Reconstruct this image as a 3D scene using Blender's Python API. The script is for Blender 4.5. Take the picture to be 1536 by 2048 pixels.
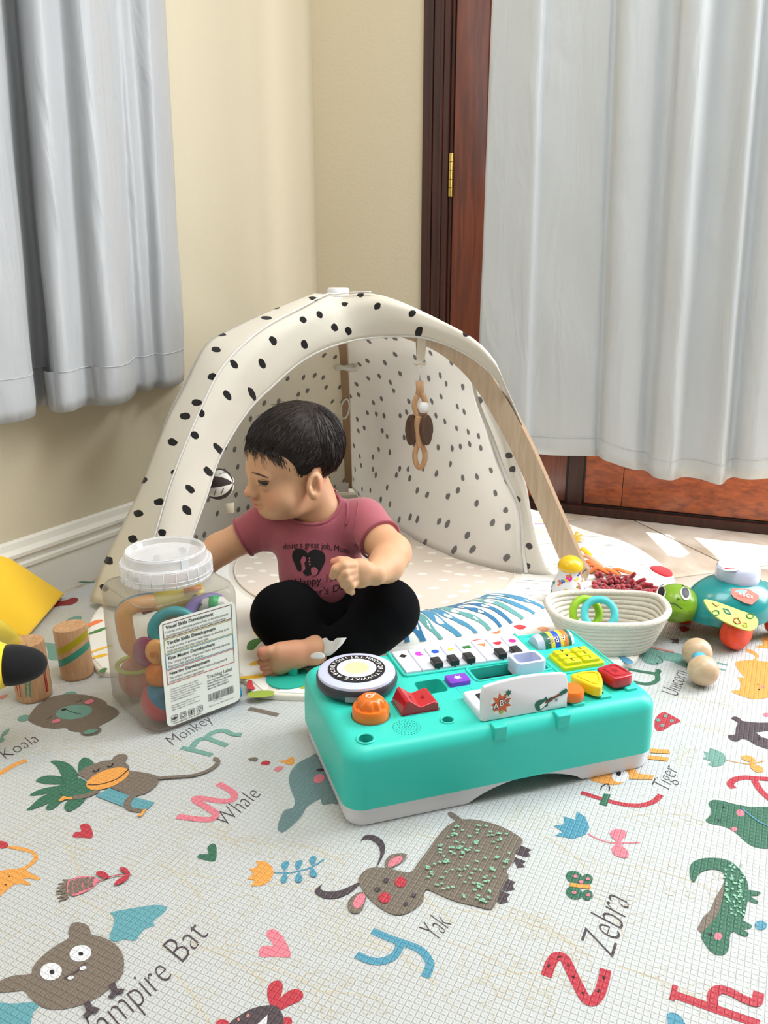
import bpy, bmesh, math, random
import numpy as np
from mathutils import Vector, Matrix
from mathutils.bvhtree import BVHTree
random.seed(7); np.random.seed(7)
for _o in list(bpy.data.objects): bpy.data.objects.remove(_o)
SC = bpy.context.scene
COL = SC.collection

# ---------------------------------------------------------------- camera
CAM_H, CAM_F, CAM_P = 0.65, 1650.0, math.radians(16.7)
cam_d = bpy.data.cameras.new('camera'); cam = bpy.data.objects.new('camera', cam_d); COL.objects.link(cam)
cam.location = (0, 0, CAM_H); cam.rotation_euler = (math.pi/2 - CAM_P, 0, 0)
cam_d.sensor_fit = 'VERTICAL'; cam_d.sensor_height = 36; cam_d.lens = 36*CAM_F/2048
cam_d.clip_start = 0.02; SC.camera = cam

# ---------------------------------------------------------------- light
cy = SC.cycles
cy.max_bounces = 5; cy.diffuse_bounces = 3; cy.glossy_bounces = 2; cy.transmission_bounces = 4; cy.transparent_max_bounces = 12
cy.caustics_reflective = False; cy.caustics_refractive = False; cy.use_adaptive_sampling = True; cy.adaptive_threshold = 0.05; cy.use_denoising = True
SC.view_settings.view_transform = 'Standard'; SC.view_settings.look = 'None'
SC.view_settings.gamma = 1; SC.view_settings.use_curve_mapping = False
SC.view_settings.exposure = 0.26
world = bpy.data.worlds.new('world'); SC.world = world; world.use_nodes = True
world.node_tree.nodes['Background'].inputs[0].default_value = (1.0, 0.92, 0.80, 1)
world.node_tree.nodes['Background'].inputs[1].default_value = 0.27
def light(name, kind, loc, target, energy, color, sx=1, sy=1):
    d = bpy.data.lights.new(name, kind); d.energy = energy; d.color = color
    if kind == 'AREA': d.shape = 'RECTANGLE'; d.size = sx; d.size_y = sy
    o = bpy.data.objects.new(name, d); COL.objects.link(o); o.location = loc
    o.rotation_euler = (Vector(target)-Vector(loc)).to_track_quat('-Z', 'Y').to_euler()
    return o
sun = light('sun', 'SUN', (0.4, 4, 4), (0.4, 4-math.cos(math.radians(55)), 4-math.sin(math.radians(55))), 9.0, (1.0, 0.97, 0.92))
sun.data.angle = 0.009
# daylight through the uncurtained door leaf to the right, the window to the left, plus two added fills: cool from overhead, warm at back left
light('door_daylight', 'AREA', (1.75, 1.62, 1.25), (0.1, 1.1, 0.2), 55, (0.95, 0.975, 1.0), 0.9, 2.0)
light('window_daylight', 'AREA', (-1.45, 0.1, 1.6), (0.3, 0.5, 0.0), 9, (0.86, 0.94, 1.0), 1.0, 1.2)
light('warm_fill', 'AREA', (-0.55, 1.55, 2.6), (-0.45, 1.4, 0), 7, (1.0, 0.74, 0.44), 0.5, 0.5)  # added fill that warms the back-left floor, not a fixture of the room
light('overhead_fill', 'AREA', (0.5, 0.75, 2.62), (0.4, 0.8, 0), 29, (0.88, 0.96, 1.0), 1.1, 1.1)  # added soft source for cool light from above; the ceiling has no opening

# ---------------------------------------------------------------- pixel helpers (frame 1536 x 2048)
_R = np.array([1., 0, 0]); _F = np.array([0, math.cos(CAM_P), -math.sin(CAM_P)]); _U = np.array([0, math.sin(CAM_P), math.cos(CAM_P)])
_C = np.array([0, 0, CAM_H])
def ray(x, y): return _R*(x-768)/CAM_F - _U*(y-1024)/CAM_F + _F
def g(x, y, z=0.0):
    d = ray(x, y); return _C + d*((z-CAM_H)/d[2])
def at(x, y, Y):
    d = ray(x, y); return _C + d*(Y/d[1])
def onplane(x, y, p0, n):
    d = ray(x, y); return _C + d*(np.dot(n, np.asarray(p0)-_C)/np.dot(n, d))
def plane3(a, b, c):
    n = np.cross(np.subtract(b, a), np.subtract(c, a)); return np.array(a, float), n/np.linalg.norm(n)

# ---------------------------------------------------------------- materials
def lin(c):
    c = [v/255. for v in c[:3]]
    return tuple(v/12.92 if v <= 0.04045 else ((v+0.055)/1.055)**2.4 for v in c) + (1,)
MATS = {}
def M(name, rgb=None, rough=0.5, metal=0.0, spec=0.5, noise=0.0, nscale=20, bump=0.0, bscale=200, sss=0.0, coat=0.0, trans=0.0, sheen=0.0, alpha=1.0):
    if name in MATS: return MATS[name]
    m = bpy.data.materials.new(name); m.use_nodes = True; MATS[name] = m
    nt = m.node_tree; b = nt.nodes['Principled BSDF']; L = nt.links
    col = lin(rgb); b.inputs['Base Color'].default_value = col
    b.inputs['Roughness'].default_value = rough; b.inputs['Metallic'].default_value = metal
    b.inputs['Specular IOR Level'].default_value = spec
    if coat: b.inputs['Coat Weight'].default_value = coat; b.inputs['Coat Roughness'].default_value = 0.08
    if sheen: b.inputs['Sheen Weight'].default_value = sheen
    if sss:
        b.inputs['Subsurface Weight'].default_value = sss; b.inputs['Subsurface Radius'].default_value = (0.012, 0.005, 0.003); b.inputs['Subsurface Scale'].default_value = 0.5
    tc = nt.nodes.new('ShaderNodeTexCoord')
    if noise:
        n = nt.nodes.new('ShaderNodeTexNoise'); n.inputs['Scale'].default_value = nscale; n.inputs['Detail'].default_value = 4
        L.new(tc.outputs['Object'], n.inputs['Vector'])
        mx = nt.nodes.new('ShaderNodeMix'); mx.data_type = 'RGBA'
        mx.inputs['A'].default_value = tuple(v*(1-noise) for v in col[:3])+(1,); mx.inputs['B'].default_value = tuple(min(1, v*(1+noise)) for v in col[:3])+(1,)
        L.new(n.outputs['Fac'], mx.inputs['Factor']); L.new(mx.outputs['Result'], b.inputs['Base Color'])
    if bump:
        n = nt.nodes.new('ShaderNodeTexNoise'); n.inputs['Scale'].default_value = bscale; n.inputs['Detail'].default_value = 3
        L.new(tc.outputs['Object'], n.inputs['Vector'])
        bp = nt.nodes.new('ShaderNodeBump'); bp.inputs['Strength'].default_value = bump; bp.inputs['Distance'].default_value = 0.002
        L.new(n.outputs['Fac'], bp.inputs['Height']); L.new(bp.outputs['Normal'], b.inputs['Normal'])
    if trans:
        t = nt.nodes.new('ShaderNodeBsdfTranslucent'); t.inputs['Color'].default_value = col
        ms = nt.nodes.new('ShaderNodeMixShader'); ms.inputs[0].default_value = trans
        out = nt.nodes['Material Output']
        L.new(b.outputs[0], ms.inputs[1]); L.new(t.outputs[0], ms.inputs[2]); L.new(ms.outputs[0], out.inputs['Surface'])
    if alpha < 1:
        t = nt.nodes.new('ShaderNodeBsdfTransparent'); t.inputs['Color'].default_value = tuple(0.5+0.5*v for v in col[:3])+(1,)
        ms = nt.nodes.new('ShaderNodeMixShader'); ms.inputs[0].default_value = alpha
        out = nt.nodes['Material Output']
        L.new(t.outputs[0], ms.inputs[1]); L.new(b.outputs[0], ms.inputs[2]); L.new(ms.outputs[0], out.inputs['Surface'])
    return m
def wood_mat(name, c1, c2, rough=0.5, scale=6, axis=2, stretch=0.08, coat=0.0):
    m = M(name, c1, rough, coat=coat); nt = m.node_tree; L = nt.links; b = nt.nodes['Principled BSDF']
    tc = nt.nodes.new('ShaderNodeTexCoord'); mp = nt.nodes.new('ShaderNodeMapping')
    s = [scale*4]*3; s[axis] *= stretch; mp.inputs['Scale'].default_value = s
    n = nt.nodes.new('ShaderNodeTexNoise'); n.inputs['Scale'].default_value = 4; n.inputs['Detail'].default_value = 6; n.inputs['Distortion'].default_value = 0.6
    r = nt.nodes.new('ShaderNodeValToRGB'); r.color_ramp.elements[0].color = lin(c2); r.color_ramp.elements[1].color = lin(c1)
    r.color_ramp.elements[0].position = 0.3; r.color_ramp.elements[1].position = 0.65
    L.new(tc.outputs['Object'], mp.inputs['Vector']); L.new(mp.outputs[0], n.inputs['Vector']); L.new(n.outputs['Fac'], r.inputs[0]); L.new(r.outputs[0], b.inputs['Base Color'])
    return m

# ---------------------------------------------------------------- mesh helpers
def mk(name, verts, faces, mats, parent=None, smooth=True, fm=None, sharp=None):
    me = bpy.data.meshes.new(name)
    me.from_pydata([tuple(map(float, v)) for v in verts], [], [tuple(map(int, f)) for f in faces]); me.update()
    for m in (mats if isinstance(mats, (list, tuple)) else [mats]): me.materials.append(m)
    if fm is not None: me.polygons.foreach_set('material_index', np.asarray(fm, dtype=np.int32))
    me.polygons.foreach_set('use_smooth', [smooth]*len(me.polygons))
    if sharp and smooth: me.set_sharp_from_angle(angle=math.radians(sharp))
    o = bpy.data.objects.new(name, me); COL.objects.link(o)
    if parent: o.parent = parent
    return o
def mknp(name, V, Q, mat, parent=None, smooth=True):
    me = bpy.data.meshes.new(name)
    me.vertices.add(len(V)); me.vertices.foreach_set('co', np.asarray(V, np.float32).ravel())
    nq = len(Q); me.loops.add(nq*4); me.loops.foreach_set('vertex_index', np.asarray(Q, np.int32).ravel())
    me.polygons.add(nq); me.polygons.foreach_set('loop_start', np.arange(0, nq*4, 4, dtype=np.int32)); me.polygons.foreach_set('loop_total', np.full(nq, 4, np.int32))
    me.polygons.foreach_set('use_smooth', np.full(nq, smooth))
    me.update(calc_edges=True); me.validate()
    me.materials.append(mat)
    o = bpy.data.objects.new(name, me); COL.objects.link(o)
    if parent: o.parent = parent
    return o
def empty(name, label, cat, loc=(0, 0, 0), rz=0, group=None):
    o = bpy.data.objects.new(name, None); COL.objects.link(o); o.location = loc; o.rotation_euler = (0, 0, rz); o.empty_display_size = 0.02
    o['label'] = label; o['category'] = cat
    if group: o['group'] = group
    return o
def tag(o, label, cat, group=None):
    o['label'] = label; o['category'] = cat
    if group: o['group'] = group
    return o
def struct(o, label=None):
    o['kind'] = 'structure'
    if label: o['label'] = label
    return o
class G:
    """geometry bag"""
    def __init__(s): s.v = []; s.f = []; s.m = []
    def add(s, v, f, m=0):
        k = len(s.v); s.v += [tuple(p) for p in v]; s.f += [tuple(i+k for i in q) for q in f]; s.m += [m]*len(f); return s
    def build(s, name, mats, parent=None, smooth=True, sharp=None): return mk(name, s.v, s.f, mats, parent, smooth, s.m, sharp)
def box(x0, x1, y0, y1, z0, z1):
    v = [(x, y, z) for z in (z0, z1) for y in (y0, y1) for x in (x0, x1)]
    return v, [(0, 2, 3, 1), (4, 5, 7, 6), (0, 1, 5, 4), (2, 6, 7, 3), (0, 4, 6, 2), (1, 3, 7, 5)]
def rbox(name, dims, mat, parent=None, r=0.005, seg=3, loc=(0, 0, 0), rz=0, taper=0.0):
    bm = bmesh.new(); bmesh.ops.create_cube(bm, size=1)
    for v in bm.verts:
        k = 1 - taper*(v.co.z+0.5)
        v.co = Vector((v.co.x*dims[0]*k, v.co.y*dims[1]*k, v.co.z*dims[2]))
    bmesh.ops.bevel(bm, geom=bm.edges[:], offset=r, segments=seg, profile=0.5, affect='EDGES')
    me = bpy.data.meshes.new(name); bm.to_mesh(me); bm.free(); me.materials.append(mat)
    me.polygons.foreach_set('use_smooth', [True]*len(me.polygons)); me.set_sharp_from_angle(angle=math.radians(50))
    o = bpy.data.objects.new(name, me); COL.objects.link(o); o.location = loc; o.rotation_euler = (0, 0, rz)
    if parent: o.parent = parent
    return o
def lathe(prof, n=32, c=(0, 0, 0)):
    v = []; f = []
    for r, z in prof:
        for i in range(n):
            a = 2*math.pi*i/n; v.append((c[0]+r*math.cos(a), c[1]+r*math.sin(a), c[2]+z))
    m = len(prof)
    for j in range(m-1):
        for i in range(n):
            f.append((j*n+i, j*n+(i+1) % n, (j+1)*n+(i+1) % n, (j+1)*n+i))
    if prof[0][0] > 1e-6: f.append(tuple(range(n-1, -1, -1)))
    if prof[-1][0] > 1e-6: f.append(tuple((m-1)*n+i for i in range(n)))
    return v, f
def ellip(c, r, R=None, nu=24, nv=14):
    v = []; f = []
    for j in range(nv+1):
        t = math.pi*j/nv
        for i in range(nu):
            a = 2*math.pi*i/nu
            p = np.array([r[0]*math.sin(t)*math.cos(a), r[1]*math.sin(t)*math.sin(a), r[2]*math.cos(t)])
            if R is not None: p = R @ p
            v.append(tuple(p+np.asarray(c)))
    for j in range(nv):
        for i in range(nu): f.append((j*nu+i, (j+1)*nu+i, (j+1)*nu+(i+1) % nu, j*nu+(i+1) % nu))
    return v, f
def frame_along(P):
    P = np.asarray(P, float); T = np.gradient(P, axis=0); T /= np.linalg.norm(T, axis=1)[:, None]+1e-12
    up = np.array([0, 0, 1.]) if abs(T[0][2]) < 0.9 else np.array([0, 1., 0])
    N = np.zeros_like(P); n = np.cross(up, T[0]); n /= np.linalg.norm(n)
    for i in range(len(P)):
        n = n - T[i]*np.dot(n, T[i]); n /= np.linalg.norm(n)+1e-12; N[i] = n
    return T, N, np.cross(T, N)
def tube(P, r, n=8, closed=False, flat=None):
    P = np.asarray(P, float); m = len(P); T, N, B = frame_along(P)
    if closed:
        T = np.roll(P, -1, 0)-np.roll(P, 1, 0); T /= np.linalg.norm(T, axis=1)[:, None]
        ax = np.cross(P[0]-P.mean(0), P[m//4]-P.mean(0)); ax /= np.linalg.norm(ax)
        B = np.tile(ax, (m, 1)); N = np.cross(B, T)
    rr = np.full(m, r) if np.isscalar(r) else np.asarray(r)
    v = []; f = []
    for i in range(m):
        for k in range(n):
            a = 2*math.pi*k/n
            v.append(tuple(P[i]+N[i]*math.cos(a)*rr[i]+B[i]*math.sin(a)*rr[i]*(flat or 1)))
    for i in range(m if closed else m-1):
        j = (i+1) % m
        for k in range(n): f.append((i*n+k, i*n+(k+1) % n, j*n+(k+1) % n, j*n+k))
    if not closed: f.append(tuple(range(n-1, -1, -1))); f.append(tuple((m-1)*n+k for k in range(n)))
    return v, f
def spline(P, n=8, closed=False):
    P = [np.asarray(p, float) for p in P]; m = len(P); out = []
    for i in range(m if closed else m-1):
        if closed: a, b, c, d = P[(i-1) % m], P[i], P[(i+1) % m], P[(i+2) % m]
        else: a, b, c, d = P[max(i-1, 0)], P[i], P[i+1], P[min(i+2, m-1)]
        for k in range(n):
            t = k/n; out.append(0.5*((2*b)+(c-a)*t+(2*a-5*b+4*c-d)*t*t+(3*b-a-3*c+d)*t**3))
    if not closed: out.append(P[-1])
    return np.array(out)
def resample(P, n):
    P = np.asarray(P, float); d = np.r_[0, np.cumsum(np.linalg.norm(np.diff(P, axis=0), axis=1))]
    t = np.linspace(0, d[-1], n); return np.stack([np.interp(t, d, P[:, k]) for k in range(P.shape[1])], 1)
def prism(poly, z0, z1):
    n = len(poly); v = [(p[0], p[1], z0) for p in poly]+[(p[0], p[1], z1) for p in poly]
    ar = sum(poly[i][0]*poly[(i+1) % n][1]-poly[(i+1) % n][0]*poly[i][1] for i in range(n))
    f = [tuple(range(n-1, -1, -1)), tuple(range(n, 2*n))]+[(i, (i+1) % n, n+(i+1) % n, n+i) for i in range(n)]
    if ar < 0: f = [tuple(reversed(q)) for q in f]
    return v, f
def pillow(poly, z0, h, inset=0.004, steps=3):
    """rounded-edge slab over a closed 2D outline"""
    P = np.asarray(poly, float)[:, :2]; c = P.mean(0); n = len(P)
    ar = np.sum(P[:, 0]*np.roll(P[:, 1], -1)-np.roll(P[:, 0], -1)*P[:, 1])
    if ar < 0: P = P[::-1]
    T = np.roll(P, -1, 0)-np.roll(P, 1, 0); T /= np.linalg.norm(T, axis=1)[:, None]+1e-12; N = np.stack([-T[:, 1], T[:, 0]], 1)
    v = []; f = []
    rings = [(0, 0.0)]+[(inset*(1-math.cos(a)), h-inset+inset*math.sin(a)) for a in np.linspace(0, math.pi/2, steps+1)]
    for off, z in rings:
        for i in range(n): q = P[i]+N[i]*off; v.append((q[0], q[1], z0+z))
    m = len(rings)
    for j in range(m-1):
        for i in range(n): f.append((j*n+i, j*n+(i+1) % n, (j+1)*n+(i+1) % n, (j+1)*n+i))
    f.append(tuple(range(n-1, -1, -1))); f.append(tuple((m-1)*n+i for i in range(n)))
    return v, f
def rrect(cx, cy, w, h, r, n=5, rot=0):
    out = []
    for sx, sy, a0 in ((1, 1, 0), (-1, 1, 90), (-1, -1, 180), (1, -1, 270)):
        for k in range(n+1):
            a = math.radians(a0+90*k/n); out.append((sx*(w/2-r)+r*math.cos(a), sy*(h/2-r)+r*math.sin(a)))
    c, s = math.cos(rot), math.sin(rot)
    return [(cx+x*c-y*s, cy+x*s+y*c) for x, y in out]
def gridsurf(S):
    """S[m][n][3] -> verts, quads"""
    S = np.asarray(S); m, n = S.shape[:2]; v = S.reshape(-1, 3)
    f = [(i*n+j, i*n+j+1, (i+1)*n+j+1, (i+1)*n+j) for i in range(m-1) for j in range(n-1)]
    return v, f
_TXT = {}
def text_geo(s, shear=0.0, spacing=1.0, bold=0.0):
    """flat text outline at size 1 -> (verts Nx2, faces, width)"""
    k = (s, shear, spacing, bold)
    if k in _TXT: return _TXT[k]
    c = bpy.data.curves.new('t', 'FONT'); c.body = s; c.size = 1; c.shear = shear; c.space_character = spacing; c.resolution_u = 3; c.offset = bold
    o = bpy.data.objects.new('t', c); COL.objects.link(o)
    dg = bpy.context.evaluated_depsgraph_get(); dg.update(); me = o.evaluated_get(dg).to_mesh()
    v = np.array([p.co[:2] for p in me.vertices]).reshape(-1, 2); f = [tuple(p.vertices) for p in me.polygons]
    o.evaluated_get(dg).to_mesh_clear(); bpy.data.objects.remove(o); bpy.data.curves.remove(c)
    w = v[:, 0].max() if len(v) else 0
    _TXT[k] = (v, f, w); return _TXT[k]
def text_on(name, s, origin, ux, uy, height, mat, parent, width=None, shear=0, bold=0.0, flipn=False, spacing=1.0, center=False):
    v, f, w = text_geo(s, shear, spacing, bold)
    ux = np.asarray(ux, float); uy = np.asarray(uy, float)
    sx = (width/w) if width else height
    off = -w*sx/2 if center else 0
    V = [np.asarray(origin)+ux*(p[0]*sx+off)+uy*(p[1]*height) for p in v]
    return mk(name, V, f, mat, parent, False)
# ================================================================ ROOM
FZ = -0.012                                     # tile level; the foam mat's top is z = 0
LW0 = np.array([-0.684, 1.634]); CORN = np.array([-0.197, 2.512]); LD = (CORN-LW0)/np.linalg.norm(CORN-LW0); LN = np.array([LD[1], -LD[0]])
DE = np.array([0.9267, -0.3759]); DN = np.array([-0.3759, -0.9267])
def lw(s, d, z): p = CORN-LD*s+LN*d; return (p[0], p[1], z)     # s metres from the corner along the left wall, d into the room
def dw(s, d, z): p = CORN+DE*s+DN*d; return (p[0], p[1], z)
def hexa(fn, s0, s1, d0, d1, z0, z1):
    v = [fn(s, d, z) for z in (z0, z1) for d in (d0, d1) for s in (s0, s1)]
    return v, [(0, 2, 3, 1), (4, 5, 7, 6), (0, 1, 5, 4), (2, 6, 7, 3), (0, 4, 6, 2), (1, 3, 7, 5)]
def fixn(o):
    bm = bmesh.new(); bm.from_mesh(o.data); bmesh.ops.recalc_face_normals(bm, faces=bm.faces[:]); bm.to_mesh(o.data); bm.free(); return o
def hx(name, fn, s0, s1, d0, d1, z0, z1, mat, parent=None, bev=0.0):
    v, f = hexa(fn, s0, s1, d0, d1, z0, z1); o = fixn(mk(name, v, f, mat, parent, False))
    if bev:
        b = o.modifiers.new('bevel', 'BEVEL'); b.width = bev; b.segments = 2
    return o
m_wall = M('wall_paint', (214, 203, 178), 0.85, spec=0.2, bump=0.35, bscale=140)
m_ceil = M('ceiling_paint', (240, 236, 226), 0.9)
m_grout = M('grout', (110, 98, 86), 0.9)
m_trimw = M('white_trim', (236, 232, 222), 0.45)
struct(hx('wall_left', lw, -0.1, 4.2, -0.1, 0, FZ-0.02, 2.7, m_wall), 'cream painted wall with orange peel texture left of the corner')
wb = struct(hx('wall_back', dw, -0.1, 0.335, -0.12, 0, FZ-0.02, 2.7, m_wall), 'cream wall beside the wooden door')
hx('wall_above_door', dw, 0.335, 3.4, -0.12, 0, 2.25, 2.7, m_wall, wb)
struct(mk('ceiling', [(-3, -2.2, 2.7), (4, -2.2, 2.7), (4, 3.2, 2.7), (-3, 3.2, 2.7)], [(0, 3, 2, 1)], m_ceil, None, False), 'plain off-white ceiling')
# floor with tiles
floor = struct(mk('floor', *box(-2.5, 3.0, -1.5, 3.4, FZ-0.03, FZ-0.003), m_grout, None, False), 'beige stone-look tile floor')
def tile_mat():
    m = M('floor_tile', (203, 190, 172), 0.28, spec=0.5); nt = m.node_tree; L = nt.links; b = nt.nodes['Principled BSDF']
    tc = nt.nodes.new('ShaderNodeTexCoord'); n = nt.nodes.new('ShaderNodeTexNoise'); n.inputs['Scale'].default_value = 5; n.inputs['Detail'].default_value = 8; n.inputs['Distortion'].default_value = 1.2
    r = nt.nodes.new('ShaderNodeValToRGB'); r.color_ramp.elements[0].color = lin((186, 168, 148)); r.color_ramp.elements[1].color = lin((222, 212, 198))
    r.color_ramp.elements[0].position = 0.35; r.color_ramp.elements[1].position = 0.62
    L.new(tc.outputs['Object'], n.inputs['Vector']); L.new(n.outputs['Fac'], r.inputs[0]); L.new(r.outputs[0], b.inputs['Base Color']); return m
m_tile = tile_mat()
TA = math.atan2(-0.95, 0.31); T1 = np.array([0.312, -0.95]); T2 = np.array([0.95, 0.312]); TO = np.array([0.80, 1.755]); TS = 0.452
tv, tf = pillow(rrect(0, 0, TS-0.005, TS-0.005, 0.004, 2), 0, 0.012, 0.0015, 2)
tme = None
for i in range(-4, 4):
    for j in range(-5, 3):
        c = TO+T1*(i+0.5)*TS+T2*(j+0.5)*TS
        if not (-1.2 < c[0] < 1.7 and 0.9 < c[1] < 2.75): continue
        if np.dot(c-CORN, LN) < -0.25 or np.dot(c-CORN, DN) < -0.3: continue
        if tme is None: o = mk('floor_tile', tv, tf, m_tile, floor, True, None, 30); tme = o.data
        else: o = bpy.data.objects.new('floor_tile', tme); COL.objects.link(o); o.parent = floor
        o.location = (c[0], c[1], FZ-0.0125); o.rotation_euler = (0, 0, TA+random.choice((0, math.pi/2, math.pi)))
# baseboard (moulded profile swept along the left wall and the short back wall)
prof = [(0, FZ), (0.014, FZ), (0.014, 0.068), (0.018, 0.072), (0.018, 0.080), (0.0125, 0.083), (0.0135, 0.094), (0.019, 0.097), (0.019, 0.104), (0.011, 0.112), (0.008, 0.124), (0.0, 0.128)]
def baseboard(name, fn, s0, s1):
    v = [fn(s, d, z) for s in (s0, s1) for d, z in prof]; n = len(prof)
    f = [(i, i+1, n+i+1, n+i) for i in range(n-1)]+[tuple(range(n)), tuple(range(2*n-1, n-1, -1))]
    return fixn(mk(name, v, f, m_trimw, None, False))
struct(baseboard('baseboard_left', lw, 0.0, 4.0), 'white moulded baseboard along the left wall')
struct(baseboard('baseboard_back', dw, 0.0, 0.325), 'white moulded baseboard in the corner by the door')

# ---- wooden door unit
m_wd = wood_mat('mahogany', (128, 58, 26), (84, 34, 16), 0.32, 5, 2, 0.07, coat=0.3)
m_wd_lit = wood_mat('mahogany_lit', (182, 88, 36), (126, 54, 20), 0.3, 5, 0, 0.12, coat=0.3)  # brighter copy of the mahogany: sun bounced off the floor put into the colour
m_wdd = wood_mat('mahogany_dark', (72, 32, 18), (46, 20, 12), 0.4, 5, 2, 0.05)
m_brass = M('brass', (212, 178, 96), 0.3, 1.0)
m_glass = M('door_glass', (245, 250, 250), 0.03, alpha=0.06)
m_rub = M('black_gasket', (22, 16, 14), 0.6)
tr = bpy.data.objects.new('trim_1', None); COL.objects.link(tr); struct(tr, 'dark moulded wooden door casing')
for s0, s1, d1 in ((0.328, 0.350, 0.016), (0.350, 0.358, 0.024), (0.358, 0.378, 0.020), (0.378, 0.386, 0.027), (0.386, 0.402, 0.022), (0.402, 0.410, 0.010)):
    hx('casing_moulding', dw, s0, s1, -0.02, d1, FZ, 2.25, m_wdd, tr, 0.002)
hx('head_casing', dw, 0.328, 3.3, -0.02, 0.022, 2.25, 2.33, m_wdd, tr, 0.002)
hx('threshold', dw, 0.405, 3.3, -0.1, 0.028, FZ, 0.012, m_wdd, tr, 0.003)
d1 = bpy.data.objects.new('door_1', None); COL.objects.link(d1); struct(d1, 'narrow reddish-brown wooden door leaf with brass hinge')
hx('stile', dw, 0.412, 0.500, -0.045, 0.004, 0.014, 2.24, m_wd, d1, 0.002)
hx('stile_bead', dw, 0.500, 0.512, -0.04, -0.006, 0.17, 2.24, m_wdd, d1, 0.002)
hx('stile', dw, 0.672, 0.762, -0.045, 0.004, 0.014, 2.24, m_wd, d1, 0.002)
hx('bottom_rail', dw, 0.502, 0.670, -0.045, 0.003, 0.016, 0.17, m_wd_lit, d1, 0.002)
hx('top_rail', dw, 0.502, 0.670, -0.045, 0.003, 2.1, 2.24, m_wd_lit, d1, 0.002)
hx('pane', dw, 0.512, 0.672, -0.022, -0.018, 0.17, 2.1, m_glass, d1)
hg = hx('hinge', dw, 0.4015, 0.4135, 0.0, 0.012, 0.823, 0.93, m_brass, d1, 0.001)
for k in range(5):
    z = 0.823+0.0214*k; v, f = tube([dw(0.4075, 0.0135, z+0.0008), dw(0.4075, 0.0135, z+0.0206)], 0.0062, 12); mk('hinge_knuckle', v, f, m_brass, hg, True, None, 40)
hx('door_post', dw, 0.766, 0.808, -0.06, 0.012, FZ, 2.25, m_wdd, tr, 0.003)
hx('gasket', dw, 0.760, 0.767, -0.02, 0.006, 0.0, 2.25, m_rub, tr)
d2 = bpy.data.objects.new('door_2', None); COL.objects.link(d2); struct(d2, 'wide reddish-brown wooden door leaf behind the curtain')
hx('stile', dw, 0.812, 0.913, -0.045, 0.006, 0.016, 2.24, m_wd_lit, d2, 0.002)
hx('bottom_rail', dw, 0.914, 1.62, -0.045, 0.006, 0.016, 0.165, m_wd_lit, d2, 0.002)
hx('glazing_bead', dw, 0.913, 0.930, -0.03, 0.002, 0.165, 2.1, m_wdd, d2)
hx('muntin', dw, 1.002, 1.050, -0.03, 0.0, 0.165, 2.1, m_wd_lit, d2, 0.002)
hx('stile', dw, 1.62, 1.73, -0.045, 0.006, 0.016, 2.24, m_wd_lit, d2, 0.002)
hx('top_rail', dw, 0.914, 1.62, -0.045, 0.006, 2.1, 2.24, m_wd_lit, d2, 0.002)
hx('pane', dw, 0.913, 1.62, -0.02, -0.016, 0.165, 2.1, m_glass, d2)
hx('door_sill', dw, 0.808, 3.3, -0.04, 0.016, 0.0, 0.015, m_rub, tr)

# ---- curtains
def curtain_mat(name, rgb, trans):
    m = M(name, rgb, 0.42, spec=0.45, trans=trans, sheen=0.25, noise=0.03, nscale=300); nt = m.node_tree; L = nt.links
    tc = nt.nodes.new('ShaderNodeTexCoord'); mp = nt.nodes.new('ShaderNodeMapping'); mp.inputs['Scale'].default_value = (7, 7, 1.6)
    n = nt.nodes.new('ShaderNodeTexNoise'); n.inputs['Scale'].default_value = 2.2; n.inputs['Detail'].default_value = 3; n.inputs['Distortion'].default_value = 1.0
    bp = nt.nodes.new('ShaderNodeBump'); bp.inputs['Strength'].default_value = 0.4; bp.inputs['Distance'].default_value = 0.02
    L.new(tc.outputs['Object'], mp.inputs['Vector']); L.new(mp.outputs[0], n.inputs['Vector']); L.new(n.outputs['Fac'], bp.inputs['Height'])
    L.new(bp.outputs['Normal'], nt.nodes['Principled BSDF'].inputs['Normal']); return m
m_cur = curtain_mat('grey_satin', (182, 184, 187), 0.06)
m_cur2 = curtain_mat('grey_satin_door', (205, 208, 210), 0.13)
m_thread = M('hem_thread', (186, 188, 190), 0.7)
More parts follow.
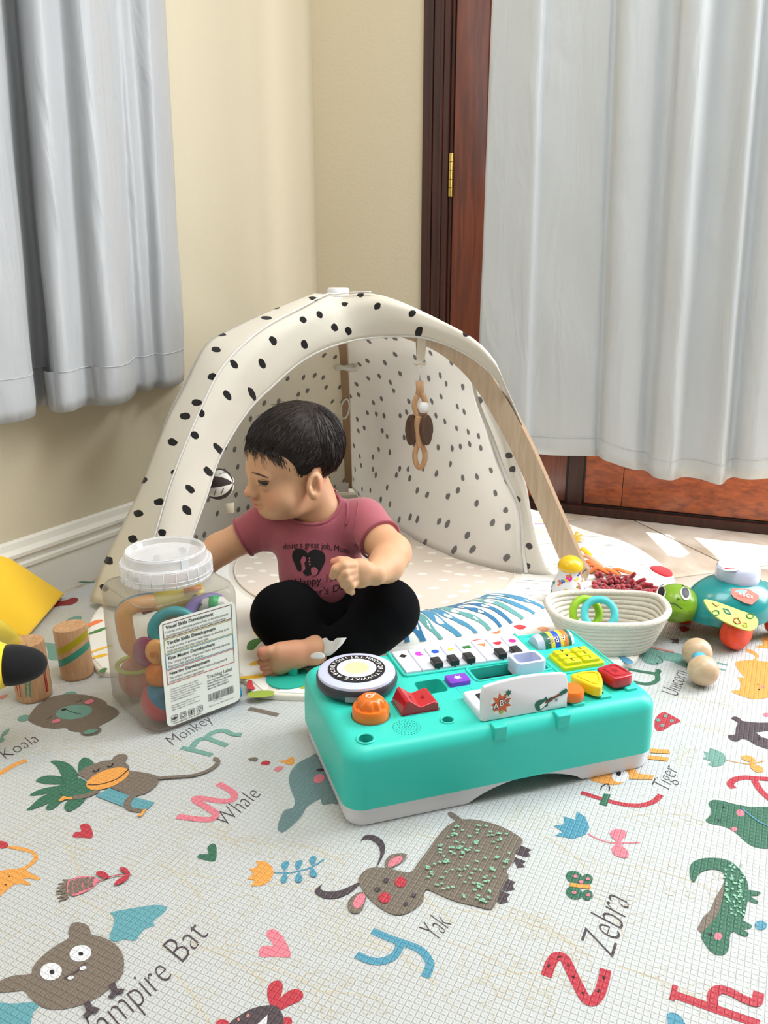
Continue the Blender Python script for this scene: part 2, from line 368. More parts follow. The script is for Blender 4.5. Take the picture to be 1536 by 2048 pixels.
def curtain(name, label, fn, ctrl_top, ctrl_bot, zbot, ztop, mat, hem=0.055, seed=0):
    """ctrl lists of (s, d); zbot a function of s"""
    n = 150; m = 60; rs = np.random.RandomState(seed)
    A = resample(spline(ctrl_top, 12), n); B = resample(spline(ctrl_bot, 12), n)
    S = np.zeros((m, n, 3)); ph = rs.rand(6)*6
    for i in range(m):
        t = (i/(m-1))**0.8
        for j in range(n):
            s, d = A[j]*(1-t)+B[j]*t
            zb = zbot(B[j][0]); z = ztop+(zb-ztop)*t
            low = max(0, (t-0.55)/0.45)
            d += 0.004*low*math.sin(18*z+ph[0]+j*0.13)*math.sin(j*0.07+ph[1])+0.003*math.sin(j*0.21+ph[2]+z*2.2)
            if i == m-1: d -= 0.004
            S[i, j] = fn(s, d, z)
    r = empty(name, label, 'curtain'); v, f = gridsurf(S)
    o = fixn(mk('fabric_panel', v, f, mat, r)); so = o.modifiers.new('thick', 'SOLIDIFY'); so.thickness = 0.0015; so.offset = 0
    k = max(i for i in range(m) if S[i, n//2, 2] > S[-1, n//2, 2]+hem)
    P = []
    for j in range(n):
        zz = S[-1, j, 2]+hem; i = max(1, min(m-1, k)); a, b = S[i-1, j], S[i, j]; t = (a[2]-zz)/(a[2]-b[2]+1e-9); P.append(a+(b-a)*t)
    P = np.array(P); nrm = np.array([*(LN if fn is lw else DN), 0]); v, f = tube(P+nrm*0.0012, 0.0010, 5); mk('hem_stitching', v, f, m_thread, r)
    # folded-back hem lining
    Q = [[S[-1, j], S[-1, j]-nrm*0.006+np.array([0, 0, 0.002]), S[-1, j]-nrm*0.009+np.array([0, 0, hem])] for j in range(n)]
    v, f = gridsurf(np.array(Q).transpose(1, 0, 2)); mk('hem_fold', v, f, mat, r)
    return r
def ls(px, py, d):                               # distance along left wall for a pixel seen at depth d off the wall
    n = np.array([LN[0], LN[1], 0]); P = onplane(px, py, (*(CORN+LN*d), 0), n); return float(-np.dot(P[:2]-CORN, LD))
lb = [(-140, 830, .10), (-60, 830, .125), (10, 832, .13), (52, 826, .125), (70, 815, .10), (74, 800, .045), (86, 800, .028), (102, 800, .045), (106, 812, .095), (122, 815, .126), (150, 818, .132), (168, 818, .108), (188, 815, .104), (212, 812, .136), (240, 808, .146), (260, 800, .128), (270, 795, .09), (274, 780, .050), (296, 775, .066), (312, 774, .048), (336, 772, .074), (356, 765, .058), (370, 760, .02)]
cb = [(ls(x, y, d), d) for x, y, d in lb]
lt = [(-230, .10), (-140, .125), (-70, .12), (-12, .115), (8, .09), (16, .045), (26, .03), (40, .045), (50, .085), (70, .115), (92, .118), (112, .100), (130, .098), (152, .122), (180, .128), (196, .112), (208, .080), (214, .050), (240, .064), (262, .046), (290, .070), (318, .055), (334, .02)]
ct = [(ls(x, 0, d), d) for x, d in lt]
# below the visible top the line keeps going up: extrapolate the taper gently
ztv = 1.02
curtain('window_curtain', 'light grey satin curtain hanging on the left wall above the baseboard', lw,
        [(a[0]+(a[0]-b[0])*0.6, a[1]) for a, b in zip(ct, cb)], cb, lambda s: 0.385, 1.9, m_cur, 0.075, 3)
def ds(px, py, d):
    P = onplane(px, py, (*(CORN+DN*d), 0), np.array([DN[0], DN[1], 0])); return float(np.dot(P[:2]-CORN, DE))
rb = [(955, 800, .17), (1000, 800, .18), (1050, 890, .185), (1062, 890, .165), (1110, 895, .17), (1178, 900, .172), (1196, 900, .155), (1215, 905, .185), (1265, 920, .18), (1292, 925, .15), (1312, 930, .19), (1345, 940, .20), (1366, 945, .15), (1400, 950, .155), (1440, 955, .20), (1458, 955, .155), (1500, 955, .19), (1570, 950, .17), (1640, 950, .20), (1700, 950, .16)]
cbr = [(ds(x, y, d), d) for x, y, d in rb]
rt = [(984, .17), (1040, .18), (1083, .185), (1087, .17), (1140, .17), (1210, .172), (1222, .16), (1245, .185), (1300, .18), (1346, .16), (1360, .185), (1410, .19), (1443, .165), (1470, .17), (1505, .195), (1525, .165), (1570, .19), (1640, .17), (1710, .2), (1780, .16)]
ctr = [(ds(x, 0, d), d) for x, d in rt]
zb_pts = sorted([(ds(x, y, .18), at(x, y, (CORN+DE*ds(x, y, .18)+DN*.18)[1])[2]) for x, y in ((960, 880), (1050, 908), (1100, 912), (1180, 915), (1225, 925), (1310, 955), (1335, 958), (1390, 962), (1445, 967), (1470, 958), (1536, 956), (1700, 950))])
curtain('door_curtain', 'long light grey satin curtain hanging in front of the wooden door', dw,
        [(a[0]+(a[0]-b[0])*0.5, a[1]) for a, b in zip(ctr, cbr)], cbr, lambda s: float(np.interp(s, [p[0] for p in zb_pts], [p[1] for p in zb_pts])), 2.1, m_cur2, 0.048, 5)
# ================================================================ FOAM PLAY MAT
GA = math.radians(-26.0); CELL = 0.0066
def matgrid(name, rgb, rough=0.42):
    """foam-mat surface: base colour with the embossed square grid as fine relief"""
    if name in MATS: return MATS[name]
    m = M(name, rgb, rough, spec=0.35); nt = m.node_tree; L = nt.links; b = nt.nodes['Principled BSDF']
    ge = nt.nodes.new('ShaderNodeNewGeometry'); mp = nt.nodes.new('ShaderNodeMapping')
    mp.inputs['Rotation'].default_value = (0, 0, -GA); mp.inputs['Scale'].default_value = (1/CELL, 1/CELL, 1)
    L.new(ge.outputs['Position'], mp.inputs['Vector'])
    sp = nt.nodes.new('ShaderNodeSeparateXYZ'); L.new(mp.outputs[0], sp.inputs[0])
    def mth(op, a, bb=None):
        n = nt.nodes.new('ShaderNodeMath'); n.operation = op
        for i, q in enumerate((a, bb)):
            if q is None: continue
            if isinstance(q, (int, float)): n.inputs[i].default_value = q
            else: L.new(q, n.inputs[i])
        return n.outputs[0]
    def edge(ax):
        fr = mth('FRACT', ax); c = mth('ABSOLUTE', mth('SUBTRACT', fr, 0.5)); return c     # 0 centre .. .5 border
    ex, ey = edge(sp.outputs[0]), edge(sp.outputs[1]); mxm = mth('MAXIMUM', ex, ey)
    mr = nt.nodes.new('ShaderNodeMapRange'); mr.interpolation_type = 'SMOOTHSTEP'; mr.inputs['From Min'].default_value = 0.34; mr.inputs['From Max'].default_value = 0.47
    mr.inputs['To Min'].default_value = 1; mr.inputs['To Max'].default_value = 0; L.new(mxm, mr.inputs['Value'])
    dm = nt.nodes.new('ShaderNodeMapRange'); dm.interpolation_type = 'SMOOTHSTEP'; dm.inputs['From Min'].default_value = 0.08; dm.inputs['From Max'].default_value = 0.2
    dm.inputs['To Min'].default_value = -0.25; dm.inputs['To Max'].default_value = 0.0; L.new(mxm, dm.inputs['Value'])
    h = mth('ADD', mr.outputs[0], dm.outputs[0])
    bp = nt.nodes.new('ShaderNodeBump'); bp.inputs['Strength'].default_value = 0.75; bp.inputs['Distance'].default_value = 0.0011
    L.new(h, bp.inputs['Height']); L.new(bp.outputs['Normal'], b.inputs['Normal'])
    return m
PC = dict(base=(199, 202, 202), brown=(128, 116, 104), green=(62, 116, 92), teal=(104, 168, 180), blue=(88, 158, 184), orange=(246, 170, 84), pink=(238, 134, 150), red=(198, 62, 76), dark=(84, 72, 78), black=(38, 34, 36), slate=(118, 146, 150), white=(242, 244, 248), mint=(150, 210, 178), crim=(150, 40, 44), sage=(120, 168, 156), salmon=(232, 150, 142), beige=(214, 206, 186))
PMN = {k: i for i, k in enumerate(PC)}
PM = [matgrid('foam_'+k, v if k == 'base' else tuple(c*.93 for c in v)) for k, v in PC.items()]
cosg, sing = math.cos(GA), math.sin(GA)
mat_ex, mat_ey = np.array([cosg, sing]), np.array([-sing, cosg])
# outline: left edge runs to the baseboard, right/far edge ends under the turtle
far = g(1536, 1215)[:2]; e0 = float(far @ mat_ey)
def mpt(a, b): p = mat_ex*a+mat_ey*b; return (p[0], p[1])
a_left = float(np.dot(CORN+LN*0.025, mat_ex))-0.03
outl = [mpt(a_left, -0.75), mpt(a_left+2.6, -0.75), mpt(a_left+2.6, e0), mpt(a_left, e0)]
v, f = pillow(resample(np.array(outl+[outl[0]]), 60)[:-1], -0.010, 0.010, 0.003, 2)
mat_root = mk('play_mat', v, f, PM[PMN['base']], None, True, None, 40); tag(mat_root, 'white embossed foam play mat printed with animals and letters, covering the floor', 'play mat')
CROPS = dict(A=(0, 1400, 2.4), K=(0, 1340, 4.655), L=(0, 1640, 4.8), M=(400, 1640, 4.8), Y=(560, 1500, 2.8444), R=(1000, 1380, 2.8657), S=(1200, 1240, 4.452), F=(0, 1080, 5.688))
def cp(crop, x, y): o = CROPS[crop]; return o[0]+x/o[2], o[1]+y/o[2]
class Print:
    def __init__(s, name, crop): s.n = name; s.c = crop; s.G = G(); s.k = 0
    def w(s, x, y): return g(*cp(s.c, x, y))[:2]
    def z(s): s.k += 1; s.e = getattr(s, 'e', 0)+1; return getattr(s, 'z0', 0.00025)+0.00012*(s.k if not hasattr(s, 'z0') else 0)+0.000004*s.e
    def poly(s, col, pts, smooth=True):
        P = np.array([s.w(*p) for p in pts]); 
        if smooth: P = spline(P, 4, True)
        ar = np.sum(P[:, 0]*np.roll(P[:, 1], -1)-np.roll(P[:, 0], -1)*P[:, 1])
        if ar < 0: P = P[::-1]
        z = s.z(); s.G.add([(p[0], p[1], z) for p in P], [tuple(range(len(P)))], PMN[col]); return s
    def ell(s, col, c, rx, ry, rot=0):
        t = np.linspace(0, 2*math.pi, 20, endpoint=False); a = math.radians(rot)
        return s.poly(col, [(c[0]+rx*math.cos(q)*math.cos(a)-ry*math.sin(q)*math.sin(a), c[1]+rx*math.cos(q)*math.sin(a)+ry*math.sin(q)*math.cos(a)) for q in t], False)
    def stroke(s, col, pts, width, taper=False, world=False, n=6):
        """ribbon, width in metres"""
        P = np.array([p if world else s.w(*p) for p in pts]); P = spline(P, n) if len(P) > 2 else P
        T = np.gradient(P, axis=0); T /= np.linalg.norm(T, axis=1)[:, None]+1e-12; N = np.stack([-T[:, 1], T[:, 0]], 1)
        m = len(P); w = np.full(m, width/2)
        if taper: w *= np.linspace(1, 0.3, m)
        z = s.z(); Lp, Rp = P+N*w[:, None], P-N*w[:, None]
        v = [(p[0], p[1], z+3e-6*i) for i, p in enumerate(Rp)]+[(p[0], p[1], z+3e-6*i) for i, p in enumerate(Lp)]
        s.G.add(v, [(i, i+1, m+i+1, m+i) for i in range(m-1)], PMN[col]); return s
    def done(s): return s.G.build(s.n, PM, mat_root, False)
def mattext(s, crop, p0, p1, h, col='dark', shear=0.35):
    a, b = g(*cp(crop, *p0)), g(*cp(crop, *p1)); d = b-a; L = np.linalg.norm(d); ux = d/L; uy = np.array([-ux[1], ux[0], 0])
    o = text_on('printed_word', s, a+np.array([0, 0, .0004]), ux, uy, h, PM[PMN[col]], mat_root, width=L, shear=shear, bold=-0.018); return o
def one(name, crop, col, pts, smooth=True): Print(name, crop).poly(col, pts, smooth).done()
p = Print('printed_koala', 'K')
p.poly('sage', [(160, 460), (180, 435), (220, 420), (268, 425), (275, 460), (230, 478), (180, 478)]).poly('sage', [(585, 245), (600, 220), (650, 203), (700, 205), (712, 235)])
p.poly('brown', [(262, 455), (290, 400), (350, 330), (450, 265), (560, 235), (700, 228), (830, 240), (930, 270), (985, 300), (1005, 330), (1060, 350), (1110, 405), (1030, 470), (960, 505), (920, 530), (945, 550), (935, 580), (880, 610), (800, 617), (755, 605), (745, 580), (690, 575), (640, 560), (610, 540), (520, 548), (420, 538), (330, 510), (275, 480)])
p.ell('sage', (690, 395), 172, 66, -8).ell('black', (597, 372), 26, 11, -15).stroke('black', [(620, 375), (680, 400), (755, 412)], 0.0012).ell('pink', (525, 480), 42, 17, -15).ell('pink', (832, 302), 45, 19, -15).ell('sage', (845, 580), 68, 20, -12)
p.stroke('dark', [(440, 465), (465, 450), (482, 430)], 0.0012).stroke('dark', [(715, 300), (745, 295), (765, 282)], 0.0012).done()
mattext('Koala', 'K', (45, 838), (385, 655), 0.040)
p = Print('printed_monkey', 'K')
for q in ([(470, 850), (540, 845), (620, 862), (690, 915), (730, 985), (700, 1010), (640, 1010), (575, 985), (540, 920), (500, 880)], [(735, 960), (732, 870), (775, 818), (830, 825), (875, 870), (880, 905), (800, 935)],
          [(335, 1038), (380, 1000), (450, 985), (540, 990), (600, 1000), (700, 1010), (600, 1060), (520, 1068), (420, 1062)], [(275, 1168), (350, 1125), (430, 1100), (520, 1085), (620, 1060), (660, 1090), (560, 1130), (450, 1150), (350, 1170)],
          [(248, 1308), (300, 1260), (370, 1195), (460, 1150), (560, 1110), (620, 1130), (540, 1190), (460, 1240), (370, 1280), (290, 1305)], [(430, 1300), (445, 1260), (500, 1215), (560, 1180), (640, 1150), (640, 1200), (570, 1240), (520, 1285), (470, 1308)],
          [(605, 1300), (600, 1270), (630, 1230), (700, 1190), (790, 1170), (800, 1200), (760, 1255), (700, 1300), (640, 1322)], [(575, 985), (700, 1000), (800, 1040), (880, 1140), (780, 1170), (650, 1190), (560, 1140), (600, 1060)]): p.poly('green', q)
p.poly('teal', [(890, 1180), (1015, 1105), (1210, 1180), (1440, 1240), (1375, 1305), (1290, 1300), (1150, 1280)], False)
p.poly('brown', [(725, 975), (780, 925), (870, 885), (960, 855), (1040, 845), (1060, 815), (1110, 792), (1170, 795), (1190, 825), (1170, 865), (1200, 900), (1210, 945), (1290, 955), (1400, 975), (1490, 1010), (1480, 1050), (1430, 1110), (1350, 1160), (1280, 1180), (1240, 1210), (1220, 1250), (1230, 1285), (1290, 1300), (1340, 1305), (1345, 1320), (1280, 1332), (1200, 1315), (1155, 1280), (1155, 1240), (1180, 1200), (1200, 1180), (1040, 1110), (900, 1100), (800, 1020)])
p.stroke('brown', [(920, 1130), (800, 1180), (680, 1195)], 0.009).poly('orange', [(548, 1225), (590, 1185), (640, 1195), (675, 1190), (665, 1215), (610, 1215), (570, 1232)])
p.ell('orange', (1003, 1022), 212, 82, -20).stroke('black', [(815, 1080), (900, 1080), (1000, 1060), (1100, 1020), (1200, 935)], 0.0018).stroke('black', [(870, 945), (885, 958), (910, 950), (925, 925)], 0.0018).stroke('black', [(1005, 905), (1020, 915), (1045, 905), (1052, 880)], 0.0018)
p.poly('orange', [(1275, 1370), (1310, 1345), (1340, 1310), (1368, 1310), (1335, 1350), (1320, 1380)], False); p.c = 'A'
p.stroke('brown', [(755, 383), (850, 375), (930, 368), (1000, 345), (1045, 310), (1040, 290), (1025, 287)], 0.006); p.done()
p = Print('printed_branch', 'K'); p.stroke('orange', [(-30, 985), (0, 965), (100, 905), (180, 865), (250, 845)], 0.009).done(); one('printed_leaf', 'K', 'sage', [(0, 680), (5, 620), (40, 570), (90, 545), (70, 590), (30, 620), (40, 650)])
mattext('Monkey', 'A', (826, 222), (1035, 96), 0.036)
p = Print('printed_letter_w', 'A'); p.stroke('pink', [(1045, 402), (1090, 425), (1125, 455), (1110, 482), (1060, 486), (960, 472), (935, 480), (990, 515), (1035, 545), (1020, 570), (975, 575), (850, 560)], 0.0095).done()
mattext('Whale', 'A', (1080, 613), (1262, 450), 0.038)
p = Print('printed_whale', 'Y'); p.poly('slate', [(50, 160), (70, 110), (110, 70), (170, 40), (215, 25), (300, 110), (340, 290), (290, 305), (240, 310), (230, 280), (190, 300), (150, 330), (120, 380), (60, 440), (10, 470), (-15, 440), (20, 350), (70, 330), (85, 290), (60, 220)])
p.ell('black', (230, 115), 24, 9, -5).ell('pink', (222, 165), 32, 24, -25).done()
one('printed_heart', 'A', 'red', [(350, 658), (362, 635), (390, 632), (384, 605), (408, 593), (435, 608), (445, 660), (400, 662)])
one('printed_heart', 'A', 'green', [(948, 758), (962, 740), (1000, 740), (995, 710), (1020, 690), (1038, 705), (1034, 772), (985, 770)])
one('printed_heart', 'A', 'pink', [(1243, 1207), (1262, 1182), (1312, 1178), (1280, 1132), (1288, 1106), (1325, 1106), (1365, 1150), (1396, 1232), (1320, 1233), (1252, 1235)])
one('printed_heart', 'A', 'brown', [(1190, 287), (1215, 275), (1238, 280), (1225, 297)]); one('printed_heart', 'A', 'red', [(1250, 308), (1270, 292), (1297, 297), (1285, 313)])
one('printed_heart', 'A', 'orange', [(1340, 292), (1370, 290), (1395, 275), (1412, 280), (1408, 310), (1375, 308)]); one('printed_heart', 'A', 'pink', [(1315, 337), (1335, 320), (1362, 323), (1340, 344)])
p = Print('printed_cat', 'L'); p.poly('orange', [(-60, 520), (0, 490), (100, 475), (210, 460), (250, 440), (310, 390), (325, 350), (290, 318), (180, 292), (80, 272), (95, 252), (220, 265), (310, 295), (355, 330), (365, 370), (330, 420), (270, 465), (270, 500), (330, 530), (380, 560), (370, 578), (290, 565), (240, 565), (225, 575), (290, 610), (280, 628), (160, 615), (100, 650), (0, 735), (-60, 790)]).ell('red', (20, 240), 62, 36, 5).ell('black', (90, 545), 9, 6).ell('black', (55, 625), 9, 6).done()
p = Print('printed_flower', 'L'); 
for a, b in (((600, 575), (672, 585)), ((560, 615), (650, 610)), ((545, 655), (640, 635)), ((535, 690), (640, 665)), ((540, 720), (640, 690)), ((550, 755), (650, 720)), ((565, 785), (655, 745))): p.stroke('brown', [b, ((a[0]+b[0])/2, (a[1]+b[1])/2+3), a], 0.0055, True)
p.poly('pink', [(645, 640), (660, 590), (740, 555), (830, 548), (910, 555), (950, 590), (900, 650), (820, 700), (740, 730), (690, 735), (650, 700)])
for q in ([(700, 585), (672, 650), (690, 725)], [(750, 570), (720, 640), (740, 710)], [(800, 565), (765, 630), (785, 690)], [(845, 560), (820, 615), (835, 670)], [(895, 560), (870, 610), (885, 650)]): p.stroke('brown', q, 0.0042)
p.stroke('red', [(950, 600), (1050, 562), (1150, 540), (1262, 536)], 0.0016)
for q in ([(925, 515), (980, 503), (1030, 530), (1050, 565), (1000, 570), (940, 545)], [(1150, 475), (1200, 470), (1245, 510), (1240, 535), (1180, 515)], [(1095, 640), (1130, 590), (1200, 550), (1245, 535), (1225, 585), (1160, 625)]): p.poly('red', q)
p.done()
p = Print('printed_bat', 'A'); p.poly('teal', [(535, 1020), (640, 1000), (740, 985), (797, 993), (795, 1012), (765, 1040), (738, 1060), (738, 1085), (700, 1098), (670, 1128), (648, 1157), (600, 1150), (560, 1162), (525, 1145), (545, 1080), (545, 1040)]); p.c = 'L'
p.poly('teal', [(-80, 1740), (0, 1755), (120, 1765), (310, 1755), (370, 1790), (320, 1850), (295, 1958), (290, 2040), (-80, 2040)])
p.poly('brown', [(300, 1480), (310, 1430), (350, 1370), (420, 1300), (520, 1220), (660, 1135), (655, 1080), (680, 1010), (730, 985), (800, 995), (855, 1030), (880, 1100), (960, 1120), (1060, 1165), (1140, 1230), (1185, 1320), (1190, 1420), (1170, 1500), (1100, 1580), (1010, 1660), (900, 1730), (780, 1780), (640, 1815), (520, 1825), (420, 1805), (340, 1760), (280, 1700), (230, 1645), (150, 1650), (0, 1660), (-60, 1650), (-60, 1590), (0, 1550), (60, 1520), (150, 1495), (230, 1490)])
p.ell('white', (773, 1285), 106, 78, -12).ell('black', (777, 1290), 23, 20).ell('white', (490, 1462), 106, 84, -10).ell('black', (500, 1468), 25, 22).stroke('dark', [(620, 1530), (720, 1470), (820, 1385)], 0.0026).ell('white', (797, 1432), 33, 20, -15).ell('white', (680, 1525), 31, 18, -15)
for q in ([(1075, 1580), (1100, 1660), (1060, 1720)], [(1100, 1660), (1140, 1655), (1185, 1662)], [(830, 1760), (862, 1840), (815, 1905)], [(860, 1840), (900, 1835), (940, 1852)]): p.stroke('dark', q, 0.0055)
p.done()
mattext('Vampire', 'A', (430, 1700), (842, 1318), 0.050); mattext('Bat', 'A', (870, 1275), (1018, 1113), 0.050)
p = Print('printed_bird', 'M')
p.poly('red', [(680, 1790), (645, 1680), (660, 1590), (720, 1545), (780, 1555), (793, 1620), (765, 1740), (740, 1800)]).poly('red', [(770, 1720), (860, 1640), (950, 1630), (992, 1680), (960, 1740), (860, 1785), (780, 1825), (740, 1800)])
p.ell('red', (840, 1940), 45, 48).ell('red', (215, 1955), 62, 35).poly('dark', [(270, 1975), (400, 1870), (520, 1810), (660, 1785), (740, 1800), (790, 1870), (805, 1960), (780, 2080), (500, 2120), (300, 2080)]).poly('white', [(550, 1970), (650, 1878), (640, 1970), (600, 2020)], False)
for q in ([(360, 1930), (380, 1920)], [(445, 1895), (475, 1880)]): p.stroke('salmon', q, 0.003)
p.done()
p = Print('printed_tulip', 'M'); p.stroke('blue', [(705, 505), (850, 510), (960, 490), (1080, 450), (1190, 380)], 0.0022)
p.poly('orange', [(455, 575), (515, 515), (475, 475), (555, 450), (540, 395), (630, 400), (690, 450), (710, 510), (670, 590), (600, 630), (490, 640), (525, 575)], False)
for q in ([(812, 495), (780, 435), (815, 402), (855, 405), (845, 450)], [(938, 485), (912, 430), (945, 392), (985, 395), (970, 445)], [(1080, 440), (1048, 395), (1070, 355), (1112, 355), (1112, 400)], [(825, 510), (840, 570), (805, 615), (775, 585), (795, 540)], [(950, 510), (985, 570), (955, 608), (915, 590), (920, 550)], [(1075, 460), (1125, 530), (1100, 557), (1055, 540), (1055, 490)]): p.poly('blue', q)
p.done()
p = Print('printed_yak', 'Y')
for q in ([(1335, 590), (1370, 545), (1435, 570), (1412, 580), (1425, 605), (1395, 612)], [(1320, 605), (1400, 635), (1380, 650), (1395, 668), (1350, 672)], [(1260, 795), (1295, 735), (1340, 755), (1322, 770), (1335, 795), (1290, 808)], [(1225, 850), (1255, 800), (1310, 825), (1290, 840), (1298, 868), (1250, 878)]): p.poly('dark', q, False)
p.poly('brown', [(955, 362), (980, 358), (1040, 402), (1010, 408), (970, 382)]).poly('dark', [(458, 525), (480, 492), (530, 488), (580, 515), (598, 560), (585, 610), (548, 672), (570, 600), (560, 550), (520, 515), (475, 512)]).poly('dark', [(200, 800), (240, 768), (230, 793), (270, 810), (350, 800), (440, 760), (448, 772), (400, 815), (330, 845), (260, 848), (210, 825)])
p.poly('brown', [(740, 700), (790, 640), (850, 560), (900, 490), (960, 430), (1030, 400), (1120, 402), (1220, 425), (1310, 465), (1370, 505), (1380, 530), (1340, 590), (1330, 640), (1290, 690), (1300, 730), (1260, 790), (1240, 850), (1215, 900), (1190, 912), (1100, 890), (1000, 865), (900, 825), (830, 800), (810, 870), (750, 920), (690, 942), (630, 935), (560, 895), (500, 840), (450, 760), (455, 720), (500, 680), (560, 672), (650, 685)])
p.poly('brown', [(598, 665), (605, 625), (640, 598), (700, 592), (722, 605), (700, 640), (660, 665), (620, 680)]).poly('pink', [(614, 668), (635, 625), (690, 610), (692, 635), (655, 662)]).poly('brown', [(385, 890), (400, 850), (440, 820), (475, 815), (488, 850), (470, 910), (440, 935), (400, 925)]).poly('pink', [(415, 880), (440, 835), (480, 825), (480, 870), (450, 905), (425, 905)])
p.ell('red', (686, 758), 33, 30).ell('red', (595, 848), 35, 31).ell('dark', (605, 750), 17, 14).ell('dark', (555, 801), 17, 14).ell('dark', (762, 835), 13, 12).ell('dark', (718, 886), 13, 12)
rs = random.Random(5); bodyp = [(780, 690), (850, 590), (920, 500), (1000, 440), (1120, 425), (1280, 480), (1320, 560), (1280, 680), (1240, 760), (1180, 880), (1000, 840), (860, 790)]
def inpoly(x, y, P):
    c = False
    for i in range(len(P)):
        x1, y1 = P[i]; x2, y2 = P[i-1]
        if (y1 > y) != (y2 > y) and x < (x2-x1)*(y-y1)/(y2-y1)+x1: c = not c
    return c
p.k = 24; kk = p.k
for _ in range(190):
    x, y = rs.uniform(770, 1330), rs.uniform(420, 890)
    if inpoly(x, y, bodyp): p.k = kk; p.stroke('mint', [(x, y), (x+rs.uniform(12, 24), y+rs.uniform(2, 8))], 0.0024)
p.done()
p = Print('printed_letter_y', 'Y'); p.stroke('blue', [(525, 1030), (640, 1078), (720, 1105), (800, 1140), (848, 1200), (850, 1240), (825, 1295)], 0.0085).stroke('blue', [(435, 1165), (500, 1195), (570, 1205), (640, 1180), (675, 1135), (680, 1095)], 0.0085).done()
mattext('Yak', 'Y', (893, 1095), (985, 985), 0.038)
p = Print('printed_tiger', 'R'); p.poly('orange', [(515, 510), (600, 470), (745, 440), (745, 490), (700, 535), (640, 545), (580, 535)]).ell('white', (690, 495), 50, 36, 0).ell('black', (680, 480), 14, 15).poly('orange', [(740, 460), (775, 450), (790, 480), (880, 492), (875, 515), (740, 512)], False).poly('orange', [(860, 338), (970, 345), (975, 367), (860, 362)], False).poly('orange', [(850, 376), (968, 390), (962, 411), (850, 398)], False)
p.stroke('black', [(610, 540), (585, 555), (578, 575)], 0.0012).stroke('black', [(615, 540), (628, 560), (625, 583)], 0.0012).done()
p = Print('printed_letter_t', 'R'); p.stroke('red', [(465, 588), (600, 630), (700, 655), (800, 663), (880, 640), (922, 602)], 0.0075).poly('green', [(595, 595), (635, 600), (612, 668), (568, 655)], False).done()
mattext('Tiger', 'R', (962, 590), (1030, 452), 0.034)
p = Print('printed_butterfly', 'R'); p.poly('red', [(890, 165), (935, 128), (990, 150), (1035, 180), (985, 200), (930, 235), (890, 225)])
for c in ((950, 150), (985, 178), (930, 205), (905, 175)): p.ell('sage', c, 12, 9)
p.done()
p = Print('printed_tulip', 'R'); p.stroke('pink', [(505, 825), (560, 855), (650, 878), (800, 875)], 0.0022).poly('blue', [(310, 780), (370, 770), (365, 725), (430, 745), (440, 697), (490, 730), (512, 790), (490, 830), (420, 855), (315, 835), (360, 815)], False).poly('pink', [(630, 820), (660, 800), (720, 810), (720, 840), (690, 880), (735, 930), (725, 965), (660, 950), (640, 910), (668, 875), (640, 845)]).done()
p = Print('printed_butterfly', 'R')
for c, a, b in (((425, 1075), 50, 36), ((500, 1087), 32, 30), ((425, 1165), 50, 36), ((500, 1178), 32, 30)): p.ell('green', c, a, b, 20)
p.stroke('orange', [(400, 1118), (460, 1126), (520, 1132)], 0.006)
for c in ((432, 1072), (425, 1165), (503, 1087), (505, 1180), (465, 1105)): p.ell('pink', c, 13, 9)
p.done()
p = Print('printed_crocodile', 'R'); p.poly('brown', [(1290, 1085), (1265, 1140), (1235, 1190), (1200, 1270), (1165, 1300), (1130, 1370), (1160, 1405), (1215, 1345), (1265, 1260), (1295, 1170)], False)
p.poly('green', [(1410, 1150), (1490, 1160), (1480, 1180), (1440, 1185), (1480, 1215), (1465, 1225), (1410, 1200)]).poly('green', [(1360, 1315), (1440, 1350), (1430, 1370), (1400, 1375), (1425, 1400), (1400, 1415), (1340, 1380)])
p.poly('green', [(1110, 1105), (1088, 1060), (1095, 1000), (1150, 970), (1240, 965), (1320, 985), (1380, 1040), (1420, 1110), (1420, 1200), (1400, 1300), (1370, 1370), (1322, 1400), (1312, 1480), (1280, 1520), (1220, 1510), (1170, 1450), (1155, 1400), (1200, 1350), (1250, 1280), (1280, 1180), (1285, 1060), (1220, 1030), (1150, 1050)]).ell('pink', (1250, 1415), 22, 22).ell('black', (1205, 1405), 12, 9)
p.k = 8
for _ in range(60):
    x, y = rs.uniform(1285, 1400), rs.uniform(1000, 1300); p.k = 8; p.stroke('mint', [(x, y), (x+rs.uniform(-8, 12), y+rs.uniform(8, 14))], 0.0022)
p.done()
p = Print('printed_letter_z', 'R'); p.stroke('red', [(265, 1642), (290, 1570), (325, 1528), (370, 1540), (410, 1620), (450, 1700), (490, 1770), (530, 1785), (570, 1740), (595, 1660), (605, 1603)], 0.0105); p.k = 3
for a, b in (((275, 1590), (285, 1575)), ((330, 1535), (350, 1530)), ((385, 1575), (395, 1585)), ((415, 1640), (425, 1655)), ((470, 1735), (480, 1745)), ((560, 1735), (570, 1720)), ((595, 1660), (592, 1640))): p.k = 3; p.stroke('black', [a, b], 0.002)
p.done()
mattext('Zebra', 'R', (650, 1548), (752, 1210), 0.052)
p = Print('printed_letter_h', 'R'); p.stroke('red', [(985, 1742), (1230, 1828), (1490, 1918)], 0.0095).stroke('red', [(1005, 1695), (985, 1780)], 0.005).stroke('red', [(1225, 1822), (1218, 1755), (1258, 1718), (1330, 1738), (1400, 1775), (1465, 1792), (1484, 1735)], 0.0095).done()
one('printed_blue_leaf', 'R', 'blue', [(955, 1865), (1000, 1852), (1050, 1890), (1065, 1960), (985, 1950)]); Print('printed_drop', 'R').ell('blue', (1495, 1350), 36, 28).done()
